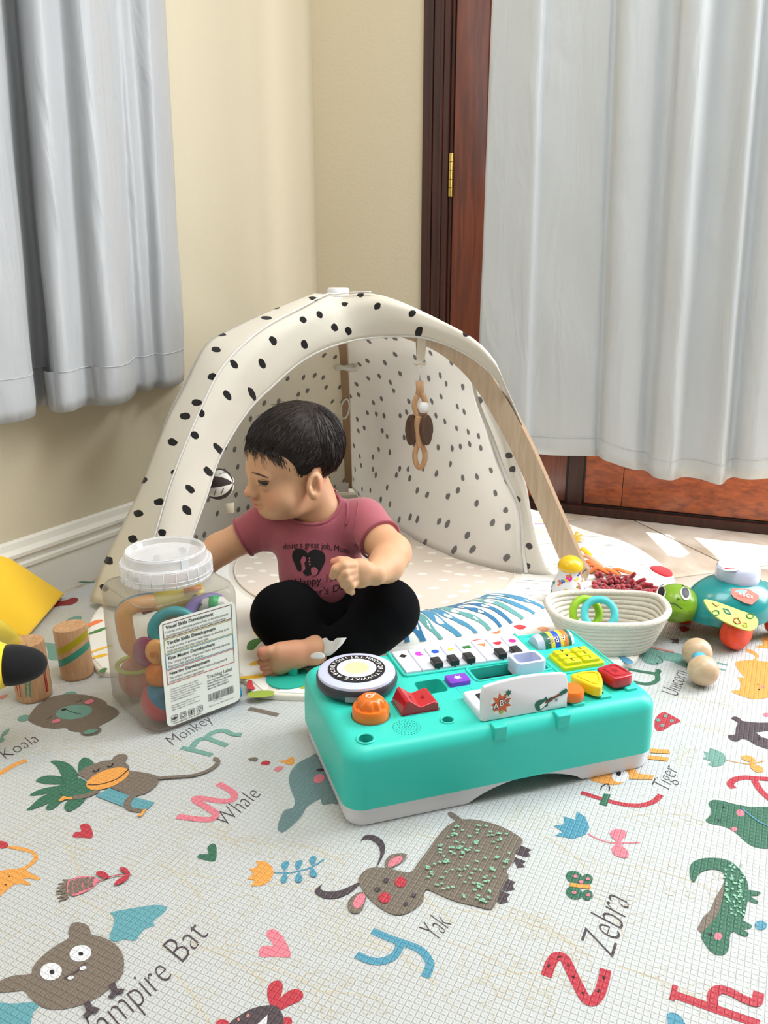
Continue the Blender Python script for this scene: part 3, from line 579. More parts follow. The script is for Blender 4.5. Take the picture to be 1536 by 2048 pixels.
p = Print('printed_hippo', 'S'); p.poly('green', [(940, 1780), (980, 1740), (990, 1690), (965, 1640), (1000, 1605), (1080, 1610), (1200, 1640), (1350, 1665), (1560, 1670), (1700, 1750), (1700, 1950), (1540, 2030), (1400, 2030), (1300, 1980), (1200, 1890), (1100, 1840), (1000, 1820), (955, 1800)]).ell('pink', (1250, 1720), 38, 30, 20).ell('pink', (1195, 1865), 30, 20, 10).ell('black', (1100, 1670), 11, 9).ell('black', (1060, 1787), 11, 9)
p.stroke('blue', [(1260, 1680), (1400, 1790), (1520, 1850)], 0.0022).done()
p = Print('printed_letter_p', 'S'); p.stroke('red', [(1190, 1500), (1160, 1462), (1200, 1422), (1290, 1405), (1400, 1412), (1540, 1420)], 0.009).stroke('red', [(1375, 1430), (1430, 1520), (1530, 1610)], 0.009).done()
p = Print('printed_tulip', 'S'); p.stroke('orange', [(1130, 1250), (1250, 1275), (1350, 1282), (1460, 1255)], 0.0018).poly('sage', [(920, 1170), (970, 1185), (980, 1140), (1050, 1165), (1100, 1190), (1130, 1250), (1090, 1295), (1020, 1310), (960, 1290), (990, 1260), (915, 1235), (950, 1210)], False).poly('orange', [(1255, 1215), (1330, 1210), (1385, 1250), (1375, 1285), (1440, 1310), (1455, 1350), (1400, 1360), (1340, 1315), (1335, 1270), (1280, 1250)]).done()
p = Print('printed_raccoon', 'S'); p.poly('dark', [(1170, 880), (1200, 860), (1250, 880), (1270, 900), (1400, 915), (1540, 925), (1600, 1030), (1540, 1150), (1400, 1120), (1330, 1080), (1270, 1060), (1210, 1085), (1150, 1060), (1145, 1025), (1200, 1020), (1210, 960), (1225, 915)]).poly('white', [(1560, 985), (1390, 1005), (1440, 1045), (1560, 1075)], False).ell('black', (1437, 963), 10, 7).ell('black', (1418, 1060), 10, 7).done()
p = Print('printed_fox', 'S'); p.poly('orange', [(1205, 390), (1240, 365), (1360, 355), (1380, 320), (1300, 275), (1310, 258), (1380, 285), (1415, 325), (1395, 360), (1500, 375), (1600, 420), (1600, 660), (1500, 690), (1420, 705), (1330, 700), (1180, 645), (1180, 630), (1240, 620), (1250, 560), (1230, 512), (1290, 515), (1240, 460)]).ell('pink', (1450, 600), 14, 12).stroke('black', [(1390, 570), (1408, 580), (1405, 570)], 0.001).ell('black', (1415, 622), 8, 6).done()
one('printed_animal', 'S', 'orange', [(1440, 170), (1500, 150), (1560, 160), (1560, 250), (1400, 245), (1400, 230), (1450, 220)]); one('printed_heart', 'S', 'pink', [(1450, 840), (1480, 828), (1530, 835), (1530, 860), (1470, 862)])
p = Print('printed_unicorn', 'S'); p.poly('sage', [(375, 300), (450, 250), (560, 285), (700, 298), (790, 330), (800, 430), (700, 400), (640, 372), (565, 362), (540, 390), (480, 400), (400, 380), (370, 340)]).stroke('black', [(515, 320), (550, 355), (555, 380)], 0.0014).ell('black', (458, 392), 10, 4).ell('black', (510, 388), 10, 4)
for k in range(7): p.ell('salmon', (450+k*32, 245+k*7), 16, 8, 10)
p.done()
one('printed_leg', 'S', 'sage', [(1035, 374), (1135, 396), (1133, 408), (1035, 386)], False); one('printed_leg', 'S', 'sage', [(1035, 426), (1125, 442), (1123, 454), (1035, 438)], False)
one('printed_heart', 'S', 'crim', [(705, 62), (760, 60), (800, 88), (730, 105)]); one('printed_branch', 'S', 'dark', [(610, 165), (700, 175), (700, 212), (630, 200), (660, 190)], False)
p = Print('printed_letter_u', 'S'); p.stroke('green', [(250, 440), (380, 462), (490, 478)], 0.009).stroke('green', [(500, 452), (525, 452), (510, 480), (512, 530), (470, 562), (400, 572), (300, 552)], 0.0085).done()
mattext('Unicorn', 'S', (690, 690), (790, 470), 0.040)
p = Print('printed_letter_m', 'A'); p.stroke('sage', [(868, 230), (940, 245), (1018, 266)], 0.009).stroke('sage', [(915, 240), (945, 198), (990, 185), (1035, 200), (1090, 220)], 0.009).stroke('sage', [(985, 188), (1020, 158), (1075, 148), (1115, 165), (1160, 168)], 0.009).done()
p = Print('printed_branch', 'A'); p.stroke('brown', [(1195, 42), (1270, 58), (1335, 74)], 0.010).done()
one('printed_butterfly', 'F', 'crim', [(610, 760), (660, 700), (740, 690), (830, 655), (890, 670), (870, 710), (800, 740), (700, 750)]); one('printed_leaf', 'F', 'sage', [(700, 965), (790, 890), (910, 865), (925, 905), (870, 945), (760, 968)])
one('printed_animal', 'F', 'sage', [(290, 1190), (400, 1145), (480, 1160), (700, 1200), (720, 1260), (690, 1350), (560, 1360), (540, 1260), (500, 1190)]); one('printed_leaf', 'F', 'green', [(890, 480), (960, 470), (1050, 478), (1080, 470), (1060, 488), (960, 492)])
one('printed_heart', 'F', 'salmon', [(-20, 1780), (40, 1765), (90, 1762), (50, 1800), (-20, 1815)])
# faint beige line doodles
def doodle(crop, x, y, kind, size, rot, seed=0):
    p = Print('printed_doodle', crop); p.z0 = 0.00006; c = p.w(x, y); a = rot; w = 0.0009; rr = random.Random(seed); p.k = 0
    def q(u, v): return (c[0]+size*(u*math.cos(a)-v*math.sin(a)), c[1]+size*(u*math.sin(a)+v*math.cos(a)))
    def ln(P, ww=w): p.k = 0; p.stroke('beige', [q(*t) for t in P], ww, world=True, n=5)
    if kind == 'heart': ln([(0, -.5), (.45, .1), (.35, .45), (.1, .4), (0, .15), (-.1, .4), (-.35, .45), (-.45, .1), (0, -.5)])
    elif kind == 'sprig':
        ln([(-1, 0), (-.4, .08), (.3, .04), (1, -.12)], w*1.8)
        for t in (-.7, -.3, .1, .5, .8):
            for sg in (1, -1):
                L = rr.uniform(.25, .42); b = (t, .03); ln([b, (b[0]+L*.5, sg*L*.8)]); e = (b[0]+L*.5, sg*L*.8); r = .09
                ln([(e[0]+r*math.cos(z)+r*.5, e[1]+r*math.sin(z)+sg*r*.8) for z in np.linspace(0, 6.28, 9)])
    elif kind == 'leaf':
        ln([(-1, 0), (-.2, .06), (.9, -.05)], w*2.4)
        for t, sg in ((-.5, 1), (-.1, -1), (.35, 1), (.5, -1)): ln([(t, 0), (t+.15, sg*.3), (t+.45, sg*.42), (t+.35, sg*.15), (t, 0)])
    else:
        ln([(-.1, -.5), (-.5, -.15), (-.55, .3), (-.3, .5), (.3, .5), (.55, .3), (.5, -.15), (.1, -.5)]); ln([(0, -.5), (.1, -.9), (.3, -1.3)], w*2)
        for k in range(7): ln([(-.42+.14*k, .46), (-.48+.16*k, .75), (-.4+.14*k, .8)])
        for k in range(5): ln([(-.5+.03*k, .25-.14*k), (0, .18-.14*k), (.5-.03*k, .25-.14*k)])
        ln([(.1, -.9), (.5, -.8), (.6, -.55), (.3, -.6), (.1, -.9)])
    p.done()
for i, (cr, x, y, kd, sz, rt) in enumerate([('A', 220, 650, 'flower', .055, 1.0), ('A', 480, 565, 'heart', .05, -1.9), ('A', 250, 250, 'sprig', .06, .3), ('A', 500, 220, 'heart', .045, -1.9), ('A', 730, 270, 'flower', .05, -1.9), ('A', 880, 300, 'leaf', .04, -.6), ('A', 920, 600, 'flower', .05, .9), ('A', 1080, 650, 'leaf', .035, -.7), ('A', 790, 780, 'flower', .055, 1.0),
        ('A', 880, 870, 'leaf', .045, -.7), ('A', 440, 1000, 'sprig', .055, -.5), ('A', 1110, 1010, 'heart', .055, -1.9), ('A', 120, 1220, 'flower', .06, 1.1), ('A', 930, 1130, 'flower', .05, 1.0), ('A', 1110, 1260, 'leaf', .05, -.5), ('A', 1400, 1340, 'sprig', .05, -.4), ('A', 950, 1480, 'leaf', .05, -.9), ('A', 350, 765, 'leaf', .035, -.9),
        ('M', 640, 250, 'sprig', .04, -.3), ('M', 1200, 330, 'leaf', .035, -.5), ('M', 830, 660, 'sprig', .06, -.1), ('M', 1350, 1100, 'flower', .045, 1.0), ('M', 1250, 1680, 'sprig', .05, .0), ('Y', 700, 440, 'flower', .035, .9), ('Y', 850, 870, 'leaf', .04, -.8), ('Y', 1240, 960, 'sprig', .04, -.3), ('Y', 1500, 1000, 'leaf', .04, -.7), ('Y', 1250, 1240, 'sprig', .06, -.6), ('Y', 1080, 1430, 'heart', .05, -1.8), ('Y', 730, 1210, 'leaf', .04, -.7), ('Y', 480, 1020, 'flower', .045, 1.0),
        ('R', 200, 740, 'flower', .04, 1.0), ('R', 370, 920, 'leaf', .04, -.9), ('R', 650, 1150, 'flower', .05, -.3), ('R', 1000, 1080, 'sprig', .06, -.4), ('R', 900, 720, 'sprig', .045, .1), ('R', 300, 1410, 'leaf', .05, -.6), ('R', 150, 1640, 'sprig', .055, .1), ('R', 950, 1690, 'leaf', .045, -.5), ('R', 1180, 220, 'leaf', .03, -.3), ('R', 1050, 390, 'sprig', .03, 1.0), ('S', 900, 720, 'leaf', .05, -.3), ('K', 480, 140, 'sprig', .05, .4), ('K', 160, 400, 'flower', .04, .8), ('F', 600, 900, 'sprig', .05, .2)]): doodle(cr, x, y, kd, sz, rt, i)
# ================================================================ PLAY GYM (tripod frame), FABRIC TENT COVER, GYM MAT
HUB = np.array([-0.10, 1.87, 0.575])
FT = dict(R=np.array([0.436, 1.629]), L=np.array([-0.484, 1.461]), B=np.array([-0.105, 2.40]))
GZ = 0.010                                        # gym mat top
def legdir(k): d = FT[k]-HUB[:2]; return d/np.linalg.norm(d), np.linalg.norm(d)
LEGP = [(0.02, 0.535), (0.10, 0.525), (0.19, 0.490), (0.27, 0.448), (0.335, 0.385), (0.39, 0.305), (0.45, 0.21), (0.51, 0.10), (0.548, 0.035), (0.572, 0.018)]
LEGR = [(0.02, 0.540), (0.10, 0.534), (0.185, 0.514), (0.25, 0.488), (0.31, 0.444), (0.357, 0.386), (0.398, 0.322), (0.43, 0.265), (0.505, 0.115), (0.548, 0.032), (0.572, 0.018)]
def legpt(k, r, z, off=0.0):
    d, L = legdir(k); n = np.array([-d[1], d[0]]); p = HUB[:2]+d*r*L/0.577+n*off; return np.array([p[0], p[1], z])
m_beech = wood_mat('birch_ply', (206, 184, 158), (188, 162, 134), 0.55, 8, 2, 0.1)
m_ply = wood_mat('ply_edge', (182, 152, 122), (146, 116, 88), 0.6, 60, 0, 1.0)
m_whitep = M('white_plastic', (238, 238, 238), 0.35)
gym = empty('play_gym', 'wooden three-legged baby play gym frame under the dotted cover', 'play gym', (HUB[0], HUB[1], 0))
gm = Matrix.Translation((-HUB[0], -HUB[1], 0))
def inparent(o, root):
    o.parent = root; o.matrix_parent_inverse = root.matrix_world.inverted(); return o
bpy.context.view_layer.update()
def leg(k):
    P = spline(LEGR if k == 'R' else LEGP, 6); T = np.gradient(P, axis=0); T /= np.linalg.norm(T, axis=1)[:, None]; N = np.stack([-T[:, 1], T[:, 0]], 1)
    n = len(P); hw = np.full(n, 0.0215); hw[:5] = np.linspace(0.016, 0.0215, 5); hw[-4:] = (0.0215, 0.021, 0.018, 0.010); th = 0.0105
    g_ = G(); up, dn = P+N*hw[:, None], P-N*hw[:, None]
    dn[:, 1] = np.maximum(dn[:, 1], GZ+0.001)
    v = []
    for s in (-th, th):
        v += [legpt(k, r, z, s) for r, z in up]+[legpt(k, r, z, s) for r, z in dn]
    fc = []; fm = []
    for i in range(n-1):
        fc.append((i, i+1, n+i+1, n+i)); fm.append(0); o2 = 2*n
        fc.append((o2+i, o2+n+i, o2+n+i+1, o2+i+1)); fm.append(0)
        fc.append((i, o2+i, o2+i+1, i+1)); fm.append(1); fc.append((n+i, n+i+1, o2+n+i+1, o2+n+i)); fm.append(1)
    fc.append((0, n, 3*n, 2*n)); fm.append(1); fc.append((n-1, 3*n-1, 4*n-1, 2*n-1)); fm.append(1)
    o = fixn(mk('leg', v, fc, [m_beech, m_ply], None, True, fm, 35)); b = o.modifiers.new('bevel', 'BEVEL'); b.width = 0.0022; b.segments = 2; b.limit_method = 'ANGLE'
    return inparent(o, gym)
for k in 'RLB': leg(k)
v, f = lathe([(0.0, 0.0), (0.034, 0.0), (0.036, 0.004), (0.036, 0.045), (0.030, 0.050), (0.024, 0.051), (0.024, 0.066), (0.0215, 0.069), (0.0, 0.069)], 32, (HUB[0], HUB[1], 0.532)); inparent(mk('hub_cap', v, f, m_whitep, None, True, None, 40), gym)

# ---- dotted cloth cover
def dots_mat(name, base, dot, scale, rad, trans, rough=0.75):
    m = M(name, base, rough, spec=0.2, trans=trans, sheen=0.1); nt = m.node_tree; L = nt.links; b = nt.nodes['Principled BSDF']
    uv = nt.nodes.new('ShaderNodeUVMap'); uv.uv_map = 'UVMap'
    nz = nt.nodes.new('ShaderNodeTexNoise'); nz.inputs['Scale'].default_value = 90; L.new(uv.outputs[0], nz.inputs['Vector'])
    mx = nt.nodes.new('ShaderNodeVectorMath'); mx.operation = 'MULTIPLY_ADD'; mx.inputs[1].default_value = (0.006, 0.006, 0); L.new(nz.outputs['Color'], mx.inputs[0]); L.new(uv.outputs[0], mx.inputs[2])
    vo = nt.nodes.new('ShaderNodeTexVoronoi'); vo.voronoi_dimensions = '2D'; vo.inputs['Scale'].default_value = scale; vo.inputs['Randomness'].default_value = 0.72; L.new(mx.outputs[0], vo.inputs['Vector'])
    lt = nt.nodes.new('ShaderNodeMath'); lt.operation = 'LESS_THAN'; lt.inputs[1].default_value = rad; L.new(vo.outputs['Distance'], lt.inputs[0])
    mc = nt.nodes.new('ShaderNodeMix'); mc.data_type = 'RGBA'; mc.inputs['A'].default_value = lin(base); mc.inputs['B'].default_value = lin(dot); L.new(lt.outputs[0], mc.inputs['Factor']); L.new(mc.outputs['Result'], b.inputs['Base Color'])
    for n in nt.nodes:
        if n.type == 'BSDF_TRANSLUCENT':
            m2 = nt.nodes.new('ShaderNodeMix'); m2.data_type = 'RGBA'; m2.inputs['A'].default_value = lin(base); m2.inputs['B'].default_value = lin((168, 166, 166)); L.new(lt.outputs[0], m2.inputs['Factor']); L.new(m2.outputs['Result'], n.inputs['Color'])
    n2 = nt.nodes.new('ShaderNodeTexNoise'); n2.inputs['Scale'].default_value = 9; n2.inputs['Detail'].default_value = 3; n2.inputs['Distortion'].default_value = 0.8; L.new(uv.outputs[0], n2.inputs['Vector'])
    bp = nt.nodes.new('ShaderNodeBump'); bp.inputs['Strength'].default_value = 0.2; bp.inputs['Distance'].default_value = 0.010; L.new(n2.outputs['Fac'], bp.inputs['Height']); L.new(bp.outputs['Normal'], b.inputs['Normal'])
    return m
m_dot_o = dots_mat('dotted_cotton', (244, 240, 230), (26, 24, 26), 19.0, 0.135, 0.65)
m_dot_f = dots_mat('dotted_cotton_front', (232, 226, 212), (26, 24, 26), 19.0, 0.135, 0.15)
m_dot_i = dots_mat('dotted_cotton_reverse', (240, 239, 238), (182, 180, 180), 19.0, 0.130, 0.8)
m_cot = M('plain_cotton', (240, 238, 232), 0.8, trans=0.2)
m_bias = M('hem_piping', (228, 226, 222), 0.8)
tent = empty('tent_cover', 'white black-dotted cotton tent cover draped over the play gym', 'tent cover')
def cloth(name, S, outer_first=True, uvo=(0, 0), wr=0.003, seed=0, mats=None):
    S = np.array(S, float); rs = np.random.RandomState(seed); m, n = S.shape[:2]
    c = S.reshape(-1, 3); cen = c.mean(0); w_, V_ = np.linalg.eigh(np.cov((c-cen).T)); e1, e2, nn = V_[:, 2], V_[:, 1], V_[:, 0]
    for i in range(m):
        for j in range(n):
            a = math.sin(7.1*i/m+3*j/n+rs.randint(1)*0)+0.6*math.sin(13*j/n+5*i/m+seed)+0.4*math.sin(21*i/m-9*j/n)
            S[i, j] += nn*a*wr*math.sin(math.pi*min(1, max(0, i/(m-1))))
    v, f = gridsurf(S)
    me = bpy.data.meshes.new(name); me.from_pydata([tuple(p) for p in v], [], f); me.update()
    uvl = me.uv_layers.new(name='UVMap')
    for lp in me.loops:
        p = v[lp.vertex_index]-cen; uvl.data[lp.index].uv = (float(p@e1)+uvo[0], float(p@e2)+uvo[1])
    for mm in (mats or ([m_dot_i, m_dot_o] if outer_first else [m_dot_o, m_dot_i])): me.materials.append(mm)
    me.polygons.foreach_set('use_smooth', [True]*len(me.polygons))
    o = bpy.data.objects.new(name, me); COL.objects.link(o); o.parent = tent
    so = o.modifiers.new('thick', 'SOLIDIFY'); so.thickness = 0.0012; so.offset = 0; so.material_offset = 1; so.material_offset_rim = 0; so.use_rim = True
    return o
def faces_cam(S):
    S = np.asarray(S); i, j = S.shape[0]//2, S.shape[1]//2; n = np.cross(S[i, j+1]-S[i, j], S[i+1, j]-S[i, j]); return np.dot(n, _C-S[i, j]) > 0
def orient(S, cam_side): return S if faces_cam(S) == cam_side else np.asarray(S)[:, ::-1]
def loft(A, B, m, n, sag=None):
    A = resample(A, m); B = resample(B, m); S = np.zeros((m, n, 3))
    for i in range(m):
        for j in range(n):
            u = j/(n-1); S[i, j] = A[i]*(1-u)+B[i]*u
            if sag is not None: S[i, j] += sag(i/(m-1), u)
    return S
def onleg(px, py, k, off=0.0):
    d, L = legdir(k); n = np.array([-d[1], d[0]]); return onplane(px, py, (*(HUB[:2]+n*off), 0), np.array([n[0], n[1], 0]))
ridL = [onleg(x, y, 'L', 0.024) for x, y in ((268, 1215), (285, 1150), (304, 1095), (332, 997), (363, 911), (410, 802), (451, 728), (523, 661), (600, 618), (656, 589))]
top = [np.array([HUB[0]-0.005, HUB[1]-0.02, 0.586])]
ridR = [onleg(x, y, 'R', -0.024) for x, y in ((735, 585), (790, 598), (870, 634), (945, 676), (985, 718), (1003, 762))]+[onleg(x, y, 'R', 0.004) for x, y in ((1022, 805), (1044, 858))]
PF = plane3((FT['L'][0], FT['L'][1]-.024, 0), (FT['R'][0], FT['R'][1]-.024, 0), tuple(HUB+np.array([0, -.024, .02])))
opn_px = [(352, 1175), (379, 1087), (414, 990), (441, 911), (496, 822), (551, 767), (601, 724), (652, 697), (707, 681), (766, 674), (830, 673), (875, 683), (920, 702), (958, 726), (992, 758), (1010, 795), (1036, 850)]
opn = [onplane(x, y, *PF) if x < 690 else onleg(x, y, 'R', -0.034 if x < 1000 else .006)*min(1, (x-690)/110.)+onplane(x, y, *PF)*(1-min(1, (x-690)/110.)) for x, y in opn_px]
A = np.vstack([spline(ridL+top+ridR, 8)]); B = spline(opn, 8)
def pair(A, B, ka, kb, m):                        # align key fractions along two curves
    A = np.asarray(A); B = np.asarray(B); out = []
    for C_, ks in ((A, ka), (B, kb)):
        d = np.r_[0, np.cumsum(np.linalg.norm(np.diff(C_, axis=0), axis=1))]; d /= d[-1]
        t = np.interp(np.linspace(0, 1, m), np.linspace(0, 1, len(ks)), ks); out.append(np.stack([np.interp(t, d, C_[:, i]) for i in range(3)], 1))
    return out
nA = len(ridL)
def frac(C_, P):
    C_ = np.asarray(C_); d = np.r_[0, np.cumsum(np.linalg.norm(np.diff(C_, axis=0), axis=1))]; d /= d[-1]; return d[np.argmin(np.linalg.norm(C_-P, axis=1))]
ka = [0, frac(A, ridL[3]), frac(A, ridL[5]), frac(A, ridL[7]), frac(A, top[0]), frac(A, ridR[2]), frac(A, ridR[3]), 1]
kb = [0, frac(B, opn[2]), frac(B, opn[4]), frac(B, opn[5]), frac(B, opn[8]), frac(B, opn[11]), frac(B, opn[13]), 1]
A2, B2 = pair(A, B, ka, kb, 70)
S = np.array([[A2[i]*(1-u)+B2[i]*u+np.array([0, -0.018, 0.012])*math.sin(math.pi*u) for u in np.linspace(0, 1, 16)] for i in range(70)])
S = orient(S, True); cloth('front_panel', S, False, (0.3, 0.1), 0.0025, 1, [m_dot_f, m_dot_i])
v, f = tube(B2+np.array([0, -0.001, 0]), 0.0022, 6); mk('hem_edge', v, f, m_cot, tent)
v, f = tube(A2[:44]+np.array([0, -0.004, 0.002]), 0.0016, 6); mk('ridge_seam', v, f, m_bias, tent)
out_px = [(180, 1203), (195, 1158), (211, 1118), (254, 1032), (281, 974), (316, 884), (340, 829), (371, 771), (410, 693), (453, 663), (547, 619), (629, 587)]
AL = resample(spline(ridL, 8), 60); dA = np.linspace(0, 1, 60)
outc = []
for i, (x, y) in enumerate(out_px):
    t = i/(len(out_px)-1); ry = float(np.interp(t, dA, AL[:, 1])); outc.append(at(x, y, ry+0.075*(1-t)+0.02*t))
outc[0][2] = max(outc[0][2], 0.006)
OC = spline(outc, 8)
S = loft(AL, resample(OC, 60), 60, 8, lambda v_, u: np.array([-0.006, -0.004, 0])*math.sin(math.pi*u)); cloth('side_strip', orient(S, True), False, (0.0, 0.4), 0.002, 2, [m_dot_f, m_dot_i])
BL = spline([legpt('B', 0.577, 0.012)+np.array([0, .02, 0])]+[legpt('B', r, z)+np.array([0, .025, 0.01]) for r, z in reversed(LEGP[:-1])]+[HUB+np.array([0, 0, 0.012])], 6)
S = loft(OC, BL, 50, 26, lambda v_, u: np.array([-0.03, 0.02, 0])*math.sin(math.pi*u)*math.sin(math.pi*min(1, v_*1.2))); S[:, :, 2] = np.maximum(S[:, :, 2], 0.012); cloth('back_left_panel', orient(S, True), True, (0.7, 0.2), 0.004, 3)
seam_px = [(1052, 1146), (1046, 1100), (1040, 1020), (1010, 950), (985, 880), (955, 800), (940, 730)]
gb = g(1052, 1146, 0.012)[1]; seam = [at(x, y, gb+(1.775-gb)*(i/6)) for i, (x, y) in enumerate(seam_px)]
seamR = seam+[onleg(x, y, 'R', 0.02) for x, y in ((905, 682), (860, 650), (800, 618), (730, 598))]+[HUB+np.array([0.01, 0, 0.010])]
SR = spline(seamR, 8)
S = loft(BL, SR, 50, 34, lambda v_, u: np.array([-0.02, -0.16, 0])*math.sin(math.pi*u)**0.8*max(0, 1-v_*2.4)**1.5+np.array([0.02, 0.03, 0])*math.sin(math.pi*u)*math.sin(math.pi*v_))
S[:, :, 2] = np.maximum(S[:, :, 2], 0.012+0.001*np.sin(np.arange(34)))
cloth('back_right_panel', orient(S, True), True, (0.2, 0.8), 0.004, 4)
flap_px = [(1113, 1152), (1094, 1138), (1072, 1077), (1060, 1013), (1050, 960), (1020, 880), (985, 800), (950, 732)]
fl = [at(x, y, gb-0.01+(1.765-gb)*(i/7)) for i, (x, y) in enumerate(flap_px)]
S = loft(spline(seam, 8), spline(fl, 8), 40, 8, lambda v_, u: np.array([0, -0.006, 0])*math.sin(math.pi*u)); cloth('side_flap', orient(S, True), False, (0.5, 0.5), 0.0015, 6)
v, f = tube(spline(seam, 8)+np.array([0, -0.003, 0]), 0.0042, 6, flat=0.5); mk('flap_seam', v, f, m_cot, tent)
# ties around the back leg
for (x, y, Y) in ((692, 735, 2.12),):
    c = at(x, y, Y); mk('tie_strap', *tube([c+np.array([0.028*math.cos(a), 0.018*math.sin(a), 0.004*math.sin(2*a)]) for a in np.linspace(0, 6.28, 20)[:-1]], 0.006, 6, True), m_cot, tent)
c = at(690, 818, 2.17); mk('tie_loop', *tube([c+np.array([0.011*math.cos(a)+0.004*math.sin(a), 0, 0.026*math.sin(a)]) for a in np.linspace(0, 6.28, 24)[:-1]], 0.0022, 6, True), m_cot, tent)
c = at(686, 975, 2.28); v, f = box(-0.016, 0.016, -0.001, 0.001, -0.014, 0.014); mk('care_tag', [np.array(p)+c for p in v], f, m_cot, tent, False)

# ---- round quilted gym mat
GC = np.array([-0.02, 1.74])
m_cream = M('quilt_cream', (232, 226, 214), 0.85, sheen=0.2, bump=0.3, bscale=30)
m_bge = M('quilt_beige', (218, 204, 190), 0.85, sheen=0.2, bump=0.3, bscale=18)
m_whq = M('quilt_white', (238, 236, 230), 0.85, bump=0.3, bscale=18)
m_blot = M('quilt_blot', (238, 233, 225), 0.85)
fab = {k: M('cloth_'+k, c, 0.85, sheen=0.2) for k, c in dict(blue=(38, 112, 158), teal=(96, 160, 160), sky=(70, 142, 178), royal=(30, 82, 160), red=(206, 42, 52), orange=(238, 124, 60), peach=(236, 166, 124), ink=(58, 56, 58), yellow=(240, 190, 40), green=(70, 130, 60), lime=(150, 170, 50), purple=(120, 64, 120), pinkl=(236, 190, 200)).items()}
gmat = empty('gym_mat', 'round quilted baby activity mat with patterned zones under the tent', 'activity mat', (GC[0], GC[1], 0)); bpy.context.view_layer.update()
def gpar(o): return inparent(o, gmat)
edge_pts = [(-0.553, 1.426), (-0.478, 1.236), (-0.405, 1.232), (-0.312, 1.272), (-0.218, 1.188), (-0.190, 1.150), (0.0, 1.140), (0.12, 1.158), (0.23, 1.194), (0.31, 1.222), (0.415, 1.258), (0.455, 1.325), (0.510, 1.43), (0.580, 1.55), (0.622, 1.658), (0.610, 1.80), (0.575, 1.90), (0.500, 1.99), (0.420, 2.14), (0.28, 2.27), (0.05, 2.33), (-0.12, 2.30), (-0.24, 2.18), (-0.36, 1.98), (-0.46, 1.80), (-0.54, 1.64)]
v, f = pillow(spline([np.array(p) for p in edge_pts], 5, True), 0.0005, GZ-0.0005, 0.004, 3); gpar(mk('quilted_base', v, f, m_cream, None, True, None, 60))
def disc_poly(name, pts, z, mat, h=0.0008): v, f = pillow(pts, z, h, min(h*0.6, 0.0006), 1); return gpar(mk(name, v, f, mat, None, True, None, 30))
def arc(r, a0, a1, n): return [(GC[0]+r*math.cos(a), GC[1]+r*math.sin(a)) for a in np.radians(np.linspace(a0, a1, n))]
disc_poly('centre_panel', arc(0.31, 0, 354, 60), GZ-0.0002, m_bge, 0.0016)
v, f = tube([(*p, GZ+0.0012) for p in arc(0.311, 0, 354, 60)], 0.0022, 6, True); gpar(mk('centre_piping', v, f, m_bge))
rs = random.Random(3); g_ = G(); pts = []
while len(pts) < 170:
    r, a = 0.30*math.sqrt(rs.random()), rs.uniform(0, 6.28); c = (GC[0]+r*math.cos(a), GC[1]+r*math.sin(a))
    if all((c[0]-q[0])**2+(c[1]-q[1])**2 > 0.03**2 for q in pts):
        pts.append(c)
    elif rs.random() < 0.002: break
for c in pts:
    a0 = rs.uniform(-.4, .4); w_, h_ = rs.uniform(.009, .014), rs.uniform(.005, .008)
    P = [(c[0]+w_*math.cos(t)*math.cos(a0)-h_*math.sin(t)*math.sin(a0), c[1]+w_*math.cos(t)*math.sin(a0)+h_*math.sin(t)*math.cos(a0), GZ+0.0016) for t in np.linspace(0, 6.28, 10)[:-1]]
    g_.add(P, [tuple(range(9))])
o = gpar(g_.build('printed_blots', m_blot, None, False)); o['kind'] = 'stuff'
# white zone with dashes on the right
def ringpoly(r0, r1f, a0, a1, n=24): return arc(r0, a0, a1, n)+[(GC[0]+r1f(a)*math.cos(math.radians(a)), GC[1]+r1f(a)*math.sin(math.radians(a))) for a in np.linspace(a1, a0, n)]
EP = spline([np.array(p) for p in edge_pts], 8, True)
EA = np.degrees(np.arctan2(EP[:, 1]-GC[1], EP[:, 0]-GC[0])); ER = np.linalg.norm(EP-GC, axis=1); so_ = np.argsort(EA)
def redge(a, ins=0.006): return float(np.interp((a+180) % 360-180, EA[so_], ER[so_]))-ins
disc_poly('dash_zone', ringpoly(0.325, redge, -37, 52), GZ-0.0002, m_whq, 0.0012)
g_ = G()
for _ in range(120):
    a, r = rs.uniform(-35, 50), rs.uniform(0.335, 0.60)
    if r > redge(a)-0.03: continue
    c = np.array([GC[0]+r*math.cos(math.radians(a)), GC[1]+r*math.sin(math.radians(a))]); L = rs.uniform(.010, .024); th = rs.uniform(-.15, .12)
    d = np.array([math.cos(th), math.sin(th)]); n = np.array([-d[1], d[0]]); w_ = 0.0012
    g_.add([(*(c-d*L), GZ+.0012), (*(c+n*w_*.3-n*w_), GZ+.0012), (*(c+d*L+n*.002), GZ+.0012), (*(c+n*w_), GZ+.0012)], [(0, 1, 2, 3)])
o = gpar(g_.build('printed_dashes', fab['ink'], None, False)); o['kind'] = 'stuff'
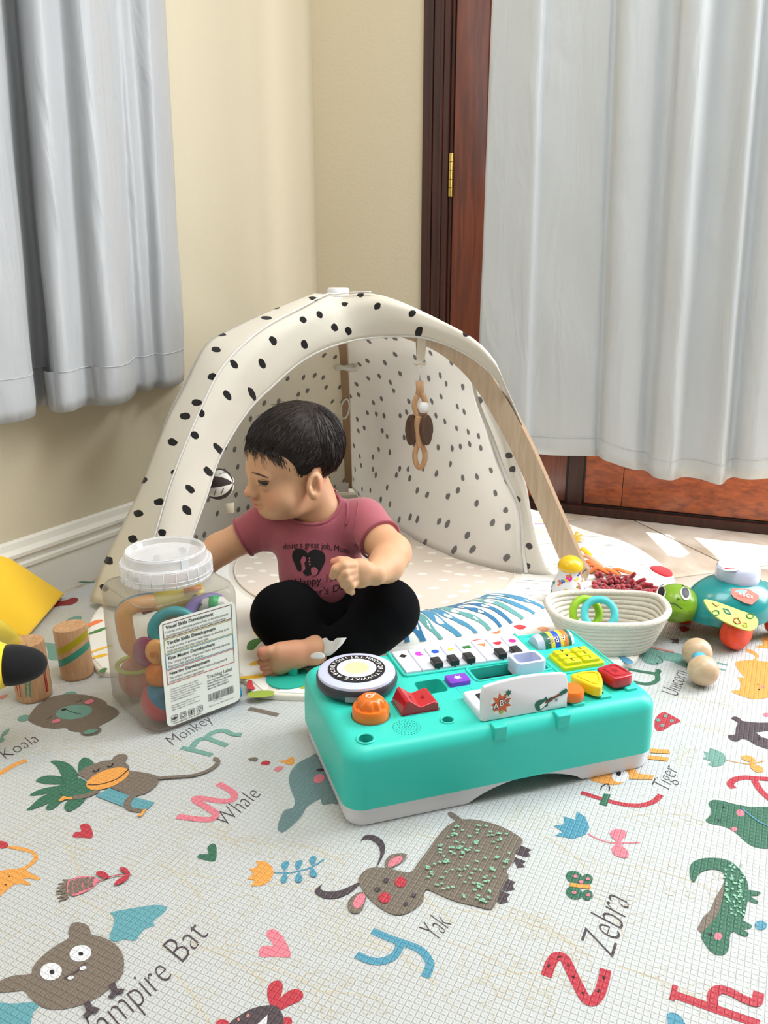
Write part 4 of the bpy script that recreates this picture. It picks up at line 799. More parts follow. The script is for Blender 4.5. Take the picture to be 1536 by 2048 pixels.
# colour-dot zone in front, striped puffed pad
disc_poly('dot_zone', ringpoly(0.335, redge, -104, -38), GZ-0.0002, m_whq, 0.0012)
def gspot(px, py, rx, ry, col):
    c = g(px, py, GZ+.0012); disc_poly('printed_spot', [(c[0]+rx*math.cos(t)*(1+.12*math.sin(3*t)), c[1]+ry*math.sin(t)) for t in np.linspace(0, 6.28, 15)[:-1]], GZ+0.001, fab[col], 0.0004)
for q in ((843, 1305, .010, .014, 'royal'), (898, 1296, .012, .012, 'blue'), (990, 1262, .010, .012, 'orange'), (1040, 1254, .011, .010, 'red'), (1087, 1258, .011, .010, 'peach'), (960, 1281, .013, .004, 'red'), (1125, 1252, .011, .008, 'red'), (1145, 1290, .01, .009, 'orange'), (1010, 1300, .01, .01, 'royal')): gspot(*q)
PA0, PA1, PR0, PR1 = -97, -36, 0.300, 0.430
def padz(r, a): t = (r-PR0)/(PR1-PR0); e = min(1, (a-PA0)/4, (PA1-a)/4); return GZ+0.001+0.024*max(0, math.sin(math.pi*min(1, max(0, t))))**0.6*max(0, e)**0.5+0.0012*math.sin(a*1.9)*math.sin(math.pi*t)
S = [[(GC[0]+r*math.cos(math.radians(a)), GC[1]+r*math.sin(math.radians(a)), padz(r, a)) for a in np.linspace(PA0, PA1, 60)] for r in np.linspace(PR0, PR1, 16)]
v, f = gridsurf(S); gpar(fixn(mk('striped_pad', v, f, m_whq)))
k = 0
for a0 in np.arange(-95, -42, 4.1):
    col = ('sky', 'teal', 'blue', 'blue', 'teal', 'sky')[k % 6]; w0 = rs.uniform(.85, 1.35); k += 1
    L = []; R_ = []
    for i, r in enumerate(np.linspace(PR0+.004, PR1-.003, 14)):
        t = i/13; a = a0-2+7.5*t+0.7*math.sin(7*t+k); w_ = w0*(0.55+0.75*math.sin(math.pi*min(1, .12+t*.9)))
        for lst, aa in ((L, a-w_), (R_, a+w_)): aa = min(max(aa, PA0+.6), PA1-.6); lst.append((GC[0]+r*math.cos(math.radians(aa)), GC[1]+r*math.sin(math.radians(aa)), padz(r, aa)+.0009))
    gpar(fixn(mk('stripe', *gridsurf([L, R_]), fab[col])))
# leaf zone front left
disc_poly('leaf_zone', ringpoly(0.325, redge, -178, -106), GZ-0.0002, m_whq, 0.0012)
def gribbon(name, pts, w_, col, z=GZ+.0012):
    P = spline([g(x, y, z)[:2] for x, y in pts], 5); T = np.gradient(P, axis=0); T /= np.linalg.norm(T, axis=1)[:, None]; N = np.stack([-T[:, 1], T[:, 0]], 1); m_ = len(P)
    wv = w_/2*(0.35+0.65*np.sin(np.linspace(0.2, 2.9, m_)))
    v = [(*q, z) for q in P-N*wv[:, None]]+[(*q, z) for q in P+N*wv[:, None]]; return gpar(mk(name, v, [(i, i+1, m_+i+1, m_+i) for i in range(m_-1)], fab[col], None, False))
for pts, w_, col in (([(505, 1243), (512, 1260), (520, 1275)], .012, 'yellow'), ([(500, 1300), (508, 1285), (522, 1278)], .02, 'green'), ([(480, 1355), (520, 1352), (560, 1338)], .012, 'yellow'), ([(500, 1330), (515, 1325), (535, 1318)], .014, 'yellow'), ([(495, 1390), (520, 1388), (548, 1386)], .022, 'lime'), ([(500, 1360), (500, 1372), (508, 1378)], .01, 'red'), ([(178, 1268), (195, 1262), (212, 1255)], .012, 'green'), ([(180, 1305), (200, 1298), (225, 1290)], .008, 'yellow'), ([(186, 1316), (200, 1312), (215, 1308)], .012, 'yellow'), ([(200, 1345), (206, 1340), (212, 1336)], .01, 'green'), ([(600, 1376), (620, 1372), (640, 1372)], .014, 'lime'), ([(175, 1253), (190, 1245), (205, 1240)], .016, 'orange'), ([(230, 1330), (260, 1318), (300, 1312)], .01, 'yellow')): gribbon('printed_leaf', pts, w_, col)
gribbon('printed_band', [(1240, 1312), (1254, 1321), (1262, 1327)], .016, 'sky')
# small coloured bits at the back, red tag, fringes and chenille nubs
gribbon('printed_band', [(1068, 1047), (1078, 1048), (1090, 1047)], .012, 'purple'); gribbon('printed_band', [(1072, 1043), (1082, 1042), (1092, 1043)], .008, 'lime')
v, f = pillow(spline([np.array(g(x, y, .012)[:2]) for x, y in ((1300, 1135), (1320, 1133), (1340, 1141), (1345, 1150), (1332, 1153), (1312, 1145))], 4, True), 0.004, 0.011, 0.003, 2); gpar(mk('red_tag', v, f, fab['red'], None, True, None, 50))
def strip(name, P, w_, col, th=0.0012):
    P = spline(P, 5); T = np.gradient(P, axis=0); N = np.cross(T, [0, 0, 1.]); N /= np.linalg.norm(N, axis=1)[:, None]+1e-9
    S = [P-N*w_/2, P+N*w_/2]; o = gpar(mk(name, *gridsurf(S), fab[col])); s = o.modifiers.new('t', 'SOLIDIFY'); s.thickness = th; return o
for (x0, y0, x1, y1, hgt) in ((1148, 1084, 1155, 1064, .03), (1150, 1086, 1163, 1070, .022), (1150, 1088, 1166, 1080, .014)):
    a, b = g(x0, y0, GZ), g(x1, y1, hgt*.4+GZ); strip('yellow_fringe', [a, (a+b)/2+np.array([0, 0, .006]), b], .007, 'yellow')
for i, (x0, y0, x1, y1, col, w_) in enumerate(((1155, 1105, 1182, 1112, 'yellow', .020), (1158, 1116, 1205, 1133, 'peach', .016), (1165, 1128, 1200, 1140, 'orange', .022), (1172, 1136, 1215, 1146, 'orange', .020), (1180, 1144, 1225, 1148, 'orange', .020), (1195, 1148, 1240, 1148, 'orange', .018), (1215, 1150, 1262, 1146, 'orange', .018))):
    a, b = g(x0, y0, GZ+.004), g(x1, y1, GZ+.006); P_ = spline([a, a*.65+b*.35+np.array([0, .004, .010]), a*.3+b*.7+np.array([0, -.004, .006]), b], 5); v, f = tube(P_, np.linspace(1, .75, len(P_))*w_*.42, 8, flat=.45); gpar(mk('ribbon', v, f, fab[col]))
m_chen = M('red_chenille', (176, 44, 58), 0.9, sheen=0.5, bump=0.6, bscale=900)
cme = None; NUBC = 0
for j, (y0, xa, xb) in enumerate(((1152, 1198, 1225), (1158, 1194, 1262), (1165, 1192, 1278), (1172, 1192, 1292), (1180, 1196, 1300), (1188, 1230, 1306), (1195, 1262, 1308))):
    for x in np.arange(xa, xb, 8.5):
        x_ = x+rs.uniform(-2, 2)+(4 if j % 2 else 0); p0 = g(x_, y0+3, GZ); tilt = (x_-1235)/70.0
        d = np.array([0.6*tilt+rs.uniform(-.2, .2), -0.7+rs.uniform(-.25, .25), 0.5+rs.uniform(-.15, .2)-0.2*abs(tilt)]); d /= np.linalg.norm(d)
        if cme is None:
            v, f = lathe([(0, 0), (.0042, .001), (.0048, .012), (.0050, .024), (.0038, .0295), (0, .0315)], 8); o = mk('chenille_nub', v, f, m_chen); cme = o.data
        else: o = bpy.data.objects.new('chenille_nub', cme); COL.objects.link(o)
        o.location = tuple(p0); o.rotation_mode = 'QUATERNION'; o.rotation_quaternion = Vector(d).to_track_quat('Z', 'Y'); gpar(o)
# white cloth tags by the foot
m_tag = M('tag_satin', (236, 236, 238), 0.5, trans=0.15)
S = [[at(x, y, Y) for x, y, Y in row] for row in (((632, 1282, 1.235), (650, 1276, 1.225), (668, 1277, 1.22), (693, 1276, 1.21)), ((640, 1296, 1.225), (655, 1292, 1.212), (668, 1292, 1.208), (686, 1287, 1.2)), ((645, 1310, 1.21), (655, 1312, 1.2), (662, 1310, 1.195), (672, 1302, 1.19)))]
o = gpar(mk('cloth_tag', *gridsurf(S), m_tag)); s = o.modifiers.new('sub', 'SUBSURF'); s.subdivision_type = 'SIMPLE'; s.levels = s.render_levels = 1; s = o.modifiers.new('t', 'SOLIDIFY'); s.thickness = 0.001
S = [[at(x, y, Y) for x, y, Y in row] for row in (((622, 1308, 1.19), (635, 1304, 1.185), (650, 1306, 1.18)), ((620, 1318, 1.185), (635, 1318, 1.178), (650, 1319, 1.172)))]
o = gpar(mk('cloth_tag', *gridsurf(S), m_tag)); s = o.modifiers.new('sub', 'SUBSURF'); s.levels = s.render_levels = 2; s = o.modifiers.new('t', 'SOLIDIFY'); s.thickness = 0.0015
# ================================================================ TEAL MUSIC ACTIVITY TABLE (lying without legs)
TO_ = (-0.040, 0.846); TRZ = math.atan2(0.310, 0.951); TH = 0.105
m_teal = M('teal_plastic', (56, 208, 192), 0.38, spec=0.4)
m_basew = M('table_base_white', (232, 230, 234), 0.4)
m_char = M('charcoal_plastic', (58, 60, 66), 0.4)
m_lav = M('pale_lavender_plastic', (206, 212, 238), 0.25)
m_wk = M('white_key', (228, 232, 244), 0.3)
m_bk = M('black_key', (38, 38, 44), 0.35)
m_or = M('orange_plastic', (240, 118, 30), 0.28, coat=0.2); m_rd = M('red_plastic', (190, 22, 40), 0.25, coat=0.3); m_ye = M('yellow_plastic', (244, 212, 26), 0.3); m_lime = M('lime_plastic', (216, 216, 18), 0.3); m_pu = M('purple_plastic', (128, 62, 196), 0.3)
pr = {k: M('ink_'+k, c, 0.45) for k, c in dict(black=(24, 24, 28), white=(244, 244, 246), magenta=(226, 60, 214), blue=(26, 84, 200), yellow=(246, 206, 70), green=(48, 120, 60), orange=(240, 130, 50), red=(222, 40, 60), pink=(238, 40, 150), tan=(246, 208, 168), dgreen=(30, 104, 84), brown=(120, 70, 44), sky=(60, 150, 210), grey=(150, 152, 160), dteal=(30, 130, 120)).items()}
tab = empty('activity_table', 'teal and white musical baby activity table with buttons and piano keys, lying flat on mat', 'activity table', (TO_[0], TO_[1], 0.0), TRZ)
def tadd(o): o.parent = tab; return o
def sect(a0, a1, b0, b1, r, z, n=6): return [(x, y, z) for x, y in rrect((a0+a1)/2, (b0+b1)/2, a1-a0, b1-b0, r, n)]
def loftrings(R):
    n = len(R[0]); v = [p for r in R for p in r]; f = []
    for j in range(len(R)-1): f += [(j*n+i, j*n+(i+1) % n, (j+1)*n+(i+1) % n, (j+1)*n+i) for i in range(n)]
    f.append(tuple(range(n-1, -1, -1))); f.append(tuple((len(R)-1)*n+i for i in range(n))); return v, f
a0, a1, b0, b1 = -0.008, 0.426, -0.010, 0.234
rings = [sect(a0, a1, b0, b1, 0.026, 0.0255), sect(a0, a1, b0, b1, 0.026, 0.05), sect(a0+.001, a1-.001, b0+.001, b1-.001, 0.026, 0.086)]
for t in np.linspace(0.15, 1, 7): ins = 0.001+0.019*(1-math.cos(t*math.pi/2)); rings.append(sect(a0+ins, a1-ins, b0+ins, b1-ins, max(0.026-ins*0.5, .008), 0.086+0.019*math.sin(t*math.pi/2)))
v, f = loftrings(rings); body = mk('body', v, f, m_teal, None, True)
def cut(o, cutters):
    for c in cutters:
        m_ = o.modifiers.new('b', 'BOOLEAN'); m_.operation = 'DIFFERENCE'; m_.object = c; m_.solver = 'EXACT'
    dg = bpy.context.evaluated_depsgraph_get(); dg.update(); me = bpy.data.meshes.new_from_object(o.evaluated_get(dg)); o.modifiers.clear(); o.data = me
    for c in cutters: bpy.data.objects.remove(c)
    me.polygons.foreach_set('use_smooth', [True]*len(me.polygons)); me.set_sharp_from_angle(angle=math.radians(32))
def cutter(poly, z0, z1): v, f = prism(poly, z0, z1); return fixn(mk('c', v, f, m_teal, None, False))
def circ(x, y, r, n=24): return [(x+r*math.cos(t), y+r*math.sin(t)) for t in np.linspace(0, 2*math.pi, n, endpoint=False)]
KQ = [(0.124, 0.152), (0.320, 0.148), (0.322, 0.216), (0.124, 0.220)]
cut(body, [cutter(KQ, 0.092, 0.2), cutter(rrect(0.145, 0.112, 0.038, 0.036, 0.006), 0.072, 0.2), cutter(rrect(0.268, 0.125, 0.110, 0.032, 0.005), 0.088, 0.2), cutter(rrect(0.366, 0.182, 0.062, 0.036, 0.004), 0.09, 0.2), cutter(circ(0.0243, 0.017, 0.0095), 0.08, 0.2), cutter(circ(0.134, 0.026, 0.0075), 0.08, 0.2)])
tadd(body)
# white base with the arched underside
def basez(a): t = (a-0.155)/0.16; return 0.001+0.022*math.sin(math.pi*t)**0.7 if 0 < t < 1 else 0.001
bo = [(p[0], p[1]) for p in resample(np.array(rrect(0.209, 0.112, 0.424, 0.234, 0.022, 6)+[rrect(0.209, 0.112, 0.424, 0.234, 0.022, 6)[0]]), 150)[:-1]]
v = [(x, y, basez(x)) for x, y in bo]+[(x*1.0, y, 0.026) for x, y in bo]; n = len(bo)
fb = [(i, (i+1) % n, n+(i+1) % n, n+i) for i in range(n)]+[tuple(range(n, 2*n))]
tadd(fixn(mk('base_rim', v, fb, m_basew, None, True, None, 40)))
def slab(name, poly, z0, h, mat, ins=0.0015, parent=None): v, f = pillow(poly, z0, h, ins, 3); o = mk(name, v, f, mat, None, True, None, 35); o.parent = parent or tab; return o
def decal(name, poly, z, mat, parent=None): o = mk(name, [(p[0], p[1], z) for p in poly], [tuple(range(len(poly)))], mat, None, False); fixn_up(o); o.parent = parent or tab; return o
def fixn_up(o):
    if o.data.polygons and o.data.polygons[0].normal.z < 0: o.data.flip_normals()
def flat_text(s, cx, cy, z, h, mat, parent, rot=0.0, bold=0.0):
    ux, uy = (math.cos(rot), math.sin(rot), 0), (-math.sin(rot), math.cos(rot), 0); v, f, w = text_geo(s, 0, 1, bold); ymid = 0.35
    V = [np.array([cx, cy, z])+np.array(ux)*(p[0]-w/2)*h+np.array(uy)*(p[1]-ymid)*h for p in v]; o = mk('lettering', V, f, mat, None, False); o.parent = parent or tab; return o
# turntable disc
dc = (0.051, 0.146); disc = bpy.data.objects.new('turntable', None); COL.objects.link(disc); disc.parent = tab; disc.location = (dc[0], dc[1], TH)
def dpart(name, prof, mat, n=48): v, f = lathe(prof, n); o = mk(name, v, f, mat, None, True, None, 40); o.parent = disc; return o
dpart('housing', [(0.046, 0.0), (0.052, 0.004), (0.0545, 0.008), (0.0545, 0.017), (0.053, 0.0195), (0.0, 0.0195)], m_char)
dpart('light_ring', [(0.0525, 0.019), (0.0515, 0.0225), (0.047, 0.0245), (0.0, 0.0255)], m_lav)
dpart('letter_ring', [(0.0385, 0.0245), (0.0385, 0.0259), (0.0, 0.0262)], pr['black'])
dpart('centre_label', [(0.0265, 0.0262), (0.0265, 0.0265), (0.0, 0.0266)], pr['white'])
dpart('centre_patch', [(0.017, 0.0266), (0.017, 0.0268), (0.0, 0.0269)], pr['tan'])
for i, ch in enumerate('ABCDEFGHIJKLMNOPQRSTUVWXYZ'):
    th = math.radians(208-i*360/26.6); flat_text(ch, 0.0325*math.cos(th), 0.0325*math.sin(th), 0.0266, 0.0085, pr['white'], disc, th-math.pi/2, 0.012)
for th_, w_ in ((-1.95, 0.020), (-0.25, 0.010)):
    P = [(0.0549*math.cos(th_+t), 0.0549*math.sin(th_+t)) for t in np.linspace(-w_*9, w_*9, 8)]
    v = [(x, y, 0.005) for x, y in P]+[(x, y, 0.0125) for x, y in P]; o = mk('side_tab', v, [(i, i+1, 9+i, 8+i) for i in range(7)], pr['grey']); o.parent = disc
# orange dial
kn = bpy.data.objects.new('dial', None); COL.objects.link(kn); kn.parent = tab; kn.location = (0.046, 0.066, TH)
v, f = lathe([(0.0235, 0), (0.0235, 0.012), (0.022, 0.0145), (0.017, 0.0155), (0, 0.0155)], 40); o = mk('dial_base', v, f, m_or, None, True, None, 40); o.parent = kn
R = []
for r, z, sc in ((0.0180, 0.0150, .06), (0.0178, 0.018, .07), (0.0165, 0.0215, .07), (0.0145, 0.0245, .05), (0.0122, 0.0265, .0), (0.009, 0.0275, 0)):
    R.append([(r*(1+sc*math.cos(10*t))*math.cos(t), r*(1+sc*math.cos(10*t))*math.sin(t), z) for t in np.linspace(0, 2*math.pi, 80, endpoint=False)])
v, f = loftrings(R); o = mk('dial_knob', v, f, m_or, None, True, None, 50); o.parent = kn
v, f = tube([(0.004*math.cos(t)-.002, 0.004*math.sin(t), 0.0278) for t in np.linspace(0.6, 5.6, 12)]+[(0.003, 0.001, .0278), (0.007, 0.004, .0275)], 0.0008, 5); o = mk('dial_mark', v, f, pr['white']); o.parent = kn
v, f = tube([(*p, TH+0.0002) for p in circ(0.046, 0.066, 0.0245)], 0.0006, 5, True); tadd(mk('dial_gap', v, f, pr['dteal']))
# red rocker switch
P = [(0.0, 0.0), (0.0, 0.005), (0.006, 0.019), (0.009, 0.0205), (0.024, 0.009), (0.027, 0.0085), (0.044, 0.013), (0.049, 0.010), (0.050, 0.0)]
v = [(0.083+x, 0.052+sk*0.003*(1 if 0.008 < x < 0.045 else 0), TH+z) for sk in (0,) for x, z in P]+[(0.083+x, 0.091, TH+z) for x, z in P]; n = len(P)
o = fixn(mk('rocker_switch', v, [(i, i+1, n+i+1, n+i) for i in range(n-1)]+[tuple(range(n)), tuple(range(n, 2*n))], m_rd, None, True, None, 30)); b_ = o.modifiers.new('b', 'BEVEL'); b_.width = 0.0012; b_.segments = 2; rk = tadd(o)
for cx, s_ in ((0.017, 1), (0.036, -1)):
    zz = [0.0137, 0.0112][0 if s_ == 1 else 1]; o = mk('arrow_mark', [(0.083+cx, 0.068, TH+zz+.0012), (0.083+cx+.004*s_, 0.072, TH+zz+.0012-.0026*(1 if s_ == 1 else .35)), (0.083+cx, 0.076, TH+zz+.0012)], [(0, 1, 2)], M('dark_red_mark', (140, 10, 26), .4), None, False); o.parent = rk
v, f = tube([(x, y, TH+.0002) for x, y in rrect(0.108, 0.0715, 0.053, 0.042, 0.003, 3)], 0.0007, 5, True); tadd(mk('switch_gap', v, f, pr['dteal']))
# holes' rims, speaker grilles
for x, y, r in ((0.0243, 0.017, 0.0105), (0.134, 0.026, 0.0085)):
    v, f = tube([(*p, TH) for p in circ(x, y, r, 28)], 0.0016, 8, True); tadd(mk('peg_socket', v, f, m_teal))
v, f = box(0.0232, 0.0242, 0.008, 0.0265, 0.081, 0.095); tadd(mk('socket_slit', v, f, pr['black'], None, False))
g_ = G()
for rr_, nn in ((0.0022, 5), (0.0058, 10), (0.0095, 15), (0.0132, 20), (0.0168, 26)):
    for i in range(nn):
        t = 2*math.pi*i/nn+rr_*80; g_.add([(0.080+rr_*math.cos(t)+.0008*math.cos(q), 0.026+rr_*math.sin(t)+.0008*math.sin(q), TH+.0003) for q in np.linspace(0, 6.28, 7)[:-1]], [tuple(range(6))])
for i in range(5):
    for j in range(4): g_.add([(0.176+i*.0045+.0007*math.cos(q), 0.078+j*.0055+.0007*math.sin(q), TH+.0003) for q in np.linspace(0, 6.28, 7)[:-1]], [tuple(range(6))])
o = tadd(g_.build('speaker_holes', pr['dteal'], None, False)); o['kind'] = 'stuff'
pb = slab('purple_button', rrect(0.184, 0.1125, 0.031, 0.023, 0.003), TH, 0.007, m_pu)
decal('button_star', [(0.184+(0.006 if i % 2 else .003)*math.cos(i*math.pi/5), 0.1125+(0.006 if i % 2 else .003)*math.sin(i*math.pi/5)) for i in range(10)], TH+.0073, pr['white'], pb)
# piano keys
sym = ['black', 'magenta', 'blue', 'yellow', 'green', 'orange', 'red', 'pink']
def keyquad(i, i2):
    lerp = lambda p, q, t: (p[0]+(q[0]-p[0])*t, p[1]+(q[1]-p[1])*t)
    A_, B_, C_, D_ = KQ; return [lerp(A_, B_, i/8), lerp(A_, B_, i2/8), lerp(D_, C_, i2/8), lerp(D_, C_, i/8)]
for i in range(8):
    q = keyquad(i+.03, i+.97); P = np.array(q); P[2:, 1] -= 0.001; P[:2, 1] += 0.0015
    P = resample(np.vstack([P, P[:1]]), 25)[:-1]; k_ = slab('white_key', P, 0.0925, 0.017, m_wk, 0.0012)
    c = np.array(q).mean(0)+np.array([0, 0.015]); z = 0.1098; r = 0.0062
    shp = {0: [(0, r), (r, 0), (0, -r), (-r, 0)], 1: [(r*math.cos(t), r*math.sin(t)) for t in np.linspace(.6, 5.6, 14)]+[(.3*r, 0)], 2: circ(0, 0, r, 6), 3: [((r if j % 2 == 0 else r*.5)*math.cos(j*math.pi/5+.3), (r if j % 2 == 0 else r*.5)*math.sin(j*math.pi/5+.3)) for j in range(10)], 4: [(r, r*.7), (-r, r*.7), (-r, -r*.7), (r, -r*.7)], 5: [(r, .6*r), (-r, .8*r), (.4*r, -r)], 6: [(1.1*r*math.cos(t), .75*r*math.sin(t)+.2*r*math.cos(2*t)) for t in np.linspace(0, 6.28, 16)[:-1]], 7: circ(0, 0, r*.95, 18)}[i]
    decal('key_symbol', [(c[0]+x, c[1]+y) for x, y in shp], z, pr[sym[i]], k_)
for i in (2, 3, 4, 6, 7):
    q = keyquad(i-.28, i+.28); x0, x1 = q[0][0], q[1][0]; y = (q[0][1]+q[1][1])/2; slab('black_key', rrect((x0+x1)/2, y+0.011, x1-x0, 0.020, 0.002, 3), 0.1085, 0.0085, m_bk, 0.002)
# raised frames around the key bed
for P in ([(0.121, 0.224), (0.121, 0.149), (0.323, 0.144), (0.325, 0.222)],): v, f = tube([(*p, TH+.0005) for p in resample(np.array(P), 60)], 0.0028, 8); tadd(mk('key_frame', v, f, m_teal))
# picture slider with white cup
slab('slider_floor', rrect(0.268, 0.125, 0.108, 0.030, 0.004), 0.0882, 0.001, pr['black'], .0004)
for x, c, w_ in ((0.229, 'brown', .026), (0.256, 'sky', .026), (0.283, 'tan', .02)): slab('picture_card', rrect(x, 0.124, w_, 0.022, 0.001, 2), 0.0892, 0.0008, pr[c], .0003)
decal('picture_blob', circ(0.256, 0.124, 0.007), .0902, pr['yellow']); decal('picture_blob', circ(0.229, 0.122, 0.006), .0902, pr['green'])
ro = rrect(0.293, 0.121, 0.046, 0.036, 0.008, 5); ri = rrect(0.293, 0.121, 0.036, 0.026, 0.005, 5); n = len(ro)
R = [[(x, y, 0.100) for x, y in ro], [(x, y, 0.120) for x, y in ro], [(x*.98+.293*.02, y*.98+.121*.02, 0.1215) for x, y in ro], [(x, y, 0.1215) for x, y in ri], [(x*.97+.293*.03, y*.97+.121*.03, 0.1195) for x, y in ri], [(x, y, 0.103) for x, y in ri]]
v = [p for r in R for p in r]; f = [(j*n+i, j*n+(i+1) % n, (j+1)*n+(i+1) % n, (j+1)*n+i) for j in range(5) for i in range(n)]+[tuple(range(5*n, 6*n)), tuple(range(n-1, -1, -1))]
tadd(mk('slider_cup', v, f, m_lav, None, True, None, 35))
v, f = tube([(x, y, TH+.0003) for x, y in rrect(0.268, 0.125, 0.118, 0.040, 0.006, 4)], 0.0014, 6, True); tadd(mk('slider_frame', v, f, m_teal))
# flip-open book: tray and standing flap
tray = slab('book_tray', rrect(0.233, 0.040, 0.122, 0.062, 0.006), TH-.001, 0.011, m_wk, 0.003)
decal('tray_picture', rrect(0.200, 0.042, 0.03, 0.034, 0.004), TH+.0103, pr['black'], tray)
flap = bpy.data.objects.new('book_flap', None); COL.objects.link(flap); flap.parent = tab; flap.location = (0.232, 0.010, TH); flap.rotation_euler = (math.radians(-8), 0, 0)
P = [(-0.060, 0.0), (0.060, 0.0), (0.062, 0.030), (0.060, 0.040), (0.054, 0.046), (0.0, 0.050), (-0.050, 0.046), (-0.056, 0.042), (-0.059, 0.034)]
P = resample(np.vstack([spline([np.array(p) for p in P[1:]], 4), P[0], P[1]]), 60)[:-1]
v, f = pillow(P, -0.003, 0.006, 0.002, 2); V = [(x, -z, y) for x, y, z in v]; o = fixn(mk('flap_panel', V, f, m_basew, None, True, None, 40)); o.parent = flap
def fd(name, poly, mat, y=-0.0034): o = mk(name, [(p[0], y, p[1]) for p in poly], [tuple(range(len(poly)))], mat, None, False); o.parent = flap; return o
fd('sticker', circ(-0.033, 0.021, 0.0155), M('sticker_clear', (232, 230, 226), .5), -.0033)
fd('sticker_burst', [(-0.033+(0.0148 if i % 2 else .0085)*math.cos(i*math.pi/9), 0.0205+(0.0148 if i % 2 else .0085)*math.sin(i*math.pi/9)) for i in range(18)], M('burst_orange', (206, 96, 54), .5), -.0036)
for ch, x, z in (('A', -.0405, .0185), ('B', -.033, .0215), ('C', -.026, .0235)):
    for m_, b_, dy in ((pr['black'], .045, -.0039), (pr['white'], .0, -.0042)):
        v, f, w = text_geo(ch, 0, 1, b_); o = mk('sticker_letter', [(x+(p[0]-w/2)*.011, dy, z+(p[1]-.35)*.0115) for p in v], f, m_, None, False); o.parent = flap
fd('sticker_star', [(-0.023+(0.005 if i % 2 else .0025)*math.cos(i*math.pi/6), 0.033+(0.005 if i % 2 else .0025)*math.sin(i*math.pi/6)) for i in range(12)], pr['dgreen'], -.0038)
fd('sticker_note', circ(-.033, .0095, .0026, 10), M('note_green', (150, 180, 90), .5), -.004)
def rot(P, a, c): return [(c[0]+x*math.cos(a)-y*math.sin(a), c[1]+x*math.sin(a)+y*math.cos(a)) for x, y in P]
ga = math.radians(20); gc_ = (0.024, 0.010)
fd('guitar_outline', [tuple(p) for p in spline([np.array(q) for q in rot([(-.0105, .0005), (-.009, .0055), (-.003, .0075), (.003, .0055), (.009, .0065), (.009, .003), (.0155, .0022), (.0155, -.0022), (.008, -.003), (.006, -.0062), (.001, -.0052), (-.004, -.0065), (-.0095, -.0045)], ga, gc_)], 3, True)], pr['dgreen'])
fd('guitar_plate', rot([(-.004, .0), (.006, .002), (.007, -.002), (.001, -.004), (-.005, -.005)], ga, gc_), pr['white'], -.0037)
fd('guitar_neck', rot([(.004, .0013), (.0285, .0016), (.0285, -.0016), (.004, -.0013)], ga, gc_), pr['brown'], -.0039)
fd('guitar_head', rot([(.027, .0028), (.037, .0035), (.039, .0), (.036, -.0025), (.027, -.002)], ga, gc_), pr['dgreen'], -.0041)
fd('sticker_spark', circ(.044, .0125, .0022, 8), pr['grey'], -.0037)
for x in (0.190, 0.278):
    v, f = box(x-.009, x+.009, -.0115, .004, .088, .1062); o = mk('flap_hinge', v, f, m_teal, None, False); b_ = o.modifiers.new('b', 'BEVEL'); b_.width = .0015; b_.segments = 2; tadd(o)
# ABC roller
rol = bpy.data.objects.new('roller', None); COL.objects.link(rol); rol.parent = tab; rol.location = (0.366, 0.182, 0.104); rol.rotation_euler = (0, 0, math.radians(2))
def ringseg(name, x0, x1, r, mat, r2=None): v, f = lathe([(0, x0), (r, x0), (r2 or r, x1), (0, x1)], 36); o = mk(name, [(z, y, x) for x, y, z in v], f, mat, None, True, None, 40); o = fixn(o); o.parent = rol; return o
ringseg('roller_end', -.030, -.020, .0145, m_lav, .0178); ringseg('roller_end', .025, .031, .0178, m_lav, .015)
for i, (x0, x1, c) in enumerate(((-.020, -.010, 'dgreen'), (-.010, -.003, 'yellow'), (-.003, .006, 'blue'), (.006, .012, 'yellow'), (.012, .020, 'orange'), (.020, .025, 'dgreen'))): ringseg('roller_band', x0, x1, .018, pr[c])
for ch, x in (('A', .012), ('B', .001), ('C', -.010)):
    for m_, b_, r in ((pr['black'], .05, .0183), (pr['white'], .0, .0186)):
        v, f, w = text_geo(ch, 0, 1, b_); V = []
        for p in v:
            ang = math.radians(-48)-(p[1]-.35)*.0125/.018; V.append((x-(p[0]-w/2)*.0125, r*math.sin(ang)*1.0, r*math.cos(ang)))
        o = mk('roller_letter', V, f, m_, None, False); o.parent = rol
# number pad
pad = slab('number_pad', rrect(0.370, 0.117, 0.066, 0.048, 0.004), TH, 0.006, m_lime, .002)
for i, ch in enumerate('654321'):
    x = 0.355+(i % 2)*0.029; y = 0.132-(i//2)*0.0145; k_ = slab('number_key', rrect(x, y, 0.026, 0.0125, 0.003, 4), TH+.0055, 0.006, m_lime, .0025, pad)
    flat_text(ch, x, y, TH+.0118, 0.0095, pr['black'], k_, math.pi, .01)
v, f = tube([(x, y, TH+.0003) for x, y in rrect(0.372, 0.15, 0.088, 0.125, 0.006, 4)], 0.0016, 6, True); tadd(mk('panel_frame', v, f, m_teal))
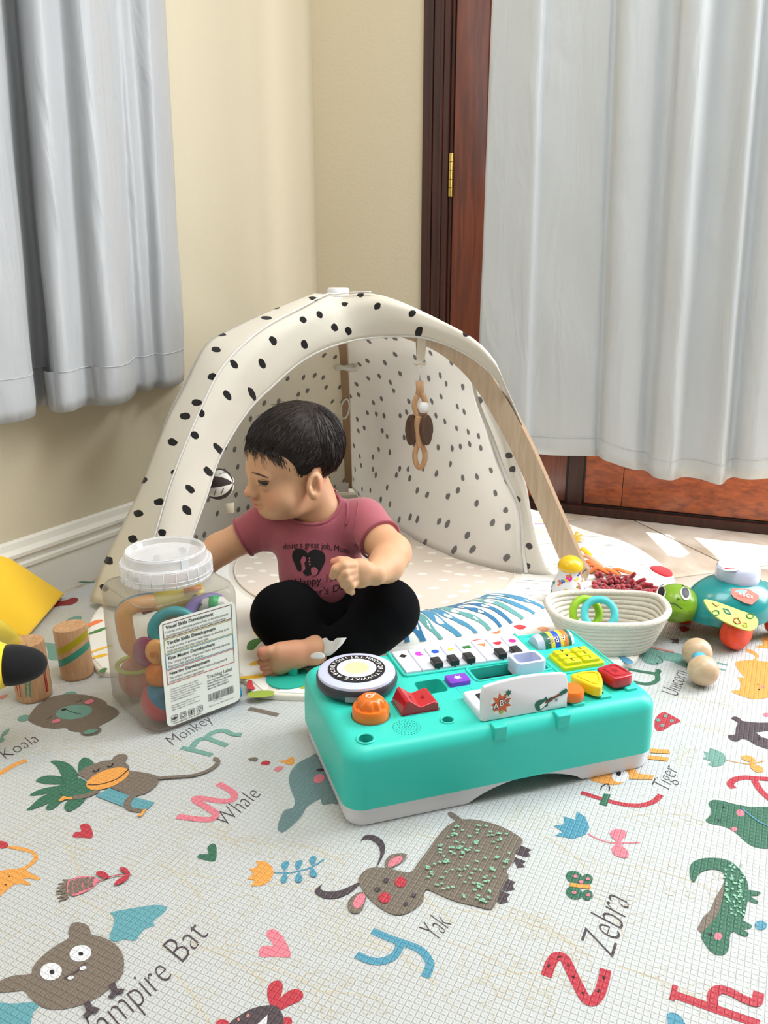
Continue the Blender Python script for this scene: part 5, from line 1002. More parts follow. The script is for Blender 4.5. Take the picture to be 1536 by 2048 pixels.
# sliding levers
def track(x, y, L, rot_): 
    t_ = slab('lever_track', rrect(x, y, 0.017, L, 0.002, 3, rot_), TH-.0005, 0.004, m_teal, .0012); decal('track_slit', rrect(x, y+.003, 0.0025, L*.75, 0.0008, 2, rot_), TH+.0038, pr['black'], t_)
track(0.352, 0.032, 0.044, .0); track(0.397, 0.040, 0.044, .0); track(0.309, 0.018, 0.026, .0)
def lever(name, poly, mat, emb, c):
    P = resample(np.vstack([spline([np.array(p) for p in poly], 6, True), spline([np.array(p) for p in poly], 6, True)[:1]]), 60)[:-1]
    o = slab(name, P, TH+.005, 0.014, mat, .003); Q = (P-np.array(c))*.68+np.array(c); v, f = tube([(*q, TH+.0192) for q in Q], .0006, 5, True); e = mk('lever_groove', v, f, M(emb[0], emb[1], .4)); e.parent = o; return o
lever('yellow_lever', [(0.322, 0.052), (0.338, 0.057), (0.357, 0.055), (0.363, 0.046), (0.355, 0.026), (0.344, 0.012), (0.336, 0.014), (0.327, 0.032)], m_ye, ('groove_y', (216, 180, 10)), (0.344, 0.038))
lv = lever('red_lever', [(0.372, 0.026), (0.369, 0.045), (0.366, 0.058), (0.381, 0.063), (0.397, 0.064), (0.402, 0.048), (0.403, 0.030), (0.388, 0.024)], m_rd, ('groove_r', (150, 8, 24)), (0.385, 0.044))
decal('lever_star', [(0.385+(0.0065 if i % 2 else .003)*math.cos(i*math.pi/5), 0.044+(0.0065 if i % 2 else .003)*math.sin(i*math.pi/5)) for i in range(10)], TH+.0192, M('groove_r', (150, 8, 24), .4), lv)
v, f = lathe([(0.0155, .004), (0.0165, .007), (0.0165, .0145), (0.0145, .0175), (0, .018)], 36, (0.306, 0.022, TH)); tadd(mk('orange_lever', v, f, m_or, None, True, None, 40))
# ================================================================ SMALLER TOYS
m_wood = wood_mat('beech_wood', (206, 164, 124), (184, 138, 98), 0.5, 10, 2, 0.1)
m_woodp = wood_mat('pale_maple', (214, 184, 152), (196, 164, 130), 0.35, 9, 0, 0.15, coat=0.15)
m_walnut = wood_mat('walnut', (96, 68, 52), (70, 48, 36), 0.5, 12, 2, 0.1)
# ---- rope basket with two silicone rings
m_rope = M('cotton_rope', (226, 218, 206), 0.9, bump=0.7, bscale=420, noise=0.06, nscale=300)
BC = np.array([0.394, 1.328]); bask = empty('rope_basket', 'cream coiled rope basket standing at the edge of the activity mat', 'basket', (BC[0], BC[1], 0))
def bring(t, n=72):
    """outline at fraction t of the height (0 base, 1 rim)"""
    w = 0.070+0.032*t**0.8; d = 0.052+0.015*t**0.8; e = 2.0+0.7*t; P = []
    for q in np.linspace(0, 2*math.pi, n, endpoint=False):
        c, s = math.cos(q), math.sin(q); x = w*math.copysign(abs(c)**(2/e), c); y = d*math.copysign(abs(s)**(2/e), s)
        z = 0.014+t*(0.058+0.012*abs(c)**3*(1 if c > 0 else .55)+0.006*max(0, s)); P.append((x-0.006*t, y+0.003*t, z))
    return np.array(P)
for i in range(9): v, f = tube(bring(i/8), 0.0050 if i < 8 else 0.0062, 8, True); mk('rope_coil', v, f, m_rope, bask)
b0 = bring(0); v = [(0, 0, 0.0125)]+[tuple(p*np.array([1, 1, 0])+np.array([0, 0, .0125])) for p in b0]; mk('basket_floor', v, [(0, i+1, (i+1) % 72+1) for i in range(72)], m_rope, bask)
m_rg = M('green_silicone', (150, 196, 34), 0.45); m_ra = M('aqua_silicone', (84, 208, 214), 0.45)
def torus(name, c, R, r, nrm, mat):
    nrm = np.array(nrm, float); nrm /= np.linalg.norm(nrm); a = np.cross(nrm, [0, 0, 1.]); a /= np.linalg.norm(a); b = np.cross(nrm, a)
    v, f = tube([np.asarray(c)+R*(a*math.cos(t)+b*math.sin(t)) for t in np.linspace(0, 2*math.pi, 48, endpoint=False)], r, 14, True); return mk(name, v, f, mat)
tag(torus('teething_ring', at(1172, 1226, 1.345), 0.0255, 0.0068, (0.25, -0.85, 0.45), m_rg), 'lime green silicone ring behind the aqua ring in basket', 'ring', 'silicone rings in the rope basket')
tag(torus('teething_ring', at(1199, 1228, 1.325), 0.0260, 0.0066, (-0.15, -0.8, 0.55), m_ra), 'aqua blue silicone ring leaning in front of green ring in basket', 'ring', 'silicone rings in the rope basket')
# ---- confetti maraca
mc_ = g(1136, 1203, GZ); mar = empty('maraca', 'white shaker bottle with coloured confetti print and yellow cap beside basket', 'rattle', (mc_[0], mc_[1], GZ))
m_mw = M('maraca_white', (240, 240, 244), 0.2, coat=0.3)
prof = [(0.0, 0.0), (0.031, 0.0), (0.035, 0.004), (0.036, 0.012), (0.0355, 0.026), (0.032, 0.040), (0.026, 0.052), (0.0225, 0.060), (0.0225, 0.066), (0.024, 0.070)]
v, f = lathe([(0, 0), (.031, 0), (.035, .004), (.0358, .011)], 40); mk('yellow_foot', v, f, M('mustard_paint', (228, 184, 40), .3), mar)
v, f = lathe([(r, z) for r, z in prof[3:]]+[(0.0, 0.071)], 40); mk('bottle', v, f, m_mw, mar)
v, f = lathe([(0.0242, 0.069)]+[(0.0248*math.cos(t), 0.0745+0.0215*math.sin(t)) for t in np.linspace(0, math.pi/2, 9)], 40); mk('yellow_cap', v, f, M('yellow_paint', (244, 196, 30), .28, coat=.3), mar)
rs = random.Random(11); cols = ['blue', 'orange', 'green', 'pink', 'yellow', 'sky', 'orange']
pz = [p[1] for p in prof[3:]]; prr = [p[0] for p in prof[3:]]
for i in range(34):
    th = -math.pi/2+rs.uniform(-1.6, 1.6) if i > 2 else -1.6+i*.5; z0 = 0.013+0.053*((i*0.618) % 1); a = rs.uniform(0, 3.1); L = 0.0055; pts = []
    for t in (-1, -.5, 0, .5, 1):
        zz = z0+math.sin(a+.4*t)*L*t; rr = np.interp(zz, pz, prr)+.0004; tt = th+math.cos(a+.4*t)*L*t/rr; pts.append((tt, zz))
    A_ = []; B_ = []
    for k, (tt, zz) in enumerate(pts):
        nx, nz = -math.sin(a), math.cos(a); w = .0021
        for lst, sg in ((A_, 1), (B_, -1)):
            z2 = zz+nz*w*sg; r2 = np.interp(z2, pz, prr)+.0005; t2 = tt+nx*w*sg/r2; lst.append((r2*math.cos(t2), r2*math.sin(t2), z2))
    mk('confetti', *gridsurf([A_, B_]), pr[cols[i % 7]], mar)
# ---- wooden dumbbell rattle
d1_ = np.array([0.527, 1.262, 0.0247]); d2_ = np.array([0.513, 1.197, 0.0247]); db = empty('dumbbell_rattle', 'small pale wooden dumbbell rattle with blue middle in front of turtle', 'rattle', (0.52, 1.23, 0)); bpy.context.view_layer.update()
for c in (d1_, d2_): inparent(mk('wooden_ball', *ellip(c, (.0245,)*3, None, 32, 20), m_woodp), db)
v, f = tube([d1_, (d1_+d2_)/2, d2_], 0.0115, 20); inparent(mk('blue_joint', v, f, M('blue_paint', (70, 182, 222), .3)), db)
# ---- two wooden cylinder shakers with painted stripes
m_stripes = {k: M('stripe_'+k, c, .5) for k, c in dict(olive=(176, 160, 20), teal=(58, 146, 122), red=(160, 24, 30)).items()}
def shaker(label, c, r, h, tilt, bands, bars):
    root = empty('wooden_shaker', label, 'shaker', (c[0], c[1], 0.0), 0, 'wooden shakers by the baseboard'); root.rotation_euler = tilt
    v, f = lathe([(0, 0), (r*.93, 0), (r*.99, .003), (r, .007), (r, h-.003), (r*.97, h), (0, h)], 40); mk('cylinder', v, f, m_wood, root, True, None, 35)
    for k in range(3): mk('pin_hole', [(r*.45*math.cos(k*2.1+1)+.0011*math.cos(q), r*.45*math.sin(k*2.1+1)+.0011*math.sin(q), h+.0002) for q in np.linspace(0, 6.28, 8)[:-1]], [tuple(range(7))], pr['brown'], root, False)
    for z0, sl, w, col in bands:
        A_ = [(1.004*r*math.cos(t), 1.004*r*math.sin(t), z0+sl*r*math.cos(t)) for t in np.linspace(0, 2*math.pi, 49)]; mk('painted_stripe', *gridsurf([A_, [(x, y, z+w) for x, y, z in A_]]), m_stripes[col], root)
    for t0, t1, z0, z1, w, col in bars:
        A_ = []; B_ = []
        for k in np.linspace(0, 1, 8): t = t0+(t1-t0)*k; z = z0+(z1-z0)*k; A_.append((1.004*r*math.cos(t-w), 1.004*r*math.sin(t-w), z)); B_.append((1.004*r*math.cos(t+w), 1.004*r*math.sin(t+w), z))
        mk('painted_stripe', *gridsurf([A_, B_]), m_stripes[col], root)
    return root
shaker('upright wooden shaker with olive and teal slanted stripes, standing beside the clear jar', g(156, 1349), 0.0262, 0.088, (0, math.radians(-3), 0), [(0.054, .52, .012, 'olive'), (0.034, .52, .012, 'teal')], [])
shaker('upright wooden shaker with red and teal bars, standing behind the black plush tip', g(70, 1392), 0.0268, 0.094, (0, math.radians(-2), 0), [], [(-1.98, -2.05, .075, .012, .14, 'red'), (-1.15, -1.5, .075, .012, .14, 'teal'), (-.32, -.35, .055, .012, .1, 'red')])
# ---- teal peg lid beside the foot
lc = g(577, 1372); lid = empty('peg_lid', 'flat teal disc with a round peg lying beside the bare foot', 'toy lid', (lc[0], lc[1]+.005, GZ)); 
m_tl = M('teal_silicone', (40, 178, 158), .45)
v, f = lathe([(0, 0.0), (.036, 0.0), (.0365, .0015), (.036, .003), (.006, .0042), (0, .0045)], 44); mk('disc', v, f, m_tl, lid, True, None, 40)
v, f = lathe([(.0085, .003), (.0082, .012), (.0105, .022), (.0110, .0235), (.0098, .0245), (.0085, .0225), (0, .021)], 28, (.006, .010, 0)); mk('peg', v, f, m_tl, lid, True, None, 50)
# ---- yellow felt cushion and bee-like plush at the left edge
m_fy = M('yellow_felt', (250, 200, 14), .9, sheen=.3, bump=.15, bscale=300)
Q = [g(46, 1282, .004), g(124, 1192, .004), at(118, 1176, 1.58), at(14, 1121, 1.50), at(-70, 1118, 1.44), at(-60, 1290, 1.30)]
Q = [np.array(p) for p in Q]; cen = sum(Q)/6; nrm = np.cross(Q[1]-Q[0], Q[3]-Q[0]); nrm /= np.linalg.norm(nrm); e1 = Q[1]-Q[0]; e1 /= np.linalg.norm(e1); e2 = np.cross(nrm, e1)
P2 = [(float((p-Q[0])@e1), float((p-Q[0])@e2)) for p in (Q[0], Q[1], Q[3], Q[4], Q[5])]
P2 = resample(np.vstack([np.array(P2), P2[:1]]), 60)[:-1]; v, f = pillow(P2, -.006, .016, .006, 4)
if nrm[2] < 0: nrm = -nrm
o = fixn(mk('yellow_cushion', [Q[0]+e1*x+e2*y+nrm*z for x, y, z in v], f, m_fy, None, True, None, 60)); tag(o, 'bright yellow felt cushion leaning by the baseboard at the left edge', 'cushion')
bee = empty('plush_toy', 'yellow plush with black pointed tip poking in from the left edge', 'plush toy', (-0.60, 1.02, 0)); bpy.context.view_layer.update()
tip, bas = at(95, 1326, 1.02), at(-60, 1335, 1.0); ax = (tip-bas)/np.linalg.norm(tip-bas); L = np.linalg.norm(tip-bas)
def bcone(name, ts, mat): P = [bas+ax*L*t for t, r in ts]; v, f = tube(P, [max(r, 1e-4) for t, r in ts], 28); return inparent(mk(name, v, f, mat), bee)
bcone('black_tip', [(.46, .0275), (.52, .0282), (.6, .0275), (.7, .0255), (.8, .0225), (.88, .0185), (.94, .0140), (.98, .0085), (1.0, .001)], M('black_plush', (14, 14, 18), .95, sheen=.1))
bcone('yellow_band', [(-.4, .028), (-.2, .036), (0, .039), (.2, .037), (.35, .034), (.465, .0285)], M('yellow_plush', (250, 214, 20), .9, sheen=.4))
bcone('black_band', [(-.8, .012), (-.6, .022), (-.45, .028), (-.39, .0285)], M('black_plush', (14, 14, 18), .95))
low = min(q.z for o in bee.children for q in [o.matrix_world @ Vector(b) for b in o.bound_box])
m_tulle = M('yellow_tulle', (232, 214, 90), .6, alpha=.72)
S = [[at(-30+ (x_)*1.0, 1300-y_, 1.10+.02*k) for k, (x_, y_) in enumerate(row)] for row in ([(20, -10), (40, -10), (60, -8), (78, -6)], [(20, 30), (40, 34), (62, 26), (76, 18)], [(15, 58), (36, 56), (56, 44), (68, 30)], [(5, 66), (25, 64), (42, 54), (52, 40)])]
o = inparent(mk('tulle_wing', *gridsurf(S), m_tulle), bee); s_ = o.modifiers.new('s', 'SUBSURF'); s_.levels = s_.render_levels = 3
# ---- hanging toys in the tent
m_str = M('cotton_strap', (222, 210, 190), .85)
rat = empty('hanging_rattle', 'wooden ring rattle with dark walnut discs hanging from the gym leg', 'rattle', (0.0785, 1.775, 0.0)); bpy.context.view_layer.update()
ry = 1.775
def rp(x, y, dy=0.0): return at(x, y, ry+dy)
v, f = box(-.0105, .0105, -.0015, .0015, 0, 1)
a_, b_ = rp(845, 672), rp(841, 722)
inparent(mk('strap', [(a_*(z)+b_*(1-z))+np.array([x*(1.0 if z > .5 else .8), y, 0]) for x, y, z in v], f, m_str, None, False), rat)
a_, b_ = rp(838, 680, .012), rp(840, 720, .01); inparent(mk('strap', [(a_*(z)+b_*(1-z))+np.array([x*.7, y, 0]) for x, y, z in v], f, m_str, None, False), rat)
c = rp(840, 727); inparent(rbox('strap_clip', (.026, .006, .007), m_str, None, .002, 2, tuple(c)), rat)
for x in (833, 847): inparent(mk('string', *tube([rp(x, 730), rp(840, 752), rp(840, 765)], .0009, 6), m_cot), rat)
def wring(pts, r, name='wooden_ring', mat=None, flat=1.0): v, f = tube(spline([rp(*p) for p in pts], 6, True), r, 10, True, flat); return inparent(mk(name, v, f, mat or m_wood), rat)
v, f = tube([rp(839, 762), rp(840, 778), rp(839, 792)], [.0085, .0085, .009], 14, flat=.8); inparent(mk('wooden_neck', v, f, m_wood), rat)
wring([(839, 788), (830, 802), (830, 818), (838, 836), (846, 840), (850, 822), (850, 804), (846, 792)], .0062)
v, f = tube(spline([rp(838, 832), rp(836, 850), rp(838, 868), rp(840, 892)], 5), .0085, 14); inparent(mk('wooden_stem', v, f, m_wood), rat)
wring([(840, 888), (831, 902), (831, 922), (840, 936), (849, 922), (849, 902)], .0060)
v, f = lathe([(0, -.013), (.008, -.011), (.0115, -.004), (.0115, .004), (.008, .011), (0, .013)], 20, tuple(rp(847, 815, -.002))); inparent(mk('white_bead', v, f, m_whitep), rat)
for x, dx in ((823, -.5), (853, .35)):
    n_ = np.array([dx*1.6, -1, 0.05]); n_ /= np.linalg.norm(n_); a_ = np.cross(n_, [0, 0, 1.]); a_ /= np.linalg.norm(a_); up_ = np.cross(a_, n_)*-1; c = rp(x, 860, -.008 if dx > 0 else .008)
    P = [(.0155*math.cos(t)*(1 if math.sin(t) < .2 else .92), .034*math.sin(t)) for t in np.linspace(0, 2*math.pi, 40, endpoint=False)]; v, f = pillow(P, -.005, .010, .003, 3)
    inparent(fixn(mk('walnut_disc', [c+a_*x_+up_*y_+n_*z_ for x_, y_, z_ in v], f, m_walnut, None, True, None, 50)), rat)
bl = empty('hanging_ball', 'dark brown and white striped fabric ball hanging inside tent on the left', 'ball', tuple(at(440, 968, 1.70)*np.array([1, 1, 0]))); bpy.context.view_layer.update()
bc = at(437, 968, 1.70); br = 0.0335; bax = np.array([.95, -.25, .12]); bax /= np.linalg.norm(bax); b1_ = np.cross(bax, [0, 0, 1.]); b1_ /= np.linalg.norm(b1_); b2_ = np.cross(bax, b1_)
m_dkb = M('dark_brown_cotton', (62, 52, 48), .9); m_wtb = M('white_line_cotton', (232, 228, 220), .9)
for k in range(8):
    S = []
    for t in np.linspace(0.03, math.pi-.03, 14):
        S.append([bc+br*(bax*math.cos(t)+(b1_*math.cos(q)+b2_*math.sin(q))*math.sin(t)*(1-.05*abs(2*(q-2*math.pi*k/8)/(math.pi/4)-1)**3)) for q in np.linspace(2*math.pi*k/8, 2*math.pi*(k+1)/8, 7)])
    inparent(fixn(mk('ball_panel', *gridsurf(S), m_dkb if k % 2 else m_wtb)), bl)
    if k % 2 == 0:
        for t in (.8, 1.3, 1.8, 2.3): inparent(mk('panel_line', *tube([bc+br*1.01*(bax*math.cos(t+.1*j)+(b1_*math.cos(q)+b2_*math.sin(q))*math.sin(t+.1*j)) for j, q in enumerate(np.linspace(2*math.pi*k/8+.15, 2*math.pi*k/8+.6, 4))], .0007, 5), m_dkb), bl)
inparent(mk('string', *tube([bc+np.array([0, 0, br]), bc+np.array([-.02, .0, .09]), legpt('L', .30, .43)], .0012, 6), m_cot), bl)
inparent(rbox('care_tag', (.018, .001, .022), M('tag_cloth', (206, 196, 172), .8), None, .0004, 1, tuple(at(460, 1016, 1.69)), .3), bl)

# ---- push-along turtle
TF = np.array([-0.90, -0.436]); TF /= np.linalg.norm(TF); TL_ = np.array([-TF[1], TF[0]])*1.0
tu = empty('turtle_toy', 'green and teal plastic turtle on orange wheels beside the rope basket', 'toy turtle', (0.640, 1.405, 0), math.atan2(TF[1], TF[0])); bpy.context.view_layer.update()
m_tg = M('turtle_green', (122, 164, 34), .3, coat=.2); m_ts = M('turtle_teal', (18, 140, 142), .28, coat=.3); m_to = M('turtle_orange', (238, 74, 34), .4)
def tl(x, y, z): q = np.array([0.640, 1.405])+TF*x+TL_*y; return np.array([q[0], q[1], z])
Rt = np.array([[TF[0], TL_[0], 0], [TF[1], TL_[1], 0], [0, 0, 1]])
def tpart(name, v, f, mat, sharp=None): return inparent(mk(name, v, f, mat, None, True, None, sharp), tu)
# shell: dome with a flared rim
v, f = lathe([(0.0, .034), (.070, .034), (.078, .038), (.0795, .050), (.078, .062), (.073, .074), (.064, .086), (.050, .097), (.034, .103), (0.0, .105)], 48); v = [tl(.006+x*1.16, y*.86, z) for x, y, z in v]; tpart('shell', v, f, m_ts, 50)
v, f = lathe([(0.0, .017), (.048, .017), (.064, .026), (.071, .040), (.073, .053), (0.0, .053)], 40); v = [tl(x*1.02, y*.78, z) for x, y, z in v]; tpart('belly', v, f, m_tg, 50)
v, f = ellip((0, 0, 0), (.026, .03, .022)); tpart('tail_guard', [tl(-.078+p[0]*.9, p[1], .062+p[2]*.9) for p in v], f, m_ts)
for x, y, r in ((.052, .060, .0295), (.052, -.060, .0295), (-.062, .056, .027), (-.062, -.056, .027)):
    v, f = lathe([(0, -.017), (r*.7, -.0165), (r*.93, -.012), (r, -.004), (r*.965, -.001), (r*.965, .001), (r, .004), (r*.93, .012), (r*.7, .0165), (0, .017)], 36)
    tpart('wheel', [tl(x+p[0], y+p[2], r+.0005+p[1]) for p in v], f, m_to, 50)
v, f = lathe([(.0, .098), (.036, .098), (.0375, .101), (.037, .124), (.034, .1275), (0, .1285)], 44); v = [tl(-.004+x*1.05, y*1.0, z) for x, y, z in v]; kb_ = tpart('white_knob', v, f, m_lav, 40)
def onellip(px, py, c, r, R=None, k=1.01):
    R = np.eye(3) if R is None else R; o_ = R.T @ (_C-c)/(np.array(r)*k); d = R.T @ ray(px, py)/(np.array(r)*k)
    a, b, cc = d@d, 2*o_@d, o_@o_-1; disc_ = b*b-4*a*cc
    t = (-b-math.sqrt(max(disc_, 0)))/(2*a); return _C+ray(px, py)*t
kz = 0.1289; kc = tl(-.004, 0, kz)
def onz(px, py, z): return g(px, py, z)
P = [onz(1463+18*math.cos(t), 1137.5+5*math.sin(t), kz+.0003) for t in np.linspace(0, 2*math.pi, 20, endpoint=False)]; tpart('knob_badge', P, [tuple(range(20))], pr['white'])
for dy, col in ((0, 'red'),):
    P = [onz(x, y, kz+.0006) for x, y in ((1447, 1137), (1453, 1135.2), (1463, 1134.6), (1469, 1135), (1469.5, 1136.8), (1463, 1136.6), (1457, 1137.6), (1449, 1139))]; tpart('badge_awning', P, [tuple(range(8))], pr['red'])
# head
hc = at(1352, 1206, 1.385); hr = (.0395, .0395, .0345); fd_ = np.array([-.42, -.905, .02]); fd_ /= np.linalg.norm(fd_)
v, f = ellip(hc, hr, None, 40, 26); v = [np.array(p) for p in v]
v = [p+fd_*.006*max(0, (p-hc)@fd_/.037)**2*(1 if p[2] < hc[2]+.008 else .3) for p in v]
hd = tpart('head', v, f, m_tg)
v, f = tube([tl(.055, .006, .056), hc-np.array([0, 0, .010])], [.026, .022], 20); tpart('neck', v, f, m_tg)
def hface(x, y, k=1.02): return onellip(x, y, hc, hr, None, k)
def heye(cx, cy, rx, ry, k, mat, name, a=0.): P = [hface(cx+rx*math.cos(t)*math.cos(a)-ry*math.sin(t)*math.sin(a), cy+rx*math.cos(t)*math.sin(a)+ry*math.sin(t)*math.cos(a), k) for t in np.linspace(0, 2*math.pi, 24, endpoint=False)]; P2 = [hface(cx, cy, k+.012)]; return inparent(mk(name, P2+P, [(0, i+1, (i+1) % 24+1) for i in range(24)], mat), tu)
for cx, cy, a in ((1322, 1186, .2), (1371, 1187, -.3)):
    heye(cx, cy, 9.5, 13.5, 1.05, pr['white'], 'eye_white', a); heye(cx+.5, cy-2.5, 7, 10.5, 1.075, pr['black'], 'pupil', a)
P = [hface(x, y, 1.065) for x, y in ((1309, 1213), (1322, 1212), (1332, 1208), (1342, 1206), (1352, 1208), (1360, 1214), (1368, 1219), (1380, 1222))]; tpart('mouth', *tube(spline(P, 5), .0009, 6), M('turtle_dark', (70, 100, 16), .4))
for x, y in ((1328, 1194), (1357, 1196)): tpart('nostril', *ellip(hface(x, y, 1.06), (.003, .003, .002), None, 10, 6), m_tg)
for P in (((1318, 1175), (1322, 1171), (1327, 1169)), ((1364, 1170), (1368, 1172), (1373, 1176))): tpart('eyebrow', *tube([hface(x, y, 1.03) for x, y in P], .0007, 5), pr['black'])
# shell details
shc = tl(.006, 0, .056); shr = (.0895, .0665, .0490)
def sh(px, py, k=1.0): return onellip(px, py, shc, shr, Rt, k)
def patch(name, pts, mat, k0, k1):
    A_ = [sh(x, y, k0) for x, y in pts]; B_ = [sh(x, y, k1) for x, y in pts]; n = len(pts); return fixn(tpart(name, A_+B_, [tuple(range(n)), tuple(range(n, 2*n))]+[(i, (i+1) % n, n+(i+1) % n, n+i) for i in range(n)], mat, 30))
patch('orange_button', [(1464, 1177), (1498, 1178), (1518, 1191), (1517, 1198), (1504, 1209), (1490, 1206), (1468, 1195), (1463, 1188)], m_to, .96, 1.07)
for ch, x, y in (('A', 1480, 1186), ('B', 1488, 1188), ('C', 1496, 1190), ('x', 1504, 1191)):
    v, f, w = text_geo(ch, 0, 1, .02); o = tpart('button_letter', [sh(x+(p[0]-w/2)*9, y+3-(p[1]-.1)*9+(p[0])*1.5, 1.078) for p in v], f, pr['white'])
for pts in ([(1428, 1181), (1440, 1177), (1453, 1180), (1455, 1188), (1448, 1194), (1435, 1191)], [(1396, 1168), (1408, 1164), (1422, 1166), (1425, 1170), (1414, 1175), (1402, 1174)]): patch('shell_scute', [tuple(q) for q in spline([np.array(p) for p in pts], 3, True)], m_ts, .98, 1.028)
# flipper leaf
lf = [(1408, 1199), (1425, 1201), (1455, 1211), (1485, 1222), (1506, 1229), (1516, 1241), (1514, 1253), (1503, 1261), (1485, 1258), (1460, 1248), (1438, 1237), (1422, 1224), (1413, 1211)]
FA, FB, FC = at(1408, 1199, 1.322), at(1510, 1232, 1.322), at(1495, 1261, 1.295); FP = plane3(FA, FB, FC)
def fpt(x, y, o_=0.0): n_ = FP[1] if np.dot(FP[1], _C-FP[0]) > 0 else -FP[1]; return onplane(x, y, *FP)+n_*o_
L2 = [tuple(q) for q in spline([np.array(p) for p in lf], 4, True)]; n = len(L2)
o = fixn(tpart('flipper', [fpt(x, y, 0) for x, y in L2]+[fpt(x, y, -.0025) for x, y in L2], [tuple(range(n)), tuple(range(n, 2*n))]+[(i, (i+1) % n, n+(i+1) % n, n+i) for i in range(n)], M('flipper_lime', (176, 206, 84), .5, noise=.12, nscale=60), 30))
def fshape(P, col, closed=True): v, f = tube([fpt(x, y, .0008) for x, y in P], .0008, 5, closed); tpart('flipper_mark', v, f, pr[col])
fshape([(1424, 1206), (1433, 1213), (1439, 1209)], 'orange', False); fshape([(1446, 1217), (1456, 1220), (1462, 1229), (1451, 1226)], 'sky'); fshape([(1472, 1224), (1486, 1229), (1484, 1238)], 'orange'); fshape([(1468, 1238), (1475, 1236), (1481, 1246), (1473, 1248), (1467, 1243)], 'red'); fshape([(1490+4*(1 if i % 2 else .5)*math.cos(i*.628)*1.4, 1250+4*(1 if i % 2 else .5)*math.sin(i*.628)*1.4) for i in range(10)], 'yellow')
fshape([(1500+7*math.cos(t), 1232+5*math.sin(t)) for t in np.linspace(0, 6.28, 16)[:-1]], 'green'); fshape([(1431+7*math.cos(t), 1226+5*math.sin(t)) for t in np.linspace(0, 6.28, 16)[:-1]], 'green'); fshape([(1508, 1253), (1512, 1244), (1515, 1250)], 'red')
# ================================================================ CLEAR JAR OF RATTLES
JA = np.array([-0.3347, 1.0368]); J1 = np.array([.756, .654]); J1 /= np.linalg.norm(J1); J2 = np.array([-J1[1], J1[0]]); JS = 0.158; JC = JA+J1*.082+J2*.076
def clear_mat(name, rgb, base, edge):
    m = bpy.data.materials.new(name); m.use_nodes = True; nt = m.node_tree; L = nt.links; b = nt.nodes['Principled BSDF']; b.inputs['Base Color'].default_value = lin(rgb); b.inputs['Roughness'].default_value = .08; b.inputs['Specular IOR Level'].default_value = .9
    t = nt.nodes.new('ShaderNodeBsdfTransparent'); t.inputs['Color'].default_value = tuple(.62+.38*v for v in lin(rgb)[:3])+(1,)
    lw_ = nt.nodes.new('ShaderNodeLayerWeight'); lw_.inputs['Blend'].default_value = .35; mr = nt.nodes.new('ShaderNodeMapRange'); mr.inputs['To Min'].default_value = base; mr.inputs['To Max'].default_value = edge; L.new(lw_.outputs['Facing'], mr.inputs['Value'])
    ms = nt.nodes.new('ShaderNodeMixShader'); L.new(mr.outputs[0], ms.inputs[0]); L.new(t.outputs[0], ms.inputs[1]); L.new(b.outputs[0], ms.inputs[2]); L.new(ms.outputs[0], nt.nodes['Material Output'].inputs['Surface']); return m
m_jar = clear_mat('clear_plastic', (206, 200, 188), .05, .62); m_lidp = clear_mat('frosted_lid', (240, 240, 242), .30, .8)
jar = empty('storage_jar', 'square clear plastic jar with round lid and printed label, full of baby rattles', 'jar', (JC[0], JC[1], 0.0), math.atan2(J1[1], J1[0])); bpy.context.view_layer.update()
def jsec(w, r, z): return [(x, y, z) for x, y in rrect(0, 0, w, w, r, 6)]
R = [jsec(JS-.03, .022, .0006), jsec(JS-.008, .026, .003), jsec(JS, .026, .010), jsec(JS, .026, .182)]
for t in np.linspace(.2, 1, 5): R.append(jsec(JS-.036*(1-math.cos(t*math.pi/2)), .026, .182+.018*math.sin(t*math.pi/2)))
n = 28; R.append([(.0575*math.cos(math.atan2(y, x)), .0575*math.sin(math.atan2(y, x)), .203) for x, y, z in R[-1]]); R.append([(p[0], p[1], .216) for p in R[-1]])
v, f = loftrings(R); f = f[:-1]; o = mk('jar_body', v, f, m_jar, jar, True, None, 60)
v, f = tube([(x, y, .1945) for x, y, z in jsec(JS-.010, .026, 0)], .0012, 6, True); mk('shoulder_ridge', v, f, m_jar, jar)
lidr = bpy.data.objects.new('lid', None); COL.objects.link(lidr); lidr.parent = jar
v, f = lathe([(.0655, .208), (.0665, .210), (.0665, .232), (.064, .2345), (.0595, .2345), (.0585, .2475), (.0565, .2495), (.053, .2485), (.0505, .242), (0, .2405)], 64); o = mk('lid_shell', v, f, m_lidp, lidr, True, None, 40)
m_rib = M('lid_rib', (244, 244, 246), .4, alpha=.75)
for k in range(24):
    t = 2*math.pi*k/24; mk('lid_rib', *tube([(.0668*math.cos(t), .0668*math.sin(t), .2095), (.0668*math.cos(t), .0668*math.sin(t), .2325)], .0006, 5), m_rib, lidr)
for z, r in ((.2125, .0668), (.2185, .0668), (.2335, .0655), (.2345, .060), (.2495, .0565)): mk('lid_ridge', *tube([(r*math.cos(t), r*math.sin(t), z) for t in np.linspace(0, 6.2832, 64, endpoint=False)], .0007, 5, True), m_rib, lidr)
mk('lid_tab', *box(-.006, .006, -.0612, -.0585, .2335, .2485), m_rib, lidr, False)
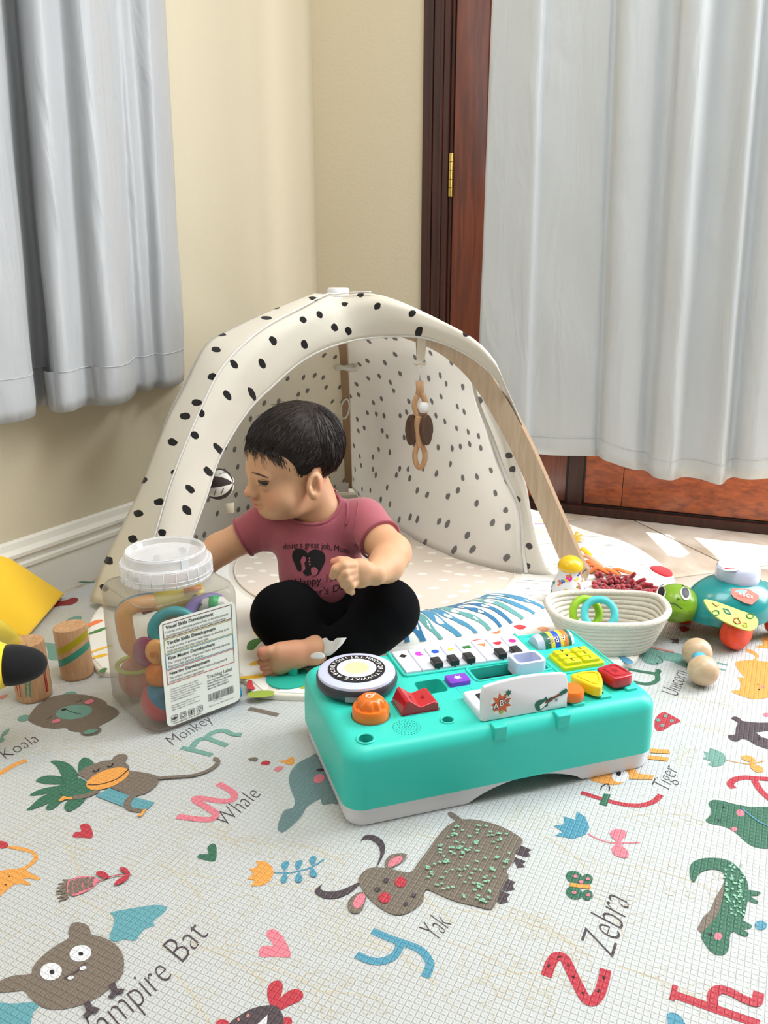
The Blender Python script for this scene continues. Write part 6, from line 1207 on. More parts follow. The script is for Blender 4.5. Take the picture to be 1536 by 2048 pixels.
# label on the right-front face (local -y side)
m_lab = M('label_paper', (238, 238, 230), .5)
yl = -JS/2-.0006; lx0, lx1, lz0, lz1 = -.056, .066, .009, .174
lab = bpy.data.objects.new('label', None); COL.objects.link(lab); lab.parent = jar
v = [(x, yl, z) for x, z in rrect((lx0+lx1)/2, (lz0+lz1)/2, lx1-lx0, lz1-lz0, .009, 5)]; mk('label_sheet', v, [tuple(range(len(v)))], m_lab, lab, False)
def jt(s, x, z, h, width=None, col='black', bold=0.0):
    v, f, w = text_geo(s, 0, 1, bold); sx = width/w if width else h; mk('label_text', [(x+p[0]*sx, yl-.0005, z+p[1]*h) for p in v], f, pr[col], lab, False)
def jbox(z0, z1, col):
    x0, x1 = lx0+.006, lx1-.007; m_ = M('box_'+str(col), col, .5); g_ = G(); w = .0005
    for a, b in (((x0, z0), (x1, z0)), ((x0, z1), (x1, z1)), ((x0, z0), (x0, z1)), ((x1, z0), (x1, z1))):
        p0, p1 = (min(a[0], b[0])-w, min(a[1], b[1])-w), (max(a[0], b[0])+w, max(a[1], b[1])+w); g_.add([(p0[0], yl-.0004, p0[1]), (p1[0], yl-.0004, p0[1]), (p1[0], yl-.0004, p1[1]), (p0[0], yl-.0004, p1[1])], [(0, 1, 2, 3)])
    g_.build('label_frame', m_, lab, False)
zz = .1695
for hd_, l1, l2, col in (('Visual Skills Development', 'Colorful and contrasting patterns help to develop essential', 'visual perception skills, such as eye teaming and tracking.', (110, 36, 40)), ('Tactile Skills Development', 'A large variety of textures help babies to develop their', 'tactile perception and other sensory skills.', (170, 160, 60)), ('Fine Motor Development', 'The variety of grips, shapes and tasks will help develop', 'fine motor skills and hand dexterity.', (70, 140, 170)), ('Hearing Development', 'The various sounds these rattles make will augment &', "enrich babies' sensory experiences.", (190, 70, 60))):
    jbox(zz-.0218, zz, col); jt(hd_, lx0+.010, zz-.0080, .0072, None, 'black', .02); jt(l1, lx0+.009, zz-.0145, .0052, .100 if len(l1) > 53 else .094); jt(l2, lx0+.009, zz-.0200, .0052, .096 if len(l2) > 50 else (.066 if len(l2) > 40 else .056)); zz -= .0238
jt('Tracking Label', lx0+.068, .0640, .0082, .042)
for i, s_ in enumerate(('Lot: PLAY LEARN INC', 'Date of Production 06/10/2021', 'Manufactured in China', 'Batch No. 20210600018')): jt(s_, lx0+.068, .0590-.0043*i, .0036, (.036, .042, .034, .036)[i], 'black', .012)
for i, s_ in enumerate(('Contents: 10 rattles and teethers', 'Manufacturer: Baby Rattles Co., Ltd', 'Address: Building 7, Industrial Road', 'Shantou Town, Guangdong', 'Website: www.playlearn.com', 'support@playlearn.com', '', 'Designed by Play, Learn', 'Manufactured in China', 'All rights reserved')):
    if s_: jt(s_, lx0+.009, .0665-.0037*i, .0030, (.046, .044, .050, .046, .040, .036, 0, .046, .036, .044)[i])
rs = random.Random(2); x = lx0+.068
while x < lx0+.110:
    w = rs.choice((.0003, .0005, .0008)); mk('barcode_bar', [(x, yl-.0005, .0262), (x+w, yl-.0005, .0262), (x+w, yl-.0005, .0385), (x, yl-.0005, .0385)], [(0, 1, 2, 3)], pr['black'], lab, False); x += w+rs.choice((.0004, .0006, .0009))
jt('092731 08501', lx0+.076, .0232, .0026); jt('Play Learn Toys, 3800 Market Street', lx0+.068, .0172, .003, .042)
for i in range(4):
    cx, cz = lx0+.0125+.0135*i, .0205; mk('icon_frame', *tube([(x_, yl-.0004, z_) for x_, z_ in rrect(cx, cz, .0095, .0095, .0018, 3)], .00028, 4, True), pr['black'], lab)
    if i == 0: mk('icon_mark', *tube([(cx+.0032*math.cos(t), yl-.0005, cz+.0018*math.sin(t)) for t in np.linspace(0, 6.28, 14)[:-1]], .0004, 4, True), pr['black'], lab); mk('icon_mark', [(cx+.0013*math.cos(t), yl-.0006, cz+.0013*math.sin(t)) for t in np.linspace(0, 6.28, 10)[:-1]], [tuple(range(9))], pr['black'], lab)
    elif i == 1: mk('icon_mark', *tube([(cx+.003*math.cos(t)*(1+.15*math.sin(4*t)), yl-.0005, cz+.003*math.sin(t)) for t in np.linspace(0, 6.28, 18)[:-1]], .00035, 4, True), pr['black'], lab)
    elif i == 2: mk('icon_mark', *tube([(cx, yl-.0005, cz-.003), (cx, yl-.0005, cz+.003)], .0006, 4), pr['black'], lab); mk('icon_mark', *tube([(cx+.0034*math.cos(t), yl-.0005, cz+.0028*math.sin(t)) for t in np.linspace(0, 6.28, 18)[:-1]], .0003, 4, True), pr['black'], lab)
    else: mk('icon_mark', *tube([(cx+.0024*math.cos(t), yl-.0005, cz+.0006+.0024*math.sin(t)) for t in np.linspace(-.9, 4.1, 14)], .00035, 4), pr['black'], lab); mk('icon_mark', *box(cx-.001, cx+.001, yl-.0006, yl-.0004, cz-.0035, cz-.0016), pr['black'], lab, False)
jt('Educational, Fun & Safe', lx0+.010, .0115, .0038, .044)
# ---- toys inside
JG = 'rattles inside the clear jar'
def toy(name, label, cat): r = empty(name, label, cat, (JC[0], JC[1], 0), 0, JG); bpy.context.view_layer.update(); return r
def put(root, name, v, f, mat, sharp=None): return inparent(mk(name, v, f, mat, None, True, None, sharp), root)
tm = {k: M('toy_'+k, c, .32, coat=.15) for k, c in dict(amber=(240, 160, 40), blue=(30, 130, 170), red=(205, 30, 44), orange=(240, 140, 40), terra=(206, 110, 66), yellow=(222, 204, 40), cyan=(40, 176, 188), purple=(134, 112, 196), magenta=(150, 30, 96), green=(60, 180, 60), peach=(246, 176, 96), lime=(200, 214, 40), wine=(140, 28, 50), white=(240, 240, 240), mint=(30, 190, 110)).items()}
t_ = toy('teether', 'big amber yellow teether ring with blue underside at the jar left', 'teether'); c = at(268, 1262, 1.125); nv = np.array([.35, -.9, .2]); nv /= np.linalg.norm(nv); a_ = np.cross(nv, [0, 0, 1.]); a_ /= np.linalg.norm(a_); u_ = np.cross(a_, nv)
if u_[2] < 0: u_ = -u_
for nm, mm, off in (('front_shell', 'amber', -.006), ('back_shell', 'blue', .009)):
    P = [(.032, .030), (-.006, .036), (-.030, .020), (-.036, -.008), (-.026, -.032), (.004, -.038), (.030, -.026), (.036, .0)]; q = spline([c+a_*x*1.02+u_*y*1.02+nv*(-off) for x, y in P], 5, True); put(t_, nm, *tube(q, .0125, 12, True), tm[mm])
t_ = toy('rattle_ball', 'round red and blue rattle ball at bottom front of the jar', 'ball'); c = at(326, 1420, 1.085); c[2] = max(c[2], .035); r_ = .031
cutn = np.array([-.6, .1, -.8]); cutn /= np.linalg.norm(cutn); c1_ = np.cross(cutn, [0, 1., 0]); c1_ /= np.linalg.norm(c1_); v, f = ellip(c, (r_,)*3, np.stack([c1_, np.cross(cutn, c1_), cutn], 1), 40, 24)
fmx = [0 if i//40 < 14 else 1 for i in range(len(f))]
for k, (nm, mm) in enumerate((('red_half', 'red'), ('blue_half', 'blue'))): put(t_, nm, v, [q for q, m_ in zip(f, fmx) if m_ == k], tm[mm])
t_ = toy('rattle_ball', 'small orange rattle ball with lime leaf, behind the label edge in jar', 'ball'); c = at(325, 1345, 1.095); put(t_, 'ball', *ellip(c, (.025,)*3, None, 28, 18), tm['orange']); put(t_, 'leaf', *ellip(c+np.array([.014, -.012, .022]), (.014, .006, .008)), tm['lime'])
t_ = toy('rattle_cup', 'terracotta orange rattle at the bottom left of the jar', 'rattle'); c = at(247, 1375, 1.135); c[2] = max(c[2], .038); put(t_, 'cup', *ellip(c, (.030, .030, .034)), tm['terra']); put(t_, 'lime_rim', *tube([c+np.array([.030*math.cos(q), .030*math.sin(q), .022]) for q in np.linspace(0, 6.2832, 32, endpoint=False)], .0035, 8, True), tm['lime'])
t_ = toy('duck_rattle', 'yellow tube rattle with eye and orange beak lying on top in jar', 'rattle'); a, b = at(312, 1207, 1.150), at(408, 1183, 1.175); put(t_, 'tube', *tube([a, a*.7+b*.3, a*.3+b*.7, b], [.017, .018, .018, .016], 20), tm['yellow']); put(t_, 'beak', *tube([at(368, 1182, 1.148), at(402, 1174, 1.16)], [.005, .004], 10), tm['orange']); e_ = at(391, 1196, 1.152); put(t_, 'eye', *ellip(e_, (.006, .003, .006)), pr['black']); put(t_, 'handle', *tube([at(312, 1208, 1.15), at(285, 1217, 1.15)], .010, 12), tm['wine'])
t_ = toy('ring_teether', 'cyan and peach ring teether tucked behind the top of label', 'teether')
for k, (mm, dx) in enumerate((('cyan', -.004), ('peach', .006))): c = at(352, 1262, 1.105+.01*k)+np.array([dx, 0, -dx]); put(t_, mm+'_ring', *tube([c+np.array([.027*math.cos(q), .010*math.cos(q), .027*math.sin(q)]) for q in np.linspace(0, 6.2832, 36, endpoint=False)], .008, 10, True), tm[mm])
t_ = toy('ring_teether', 'purple ring teether lying near the top right of jar contents', 'teether'); c = at(412, 1225, 1.135); put(t_, 'purple_ring', *tube([c+np.array([.024*math.cos(q), .012*math.cos(q)+.014*math.sin(q), .017*math.sin(q)]) for q in np.linspace(0, 6.2832, 36, endpoint=False)], .009, 10, True), tm['purple'])
t_ = toy('zebra_rattle', 'white and black patterned rattle with green band in the jar corner', 'rattle'); c = at(450, 1212, 1.155); put(t_, 'body', *tube([c+np.array([-.030, .0, -.006]), c+np.array([-.012, -.002, .008]), c+np.array([.010, -.002, .009]), c+np.array([.026, 0, -.006])], [.008, .012, .012, .008], 16), tm['white']); put(t_, 'green_band', *tube([c+np.array([-.006, -.002, .0095]), c+np.array([.008, -.002, .0095])], .0126, 16), tm['mint'])
for k in range(6): put(t_, 'black_mark', *ellip(c+np.array([-.024+.003*(k % 3)+(.036 if k > 2 else 0), -.011, .004+.004*(k % 3)]), (.0035, .002, .0018), None, 8, 6), pr['black'])
t_ = toy('bumpy_ball', 'bright green bumpy ball at the right side of the jar', 'ball'); c = at(478, 1372, 1.150); c[2] = max(c[2], .034); c = c+np.array([-.008, -.004, 0]); put(t_, 'ball', *ellip(c, (.026,)*3), tm['green'])
for k in range(36):
    q = math.acos(1-2*(k+.5)/36); w = k*2.39996; d = np.array([math.sin(q)*math.cos(w), math.sin(q)*math.sin(w), math.cos(q)]); put(t_, 'bump', *ellip(c+d*.026, (.0045,)*3, None, 8, 6), tm['green'])
t_ = toy('monkey_rattle', 'peach face rattle with magenta ears at the middle of jar', 'rattle'); c = at(312, 1302, 1.092); put(t_, 'ear', *ellip(c+np.array([-.014, -.003, 0]), (.020, .007, .024)), tm['magenta']); put(t_, 'face', *ellip(c+np.array([.003, -.007, .002]), (.017, .010, .020)), tm['peach']); put(t_, 'ear_swirl', *tube([c+np.array([.0-.006*math.cos(q)*q/9, -.0175, .002+.006*math.sin(q)*q/9]) for q in np.linspace(1, 10, 24)], .0007, 5), tm['orange'])
t_ = toy('link_rattle', 'blue plastic rattle piece low behind the jar label', 'rattle'); c = at(430, 1420, 1.12); c[2] = max(c[2], .016); put(t_, 'bar', *tube([c+np.array([-.05, -.035, 0]), c, c+np.array([.035, .025, .002])], .0125, 14), tm['blue'])

bpy.context.view_layer.update()
for r_ in [o for o in SC.objects if o.get('group') == JG]:
    X = []
    for ch in r_.children:
        for q in ch.data.vertices: p = ch.matrix_world @ q.co; d = np.array([p.x, p.y])-JC; X.append((d @ J1, d @ J2, p.z))
    X = np.array(X); mn, mx = X.min(0), X.max(0); lim = JS/2-.004; sh_ = np.zeros(3)
    for k in (0, 1):
        if mn[k] < -lim: sh_[k] = -lim-mn[k]
        elif mx[k] > lim: sh_[k] = lim-mx[k]
    if mn[2] < .003: sh_[2] = .003-mn[2]
    w_ = J1*sh_[0]+J2*sh_[1]; r_.location = (r_.location.x+w_[0], r_.location.y+w_[1], r_.location.z+sh_[2])
# ================================================================ BABY
class Field:
    def __init__(s, lo, hi, h):
        s.lo = np.array(lo, float); s.h = h; s.n = np.ceil((np.array(hi)-s.lo)/h).astype(int)+1; s.F = np.full(s.n, 1.0, np.float32)
    def _win(s, lo, hi):
        a = np.clip(np.floor((np.array(lo)-s.lo)/s.h).astype(int), 0, s.n-1); b = np.clip(np.ceil((np.array(hi)-s.lo)/s.h).astype(int)+1, 1, s.n)
        sl = tuple(slice(i, j) for i, j in zip(a, b)); ax = [(np.arange(i, j)*s.h+o).astype(np.float32) for i, j, o in zip(a, b, s.lo)]
        return sl, ax[0][:, None, None], ax[1][None, :, None], ax[2][None, None, :]
    def comb(s, d, sl, k, op):
        A = s.F[sl]
        if op == 'sub': d = -d; h = np.maximum(k-np.abs(A-d), 0)/k; s.F[sl] = np.maximum(A, d)+h*h*k*.25
        else: h = np.maximum(k-np.abs(A-d), 0)/k; s.F[sl] = np.minimum(A, d)-h*h*k*.25
    def ell(s, c, r, k=.012, R=None, op='add'):
        c = np.asarray(c, float); r = np.asarray([r]*3 if np.isscalar(r) else r, float); m = r.max()+k+3*s.h; sl, X, Y, Z = s._win(c-m, c+m); R = np.eye(3) if R is None else R
        dx, dy, dz = X-c[0], Y-c[1], Z-c[2]; q = [R[0, i]*dx+R[1, i]*dy+R[2, i]*dz for i in range(3)]
        k0 = np.sqrt(sum((q[i]/r[i])**2 for i in range(3))); k1 = np.sqrt(sum((q[i]/r[i]**2)**2 for i in range(3)))+1e-9
        s.comb((k0*(k0-1)/k1).astype(np.float32), sl, k, op); return s
    def cone(s, a, b, ra, rb, k=.012, op='add'):
        a, b = np.asarray(a, float), np.asarray(b, float); m = max(ra, rb)+k+3*s.h; sl, X, Y, Z = s._win(np.minimum(a, b)-m, np.maximum(a, b)+m); ab = b-a; L = ab@ab
        t = np.clip(((X-a[0])*ab[0]+(Y-a[1])*ab[1]+(Z-a[2])*ab[2])/L, 0, 1)
        d = np.sqrt((X-a[0]-t*ab[0])**2+(Y-a[1]-t*ab[1])**2+(Z-a[2]-t*ab[2])**2)-(ra+(rb-ra)*t); s.comb(d.astype(np.float32), sl, k, op); return s
    def chain(s, P, Rr, k=.006):
        for i in range(len(P)-1): s.cone(P[i], P[i+1], Rr[i], Rr[i+1], k)
        return s
    def plane(s, p, n, k=.004):                    # keep the side where n points away
        n = np.asarray(n, float)/np.linalg.norm(n); sl, X, Y, Z = s._win(s.lo-1, s.lo+s.n*s.h+1); d = (X-p[0])*n[0]+(Y-p[1])*n[1]+(Z-p[2])*n[2]; A = s.F; h = np.maximum(k-np.abs(A-d), 0)/k; s.F = (np.maximum(A, d)+h*h*k*.25).astype(np.float32); return s
    def mesh(s):
        F = s.F; S = F < 0; n = S.astype(np.int8); c = n[:-1, :-1, :-1]+n[1:, :-1, :-1]+n[:-1, 1:, :-1]+n[:-1, :-1, 1:]+n[1:, 1:, :-1]+n[1:, :-1, 1:]+n[:-1, 1:, 1:]+n[1:, 1:, 1:]
        I = np.argwhere((c > 0) & (c < 8)); idx = np.full(c.shape, -1, np.int32); idx[tuple(I.T)] = np.arange(len(I))
        cor = [(0, 0, 0), (1, 0, 0), (0, 1, 0), (1, 1, 0), (0, 0, 1), (1, 0, 1), (0, 1, 1), (1, 1, 1)]; val = np.stack([F[I[:, 0]+a, I[:, 1]+b, I[:, 2]+d] for a, b, d in cor], 1)
        acc = np.zeros((len(I), 3)); cnt = np.zeros(len(I))
        for i in range(8):
            for j in range(i+1, 8):
                if sum(abs(p-q) for p, q in zip(cor[i], cor[j])) != 1: continue
                a, b = val[:, i], val[:, j]; m = (a < 0) != (b < 0); t = np.where(m, a/(a-b+1e-12), 0)[:, None]; acc += np.where(m[:, None], np.array(cor[i])+t*(np.array(cor[j])-np.array(cor[i])), 0); cnt += m
        V = (I+acc/cnt[:, None])*s.h+s.lo; Q = []
        for ax in range(3):
            sh = [slice(None)]*3; s0, s1 = sh.copy(), sh.copy(); s0[ax] = slice(0, -1); s1[ax] = slice(1, None); E = np.argwhere(S[tuple(s0)] != S[tuple(s1)]); o1, o2 = [(1, 2), (2, 0), (0, 1)][ax]
            E = E[(E[:, o1] > 0) & (E[:, o2] > 0) & (E[:, o1] < c.shape[o1]) & (E[:, o2] < c.shape[o2])]; d1 = np.zeros(3, int); d1[o1] = 1; d2 = np.zeros(3, int); d2[o2] = 1
            q = np.stack([idx[tuple((E-d1-d2).T)], idx[tuple((E-d2).T)], idx[tuple(E.T)], idx[tuple((E-d1).T)]], 1); fl = ~S[tuple(E.T)]; q[fl] = q[fl][:, ::-1]; Q.append(q)
        Q = np.vstack(Q); return V, Q[(Q >= 0).all(1)]
def relax(V, Q, it=2, lam=.5):
    for _ in range(it):
        acc = np.zeros_like(V); cnt = np.zeros(len(V))
        for a, b in ((0, 1), (1, 2), (2, 3), (3, 0)):
            np.add.at(acc, Q[:, a], V[Q[:, b]]); np.add.at(acc, Q[:, b], V[Q[:, a]]); np.add.at(cnt, Q[:, a], 1); np.add.at(cnt, Q[:, b], 1)
        V = V+lam*(acc/np.maximum(cnt, 1)[:, None]-V)
    return V
baby = empty('person', 'baby in mauve short-sleeved bodysuit and black leggings sitting in the tent, reaching behind jar', 'person', (-0.10, 1.38, GZ)); bpy.context.view_layer.update()
# head frame
HC = at(588, 897, 1.365); hf = np.array([-.87, -.46, -.16]); hf /= np.linalg.norm(hf); hs = np.cross([0, 0, 1.], hf); hs /= np.linalg.norm(hs); hu = np.cross(hf, hs)
tl_ = math.radians(-4); hs, hu = hs*math.cos(tl_)+hu*math.sin(tl_), hu*math.cos(tl_)-hs*math.sin(tl_)      # slight roll
HR = np.stack([hs, hf, hu], 1)
def H(x, y, z): return HC+hs*x+hf*y+hu*z
J = dict(shL=at(726, 1043, 1.375), elL=at(784, 1106, 1.29), wrL=at(750, 1147, 1.205), shR=at(536, 1050, 1.41), elR=at(440, 1098, 1.40), wrR=at(382, 1146, 1.37))
B = Field((-.47, 1.10, 0.0), (.08, 1.53, .46), .0017)
# trunk under the clothes
B.ell(at(632, 1078, 1.39), (.062, .046, .055)).ell(at(645, 1150, 1.385), (.064, .052, .055), .02).cone(J['shL'], J['shR'], .026, .026, .03)
B.cone(at(640, 1020, 1.385), H(-.002, -.018, -.075), .036, .036, .02)
# skull and face
B.ell(H(0, -.006, .004), (.0670, .0795, .0690), .01, HR).ell(H(0, .034, -.004), (.057, .046, .050), .02, HR).ell(H(0, .026, -.057), (.055, .052, .048), .022, HR)
for sx in (1, -1):
    B.ell(H(.034*sx, .046, -.066), (.028, .026, .027), .018, HR); B.ell(H(.027*sx, .083, -.036), (.016, .010, .0095), .012, HR, 'sub'); B.ell(H(.027*sx, .0695, -.0375), (.0145, .0115, .0095), .006, HR); B.ell(H(.025*sx, .070, -.022), (.020, .009, .008), .016, HR)
B.ell(H(0, .061, -.092), (.020, .018, .014), .016, HR).ell(H(0, .032, -.093), (.042, .038, .020), .02, HR)
B.cone(H(0, .0745, -.026), H(0, .0850, -.050), .0080, .0092, .014).ell(H(0, .0915, -.054), (.0090, .0085, .0080), .006, HR)
for sx in (1, -1): B.ell(H(.0088*sx, .0845, -.0565), (.0062, .0065, .0055), .005, HR); B.ell(H(.0048*sx, .0910, -.0605), (.0026, .004, .0022), .002, HR, 'sub')
B.ell(H(0, .0805, -.0715), (.0155, .0085, .0058), .006, HR).ell(H(0, .0775, -.0805), (.0135, .0085, .0058), .006, HR); B.ell(H(0, .0895, -.0762), (.0165, .0080, .0012), .0025, HR, 'sub')
# ears
ER = HR @ np.array(Matrix.Rotation(math.radians(12), 3, 'X')) @ np.array(Matrix.Rotation(math.radians(-14), 3, 'Z'))
for sx in (1, -1):
    e_ = H(.0655*sx, -.002, -.047); Rr = ER if sx > 0 else HR
    B.ell(e_, (.0085, .0165, .0235), .006, Rr); B.ell(e_+hs*sx*.0085+hf*.002+hu*.002, (.0078, .0105, .0155), .003, Rr, 'sub'); B.ell(e_+hs*sx*.006+hf*.003-hu*.003, (.0070, .0055, .0065), .003, Rr, 'sub'); B.ell(e_+hf*.010-hu*.004+hs*sx*.001, (.005, .0045, .006), .003, Rr); B.ell(e_-hu*.018+hf*.004, (.0055, .0075, .0080), .006, Rr)
    B.cone(e_+hs*sx*.004-hf*.006+hu*.010, e_+hs*sx*.004-hf*.005-hu*.008, .003, .0026, .003)
# arms
B.cone(J['shL'], J['elL'], .033, .0305, .02).chain([J['elL'], at(772, 1130, 1.25), J['wrL']], [.0305, .0275, .0195], .012)
B.cone(J['shR'], J['elR'], .033, .0275, .02).chain([J['elR'], at(410, 1122, 1.385), J['wrR']], [.0275, .0245, .018], .012)
# left hand: back of the hand to camera, fingers curled
B.ell(at(722, 1146, 1.192), (.0215, .0150, .0235), .008).ell(at(712, 1138, 1.188), (.014, .011, .013), .008).ell(at(716, 1158, 1.188), (.015, .011, .013), .008)
FG = [([(705, 1130, 1.180), (688, 1131, 1.170), (672, 1138, 1.168), (666, 1152, 1.176)], .0074), ([(706, 1141, 1.178), (690, 1146, 1.166), (683, 1156, 1.168), (690, 1164, 1.180)], .0072), ([(708, 1151, 1.178), (695, 1159, 1.166), (689, 1168, 1.169), (695, 1175, 1.181)], .0070), ([(712, 1162, 1.180), (703, 1171, 1.170), (698, 1179, 1.173), (704, 1184, 1.183)], .0064)]
for P, r in FG: B.chain([at(*p) for p in P], [r*1.08, r*1.04, r, r*.84], .0022)
B.chain([at(712, 1132, 1.190), at(694, 1124, 1.182), at(680, 1122, 1.180), at(668, 1123, 1.182)], [.0088, .0078, .0072, .0058], .0025)
# right hand behind the jar
w = J['wrR']; hd_ = np.array([-.85, -.30, -.42]); hd_ /= np.linalg.norm(hd_); sd = np.cross(hd_, [0, 0, 1.]); sd /= np.linalg.norm(sd)
B.ell(w+hd_*.030, (.022, .020, .016), .010)
for k, (o_, L) in enumerate(((-.015, .036), (-.005, .040), (.005, .038), (.014, .031))): p0 = w+hd_*.040+sd*o_; p1 = p0+hd_*L*.5+np.array([0, 0, -.002]); B.chain([p0, p1, p1+hd_*L*.4+np.array([0, 0, -.010])], [.0066, .0062, .0054], .002)
B.chain([w+hd_*.018-sd*.014, w+hd_*.034-sd*.026, w+hd_*.048-sd*.028+np.array([0, 0, -.004])], [.0075, .0068, .0058], .003)
# bare foot, sole towards camera
fy = 1.205
B.ell(at(628, 1304, fy+.018), (.022, .018, .0205), .01).cone(at(624, 1303, fy+.020), at(585, 1309, fy+.012), .0190, .0190, .012).cone(at(588, 1306, fy+.012), at(560, 1308, fy+.006), .0200, .0195, .012).cone(at(588, 1316, fy+.012), at(560, 1330, fy+.006), .0175, .0165, .012)
B.cone(at(632, 1296, fy+.028), at(624, 1280, fy+.06), .020, .024, .012)
for (x0, y0, x1, y1, r) in ((550, 1300, 527, 1306, .0105), (545, 1320, 522, 1324, .0060), (548, 1331, 526, 1336, .0056), (553, 1341, 533, 1346, .0052), (560, 1349, 543, 1354, .0048)): B.chain([at(x0, y0, fy+.004), at((x0+x1)/2, (y0+y1)/2, fy-.001), at(x1, y1, fy-.001)], [r*.95, r*.9, r*1.05], .0008)
V, Q = B.mesh(); V = relax(V, Q, 2, .3)
def skin_mat():
    m = M('skin', (216, 166, 130), .48, spec=.35, sss=.18); nt = m.node_tree; a = nt.nodes.new('ShaderNodeVertexColor'); a.layer_name = 'tint'; mx = nt.nodes.new('ShaderNodeMix'); mx.data_type = 'RGBA'; mx.inputs['A'].default_value = lin((216, 166, 130)); mx.inputs['B'].default_value = lin((214, 112, 100)); nt.links.new(a.outputs['Color'], mx.inputs['Factor']); nt.links.new(mx.outputs['Result'], nt.nodes['Principled BSDF'].inputs['Base Color']); return m
body = inparent(mknp('body', V, Q, skin_mat()), baby)
tint = np.zeros(len(V))
def blush(c, r, s_): global tint; d = np.linalg.norm(V-np.asarray(c), axis=1)/r; tint = np.maximum(tint, s_*np.clip(1-d*d, 0, 1))
blush(H(0, .088, -.0765), .017, .75); blush(H(.036, .064, -.060), .026, .28); blush(H(-.036, .064, -.060), .026, .28); blush(H(0, .098, -.055), .012, .3); blush(H(.074, -.014, -.046), .016, .35); blush(at(668, 1123, 1.18), .016, .5)
for x, y in ((527, 1306), (522, 1324), (526, 1336), (533, 1346), (543, 1354)): blush(at(x, y, fy), .020, .6)
blush(at(590, 1312, fy-.01), .05, .25)
ca = body.data.attributes.new('tint', 'FLOAT_COLOR', 'POINT'); ca.data.foreach_set('color', np.repeat(tint[:, None], 4, 1).astype(np.float32).ravel())
BV = BVHTree.FromPolygons([Vector(p) for p in V], [tuple(int(i) for i in q) for q in Q])
def skin(px, py, off=.0004):
    d = Vector(ray(px, py)).normalized(); h = BV.ray_cast(Vector(_C), d)
    return None if h[0] is None else np.array(h[0]-d*off)
m_lash = M('lash_black', (22, 16, 14), .6); m_brow = M('brow_brown', (66, 44, 34), .8)
def onskin(name, P, r, mat, flat=None, off=.0004, n=6):
    Q_ = [skin(x, y, off) for x, y in resample(spline([np.array(p, float) for p in P], 6), 22)]; Q_ = [q for q in Q_ if q is not None]
    if len(Q_) < 4: return
    rr = r*np.sin(np.linspace(.25, 2.9, len(Q_))); v, f = tube(Q_, np.maximum(rr, r*.15), n, flat=flat); return inparent(mk(name, v, f, mat), baby)
onskin('eyebrow', [(503, 945), (513, 947), (525, 951), (537, 956)], .0030, m_brow, .4)
onskin('eyelash', [(515, 962), (523, 966), (531, 968), (538, 966)], .0024, m_lash, .7)
onskin('eyelash', [(516, 960), (525, 963), (533, 964), (539, 963)], .0012, m_lash)
for x in np.linspace(517, 536, 9):
    a, b = skin(x, 966.5), skin(x-3, 973)
    if a is not None and b is not None: d = b-a; v, f = tube([a, a+d*.6+np.array([0, -.0012, 0]), a+d+np.array([-.0006, -.0030, .0004])], [.0004, .0003, .0001], 4); inparent(mk('eyelash_hair', v, f, m_lash), baby)
onskin('eyelid_crease', [(514, 957), (524, 959), (534, 961), (541, 964)], .0007, M('skin_crease', (160, 104, 78), .6), .5)
# hair: short cap fitted to the skull, plus fine strands
m_hair = M('dark_hair', (40, 30, 27), .5, spec=.3, noise=.4, nscale=35)
hl_y = [-.10, -.075, -.05, -.028, -.018, -.008, 0.010, .020, .030, .042, .060, .075, .10]; hl_z = [-.074, -.072, -.062, -.050, -.022, -.018, -.032, -.026, -.002, .012, .020, .021, .021]
HF = Field(HC-.11, HC+.11, .0018); HF.ell(H(0, -.006, .004), (.0672, .0797, .0692), .01, HR)
HF.ell(H(0, .034, -.004), (.0572, .0462, .0502), .02, HR)
sl, X, Y, Z = HF._win(HC-.2, HC+.2); dx, dy, dz = X-HC[0], Y-HC[1], Z-HC[2]; lx, ly, lz = [HR[0, i]*dx+HR[1, i]*dy+HR[2, i]*dz for i in range(3)]
hz = np.interp(ly, hl_y, hl_z)+.0012*np.sin(ly*210+lx*130+2*np.sin(lx*90)); tt = np.clip((lz-hz)/.030, 0, 1); HF.F = (HF.F-(.0002+.0046*tt*tt*(3-2*tt))).astype(np.float32); HF.F = np.maximum(HF.F, (hz-lz).astype(np.float32)*.9)
hv, hq = HF.mesh(); hv = relax(hv, hq, 2, .4)
hair = inparent(mknp('hair', hv, hq, m_hair), baby)
HV = BVHTree.FromPolygons([Vector(p) for p in hv], [tuple(int(i) for i in q) for q in hq])
def oncap(p, off):
    h = HV.find_nearest(Vector(p))
    if h[0] is None: return p
    n_ = h[1] if h[1].dot(h[0]-Vector(HC)) > 0 else -h[1]; return np.array(h[0]+n_*off)
rs = np.random.RandomState(4); g_ = G(); er = np.array([.0716, .0841, .0736]); ec = np.array([0, -.006, .004]); er2 = np.array([.0630, .0520, .0560]); ec2 = np.array([0, .034, -.004])
whorl = np.array([.012, -.045, .068])
def tosurf(p, k=1.0):
    d = (p-ec)/er; L = np.linalg.norm(d); q = ec+d/L*er*k
    d2 = (q-ec2)/(er2*k); L2 = np.linalg.norm(d2)
    if L2 < 1: q = ec2+(q-ec2)/L2
    return q
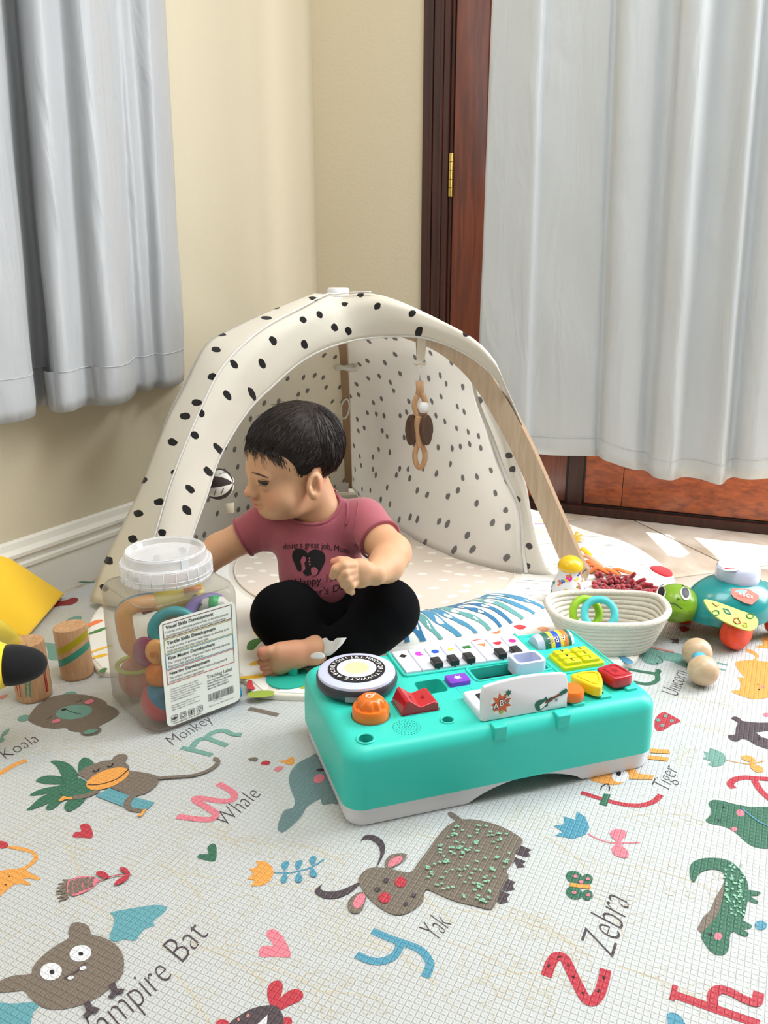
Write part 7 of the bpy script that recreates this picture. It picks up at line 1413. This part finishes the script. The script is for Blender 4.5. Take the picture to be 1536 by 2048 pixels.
for i in range(3400):
    d = rs.normal(size=3); p = tosurf(ec+d*.1)
    if p[2] < np.interp(p[1], hl_y, hl_z)+.001: continue
    L = rs.uniform(.012, .030)*(1.25 if p[1] > .02 else 1); P = []; q = p.copy(); jit = rs.normal(size=3)*.25
    for k in range(5):
        hk = min(1, max(0, (q[2]-np.interp(q[1], hl_y, hl_z))/.022)); P.append(tosurf(q, 1.004-.046*(1-hk)+.014*rs.rand()*(k/4)**1.5+(.012 if i % 29 == 0 else 0)*k/4)); away = (q-whorl); away /= np.linalg.norm(away)+1e-6; away += np.array([0, .55 if q[1] > -.02 else -.2, -.35])+jit*.5; nrm = (q-ec)/er**2; nrm /= np.linalg.norm(nrm); away -= nrm*(away@nrm); away /= np.linalg.norm(away)+1e-9; q = tosurf(q+away*L/4)
    W = [oncap(HC+HR@t, .0003+.0014*(k/4)**2*(1 if i % 29 else 4)) for k, t in enumerate(P)]; v, f = tube(W, [.00055, .0005, .00045, .0003, .0001], 3); g_.add(v, f)
for i in range(900):
    yy = rs.uniform(.012, .085); xx = rs.uniform(-.06, .062); zz = np.interp(yy, hl_y, hl_z)+rs.uniform(.0, .012)
    p = tosurf(np.array([xx, yy, zz])*1.0, .985)
    if abs(p[2]-np.interp(p[1], hl_y, hl_z)) > .016: continue
    d = np.array([.15*rs.normal()+(.25 if p[0] > 0 else -.1), .25 if p[1] < .05 else -.05, -1.0]); L = rs.uniform(.006, .016); P = []; q = p.copy()
    for k in range(4): P.append(tosurf(q, .972+.012*(1-k/3)+.004*rs.rand())); q = q+d*L/3
    v, f = tube([HC+HR@t for t in P], [.0005, .00045, .00035, .0001], 3); g_.add(v, f)
st = inparent(g_.build('hair_strands', M('hair_strand', (36, 26, 24), .4, spec=.5), None, True), baby); st['kind'] = 'stuff'
# bodysuit
m_shirt = M('mauve_jersey', (168, 84, 98), .85, sheen=.3, noise=.06, nscale=120, bump=.08, bscale=200)
C_ = Field((-.30, 1.24, 0.02), (.07, 1.53, .34), .0024)
C_.ell(at(632, 1080, 1.388), (.0735, .058, .062)).ell(at(645, 1150, 1.378), (.0775, .066, .066), .03).ell(at(660, 1195, 1.40), (.080, .064, .055), .03)
C_.cone(J['shL'], J['shR'], .034, .034, .035).cone(at(640, 1035, 1.388), at(640, 1005, 1.39), .044, .036, .02)
eL = J['shL']+(J['elL']-J['shL'])*.60; eR = J['shR']+(J['elR']-J['shR'])*.52
C_.cone(J['shL'], J['shL']+(J['elL']-J['shL'])*.9, .0395, .0375, .022).cone(J['shR'], J['shR']+(J['elR']-J['shR'])*.9, .0390, .0340, .022)
# cut sleeves and neck
def halfcut(F_, p, n, rad, k=.003):
    n = n/np.linalg.norm(n); sl, X, Y, Z = F_._win(p-rad, p+rad); d = (X-p[0])*n[0]+(Y-p[1])*n[1]+(Z-p[2])*n[2]; dd = np.sqrt((X-p[0])**2+(Y-p[1])**2+(Z-p[2])**2)-rad*.98; c = np.maximum(-d, dd); A = F_.F[sl]; F_.F[sl] = np.maximum(A, -c).astype(np.float32)
halfcut(C_, eL, J['elL']-J['shL'], .062); halfcut(C_, eR, J['elR']-J['shR'], .062)
# folds: soft creases across the belly and at the sleeves
for (a, b, r) in (((560, 1168, 1.31), (640, 1180, 1.305), .006), ((740, 1100, 1.325), (690, 1125, 1.318), .006), ((735, 1070, 1.335), (712, 1105, 1.325), .005)): C_.cone(at(*a), at(*b), r, r*.7, .014, 'sub')
nk = at(628, 1010, 1.378); C_.ell(nk, (.047, .050, .036), .006, None, 'sub')
sv, sq = C_.mesh(); sv = relax(sv, sq, 3, .5); shirt = inparent(mknp('bodysuit', sv, sq, m_shirt), baby)
SV = BVHTree.FromPolygons([Vector(p) for p in sv], [tuple(int(i) for i in q) for q in sq])
def shirt_pt(px, py, Yr=1.315, off=.0012):
    p = at(px, py, Yr); h = SV.ray_cast(Vector((p[0], 1.0, p[2])), Vector((0, 1, 0))); return None if h[0] is None else np.array(h[0])+np.array([0, -off, 0])
def on_shirt(name, P, r, mat, sub=8, closed=False):
    Q_ = [shirt_pt(x, y) for x, y in resample(spline([np.array(p, float) for p in P], sub), 40)]; Q_ = [q for q in Q_ if q is not None]
    if len(Q_) > 4: v, f = tube(Q_, r, 7, flat=.6); inparent(mk(name, v, f, mat), shirt)
m_rib_ = M('mauve_ribbing', (160, 78, 92), .9, sheen=.3)
kq = np.sqrt((((sv-nk)/np.array([.047, .050, .036]))**2).sum(1)); sel = sv[np.abs(kq-1) < .05]; azm = np.arctan2(sel[:, 1]-nk[1], sel[:, 0]-nk[0]); ring = []
for t in np.linspace(-math.pi, math.pi, 40, endpoint=False):
    w_ = np.abs((azm-t+math.pi) % (2*math.pi)-math.pi) < .12
    if w_.any(): q = sel[w_]; ring.append(q[np.argmax(q[:, 2])])
ring = np.array(ring)
for _ in range(3): ring = .5*ring+.25*(np.roll(ring, 1, 0)+np.roll(ring, -1, 0))
v, f = tube(ring, .0034, 8, True); inparent(mk('neck_binding', v, f, m_rib_), shirt)
on_shirt('shoulder_seam', [(672, 985), (683, 1000), (692, 1022), (694, 1042), (690, 1058)], .0026, m_rib_); on_shirt('shoulder_seam', [(563, 1022), (553, 1033), (546, 1045)], .0022, m_rib_)
on_shirt('armhole_seam', [(716, 1015), (712, 1040), (706, 1062), (715, 1085), (738, 1103)], .0012, m_rib_)
for p_, d_, r_ in ((eL, J['elL']-J['shL'], .0372), (eR, J['elR']-J['shR'], .0362)):
    d_ = d_/np.linalg.norm(d_); a_ = np.cross(d_, [0, 0, 1.]); a_ /= np.linalg.norm(a_); b_ = np.cross(d_, a_); v, f = tube([p_-d_*.001+(a_*math.cos(t)+b_*math.sin(t))*r_ for t in np.linspace(0, 6.2832, 40, endpoint=False)], .0022, 7, True); inparent(mk('sleeve_hem', v, f, m_rib_), shirt)
m_ink = M('shirt_print', (18, 14, 18), .8)
def shirt_text(s, px, py, h, width, slope=0.0, curve=0.0):
    v, f, w = text_geo(s, 0, 1, -.004); sx = width/w; V_ = []
    for p in v:
        x = px+p[0]*sx; u = (p[0]/w-.5)*2; y = py-p[1]*h+slope*p[0]*sx+curve*(u*u); V_.append(shirt_pt(x, y, 1.315, .0010))
    ok = [q is not None for q in V_]; V_ = [q if q is not None else np.zeros(3) for q in V_]; f = [q for q in f if all(ok[i] for i in q)]
    if f: inparent(mk('shirt_lettering', V_, f, m_ink, None, False), shirt)
shirt_text('doing a great job, Mom', 562, 1097, 17, 134, .06, 14)
shirt_text('Happy 1st', 588, 1175, 21, 86, -.17); shirt_text("Mother's Day", 581, 1198, 20, 118, -.16)
def shirt_poly(pts, mat, off, name='heart_print'):
    # fan of small triangles draped on the chest
    P = spline([np.array(p, float) for p in pts], 5, True); c = P.mean(0); rings = [P*(t)+c*(1-t) for t in (1, .75, .5, .25)]; V_ = [shirt_pt(*c, 1.315, off)]; n = len(P)
    for r in rings: V_ += [shirt_pt(x, y, 1.315, off) for x, y in r]
    if any(q is None for q in V_): return
    f = [(1+j*n+i, 1+j*n+(i+1) % n, 1+(j+1)*n+(i+1) % n, 1+(j+1)*n+i) for j in range(3) for i in range(n)]+[(0, 1+3*n+i, 1+3*n+(i+1) % n) for i in range(n)]
    inparent(mk(name, V_, f, mat, None, True), shirt)
shirt_poly([(614, 1113), (606, 1105), (594, 1104), (584, 1110), (582, 1122), (588, 1134), (596, 1146), (604, 1140), (612, 1128)], m_ink, .0011); shirt_poly([(614, 1113), (622, 1105), (634, 1104), (646, 1110), (650, 1122), (644, 1136), (634, 1150), (624, 1148), (614, 1152), (606, 1146), (612, 1128)], m_ink, .0013)
m_pk = M('print_gap', (172, 88, 104), .85)
shirt_poly([(604, 1118), (609, 1118), (611, 1124), (608, 1130), (610, 1140), (604, 1144), (602, 1134), (600, 1126)], m_pk, .0017, 'print_figure'); shirt_poly([(622, 1138), (630, 1136), (636, 1142), (632, 1150), (624, 1150)], m_pk, .0018, 'print_figure')
for x, y in ((618, 1120), (618, 1126), (619, 1131)): shirt_poly([(x-2, y), (x, y-2), (x+2, y), (x, y+2)], m_pk, .0018, 'print_heart')
# leggings
m_leg = M('black_leggings', (8, 8, 11), .95, spec=.12)
Lg = Field((-.26, 1.13, 0.0), (.12, 1.56, .20), .0026)
kR, kL = at(566, 1230, 1.275), at(774, 1221, 1.285)
Lg.ell(at(668, 1198, 1.43), (.088, .078, .062)).cone(at(625, 1203, 1.40), kR, .056, .0515, .03).cone(at(712, 1203, 1.40), kL, .056, .0530, .03)
Lg.chain([kR, at(585, 1264, 1.268), at(632, 1283, 1.262)], [.048, .041, .030], .02).chain([kL, at(742, 1258, 1.265), at(700, 1284, 1.245), at(672, 1292, 1.238)], [.048, .042, .034, .028], .02)
Lg.ell(at(660, 1240, 1.35), (.07, .05, .045), .03)
lv_, lq = Lg.mesh(); lv_ = relax(lv_, lq, 3, .5); lv_[:, 2] = np.maximum(lv_[:, 2], GZ+.001); inparent(mknp('leggings', lv_, lq, m_leg), baby)
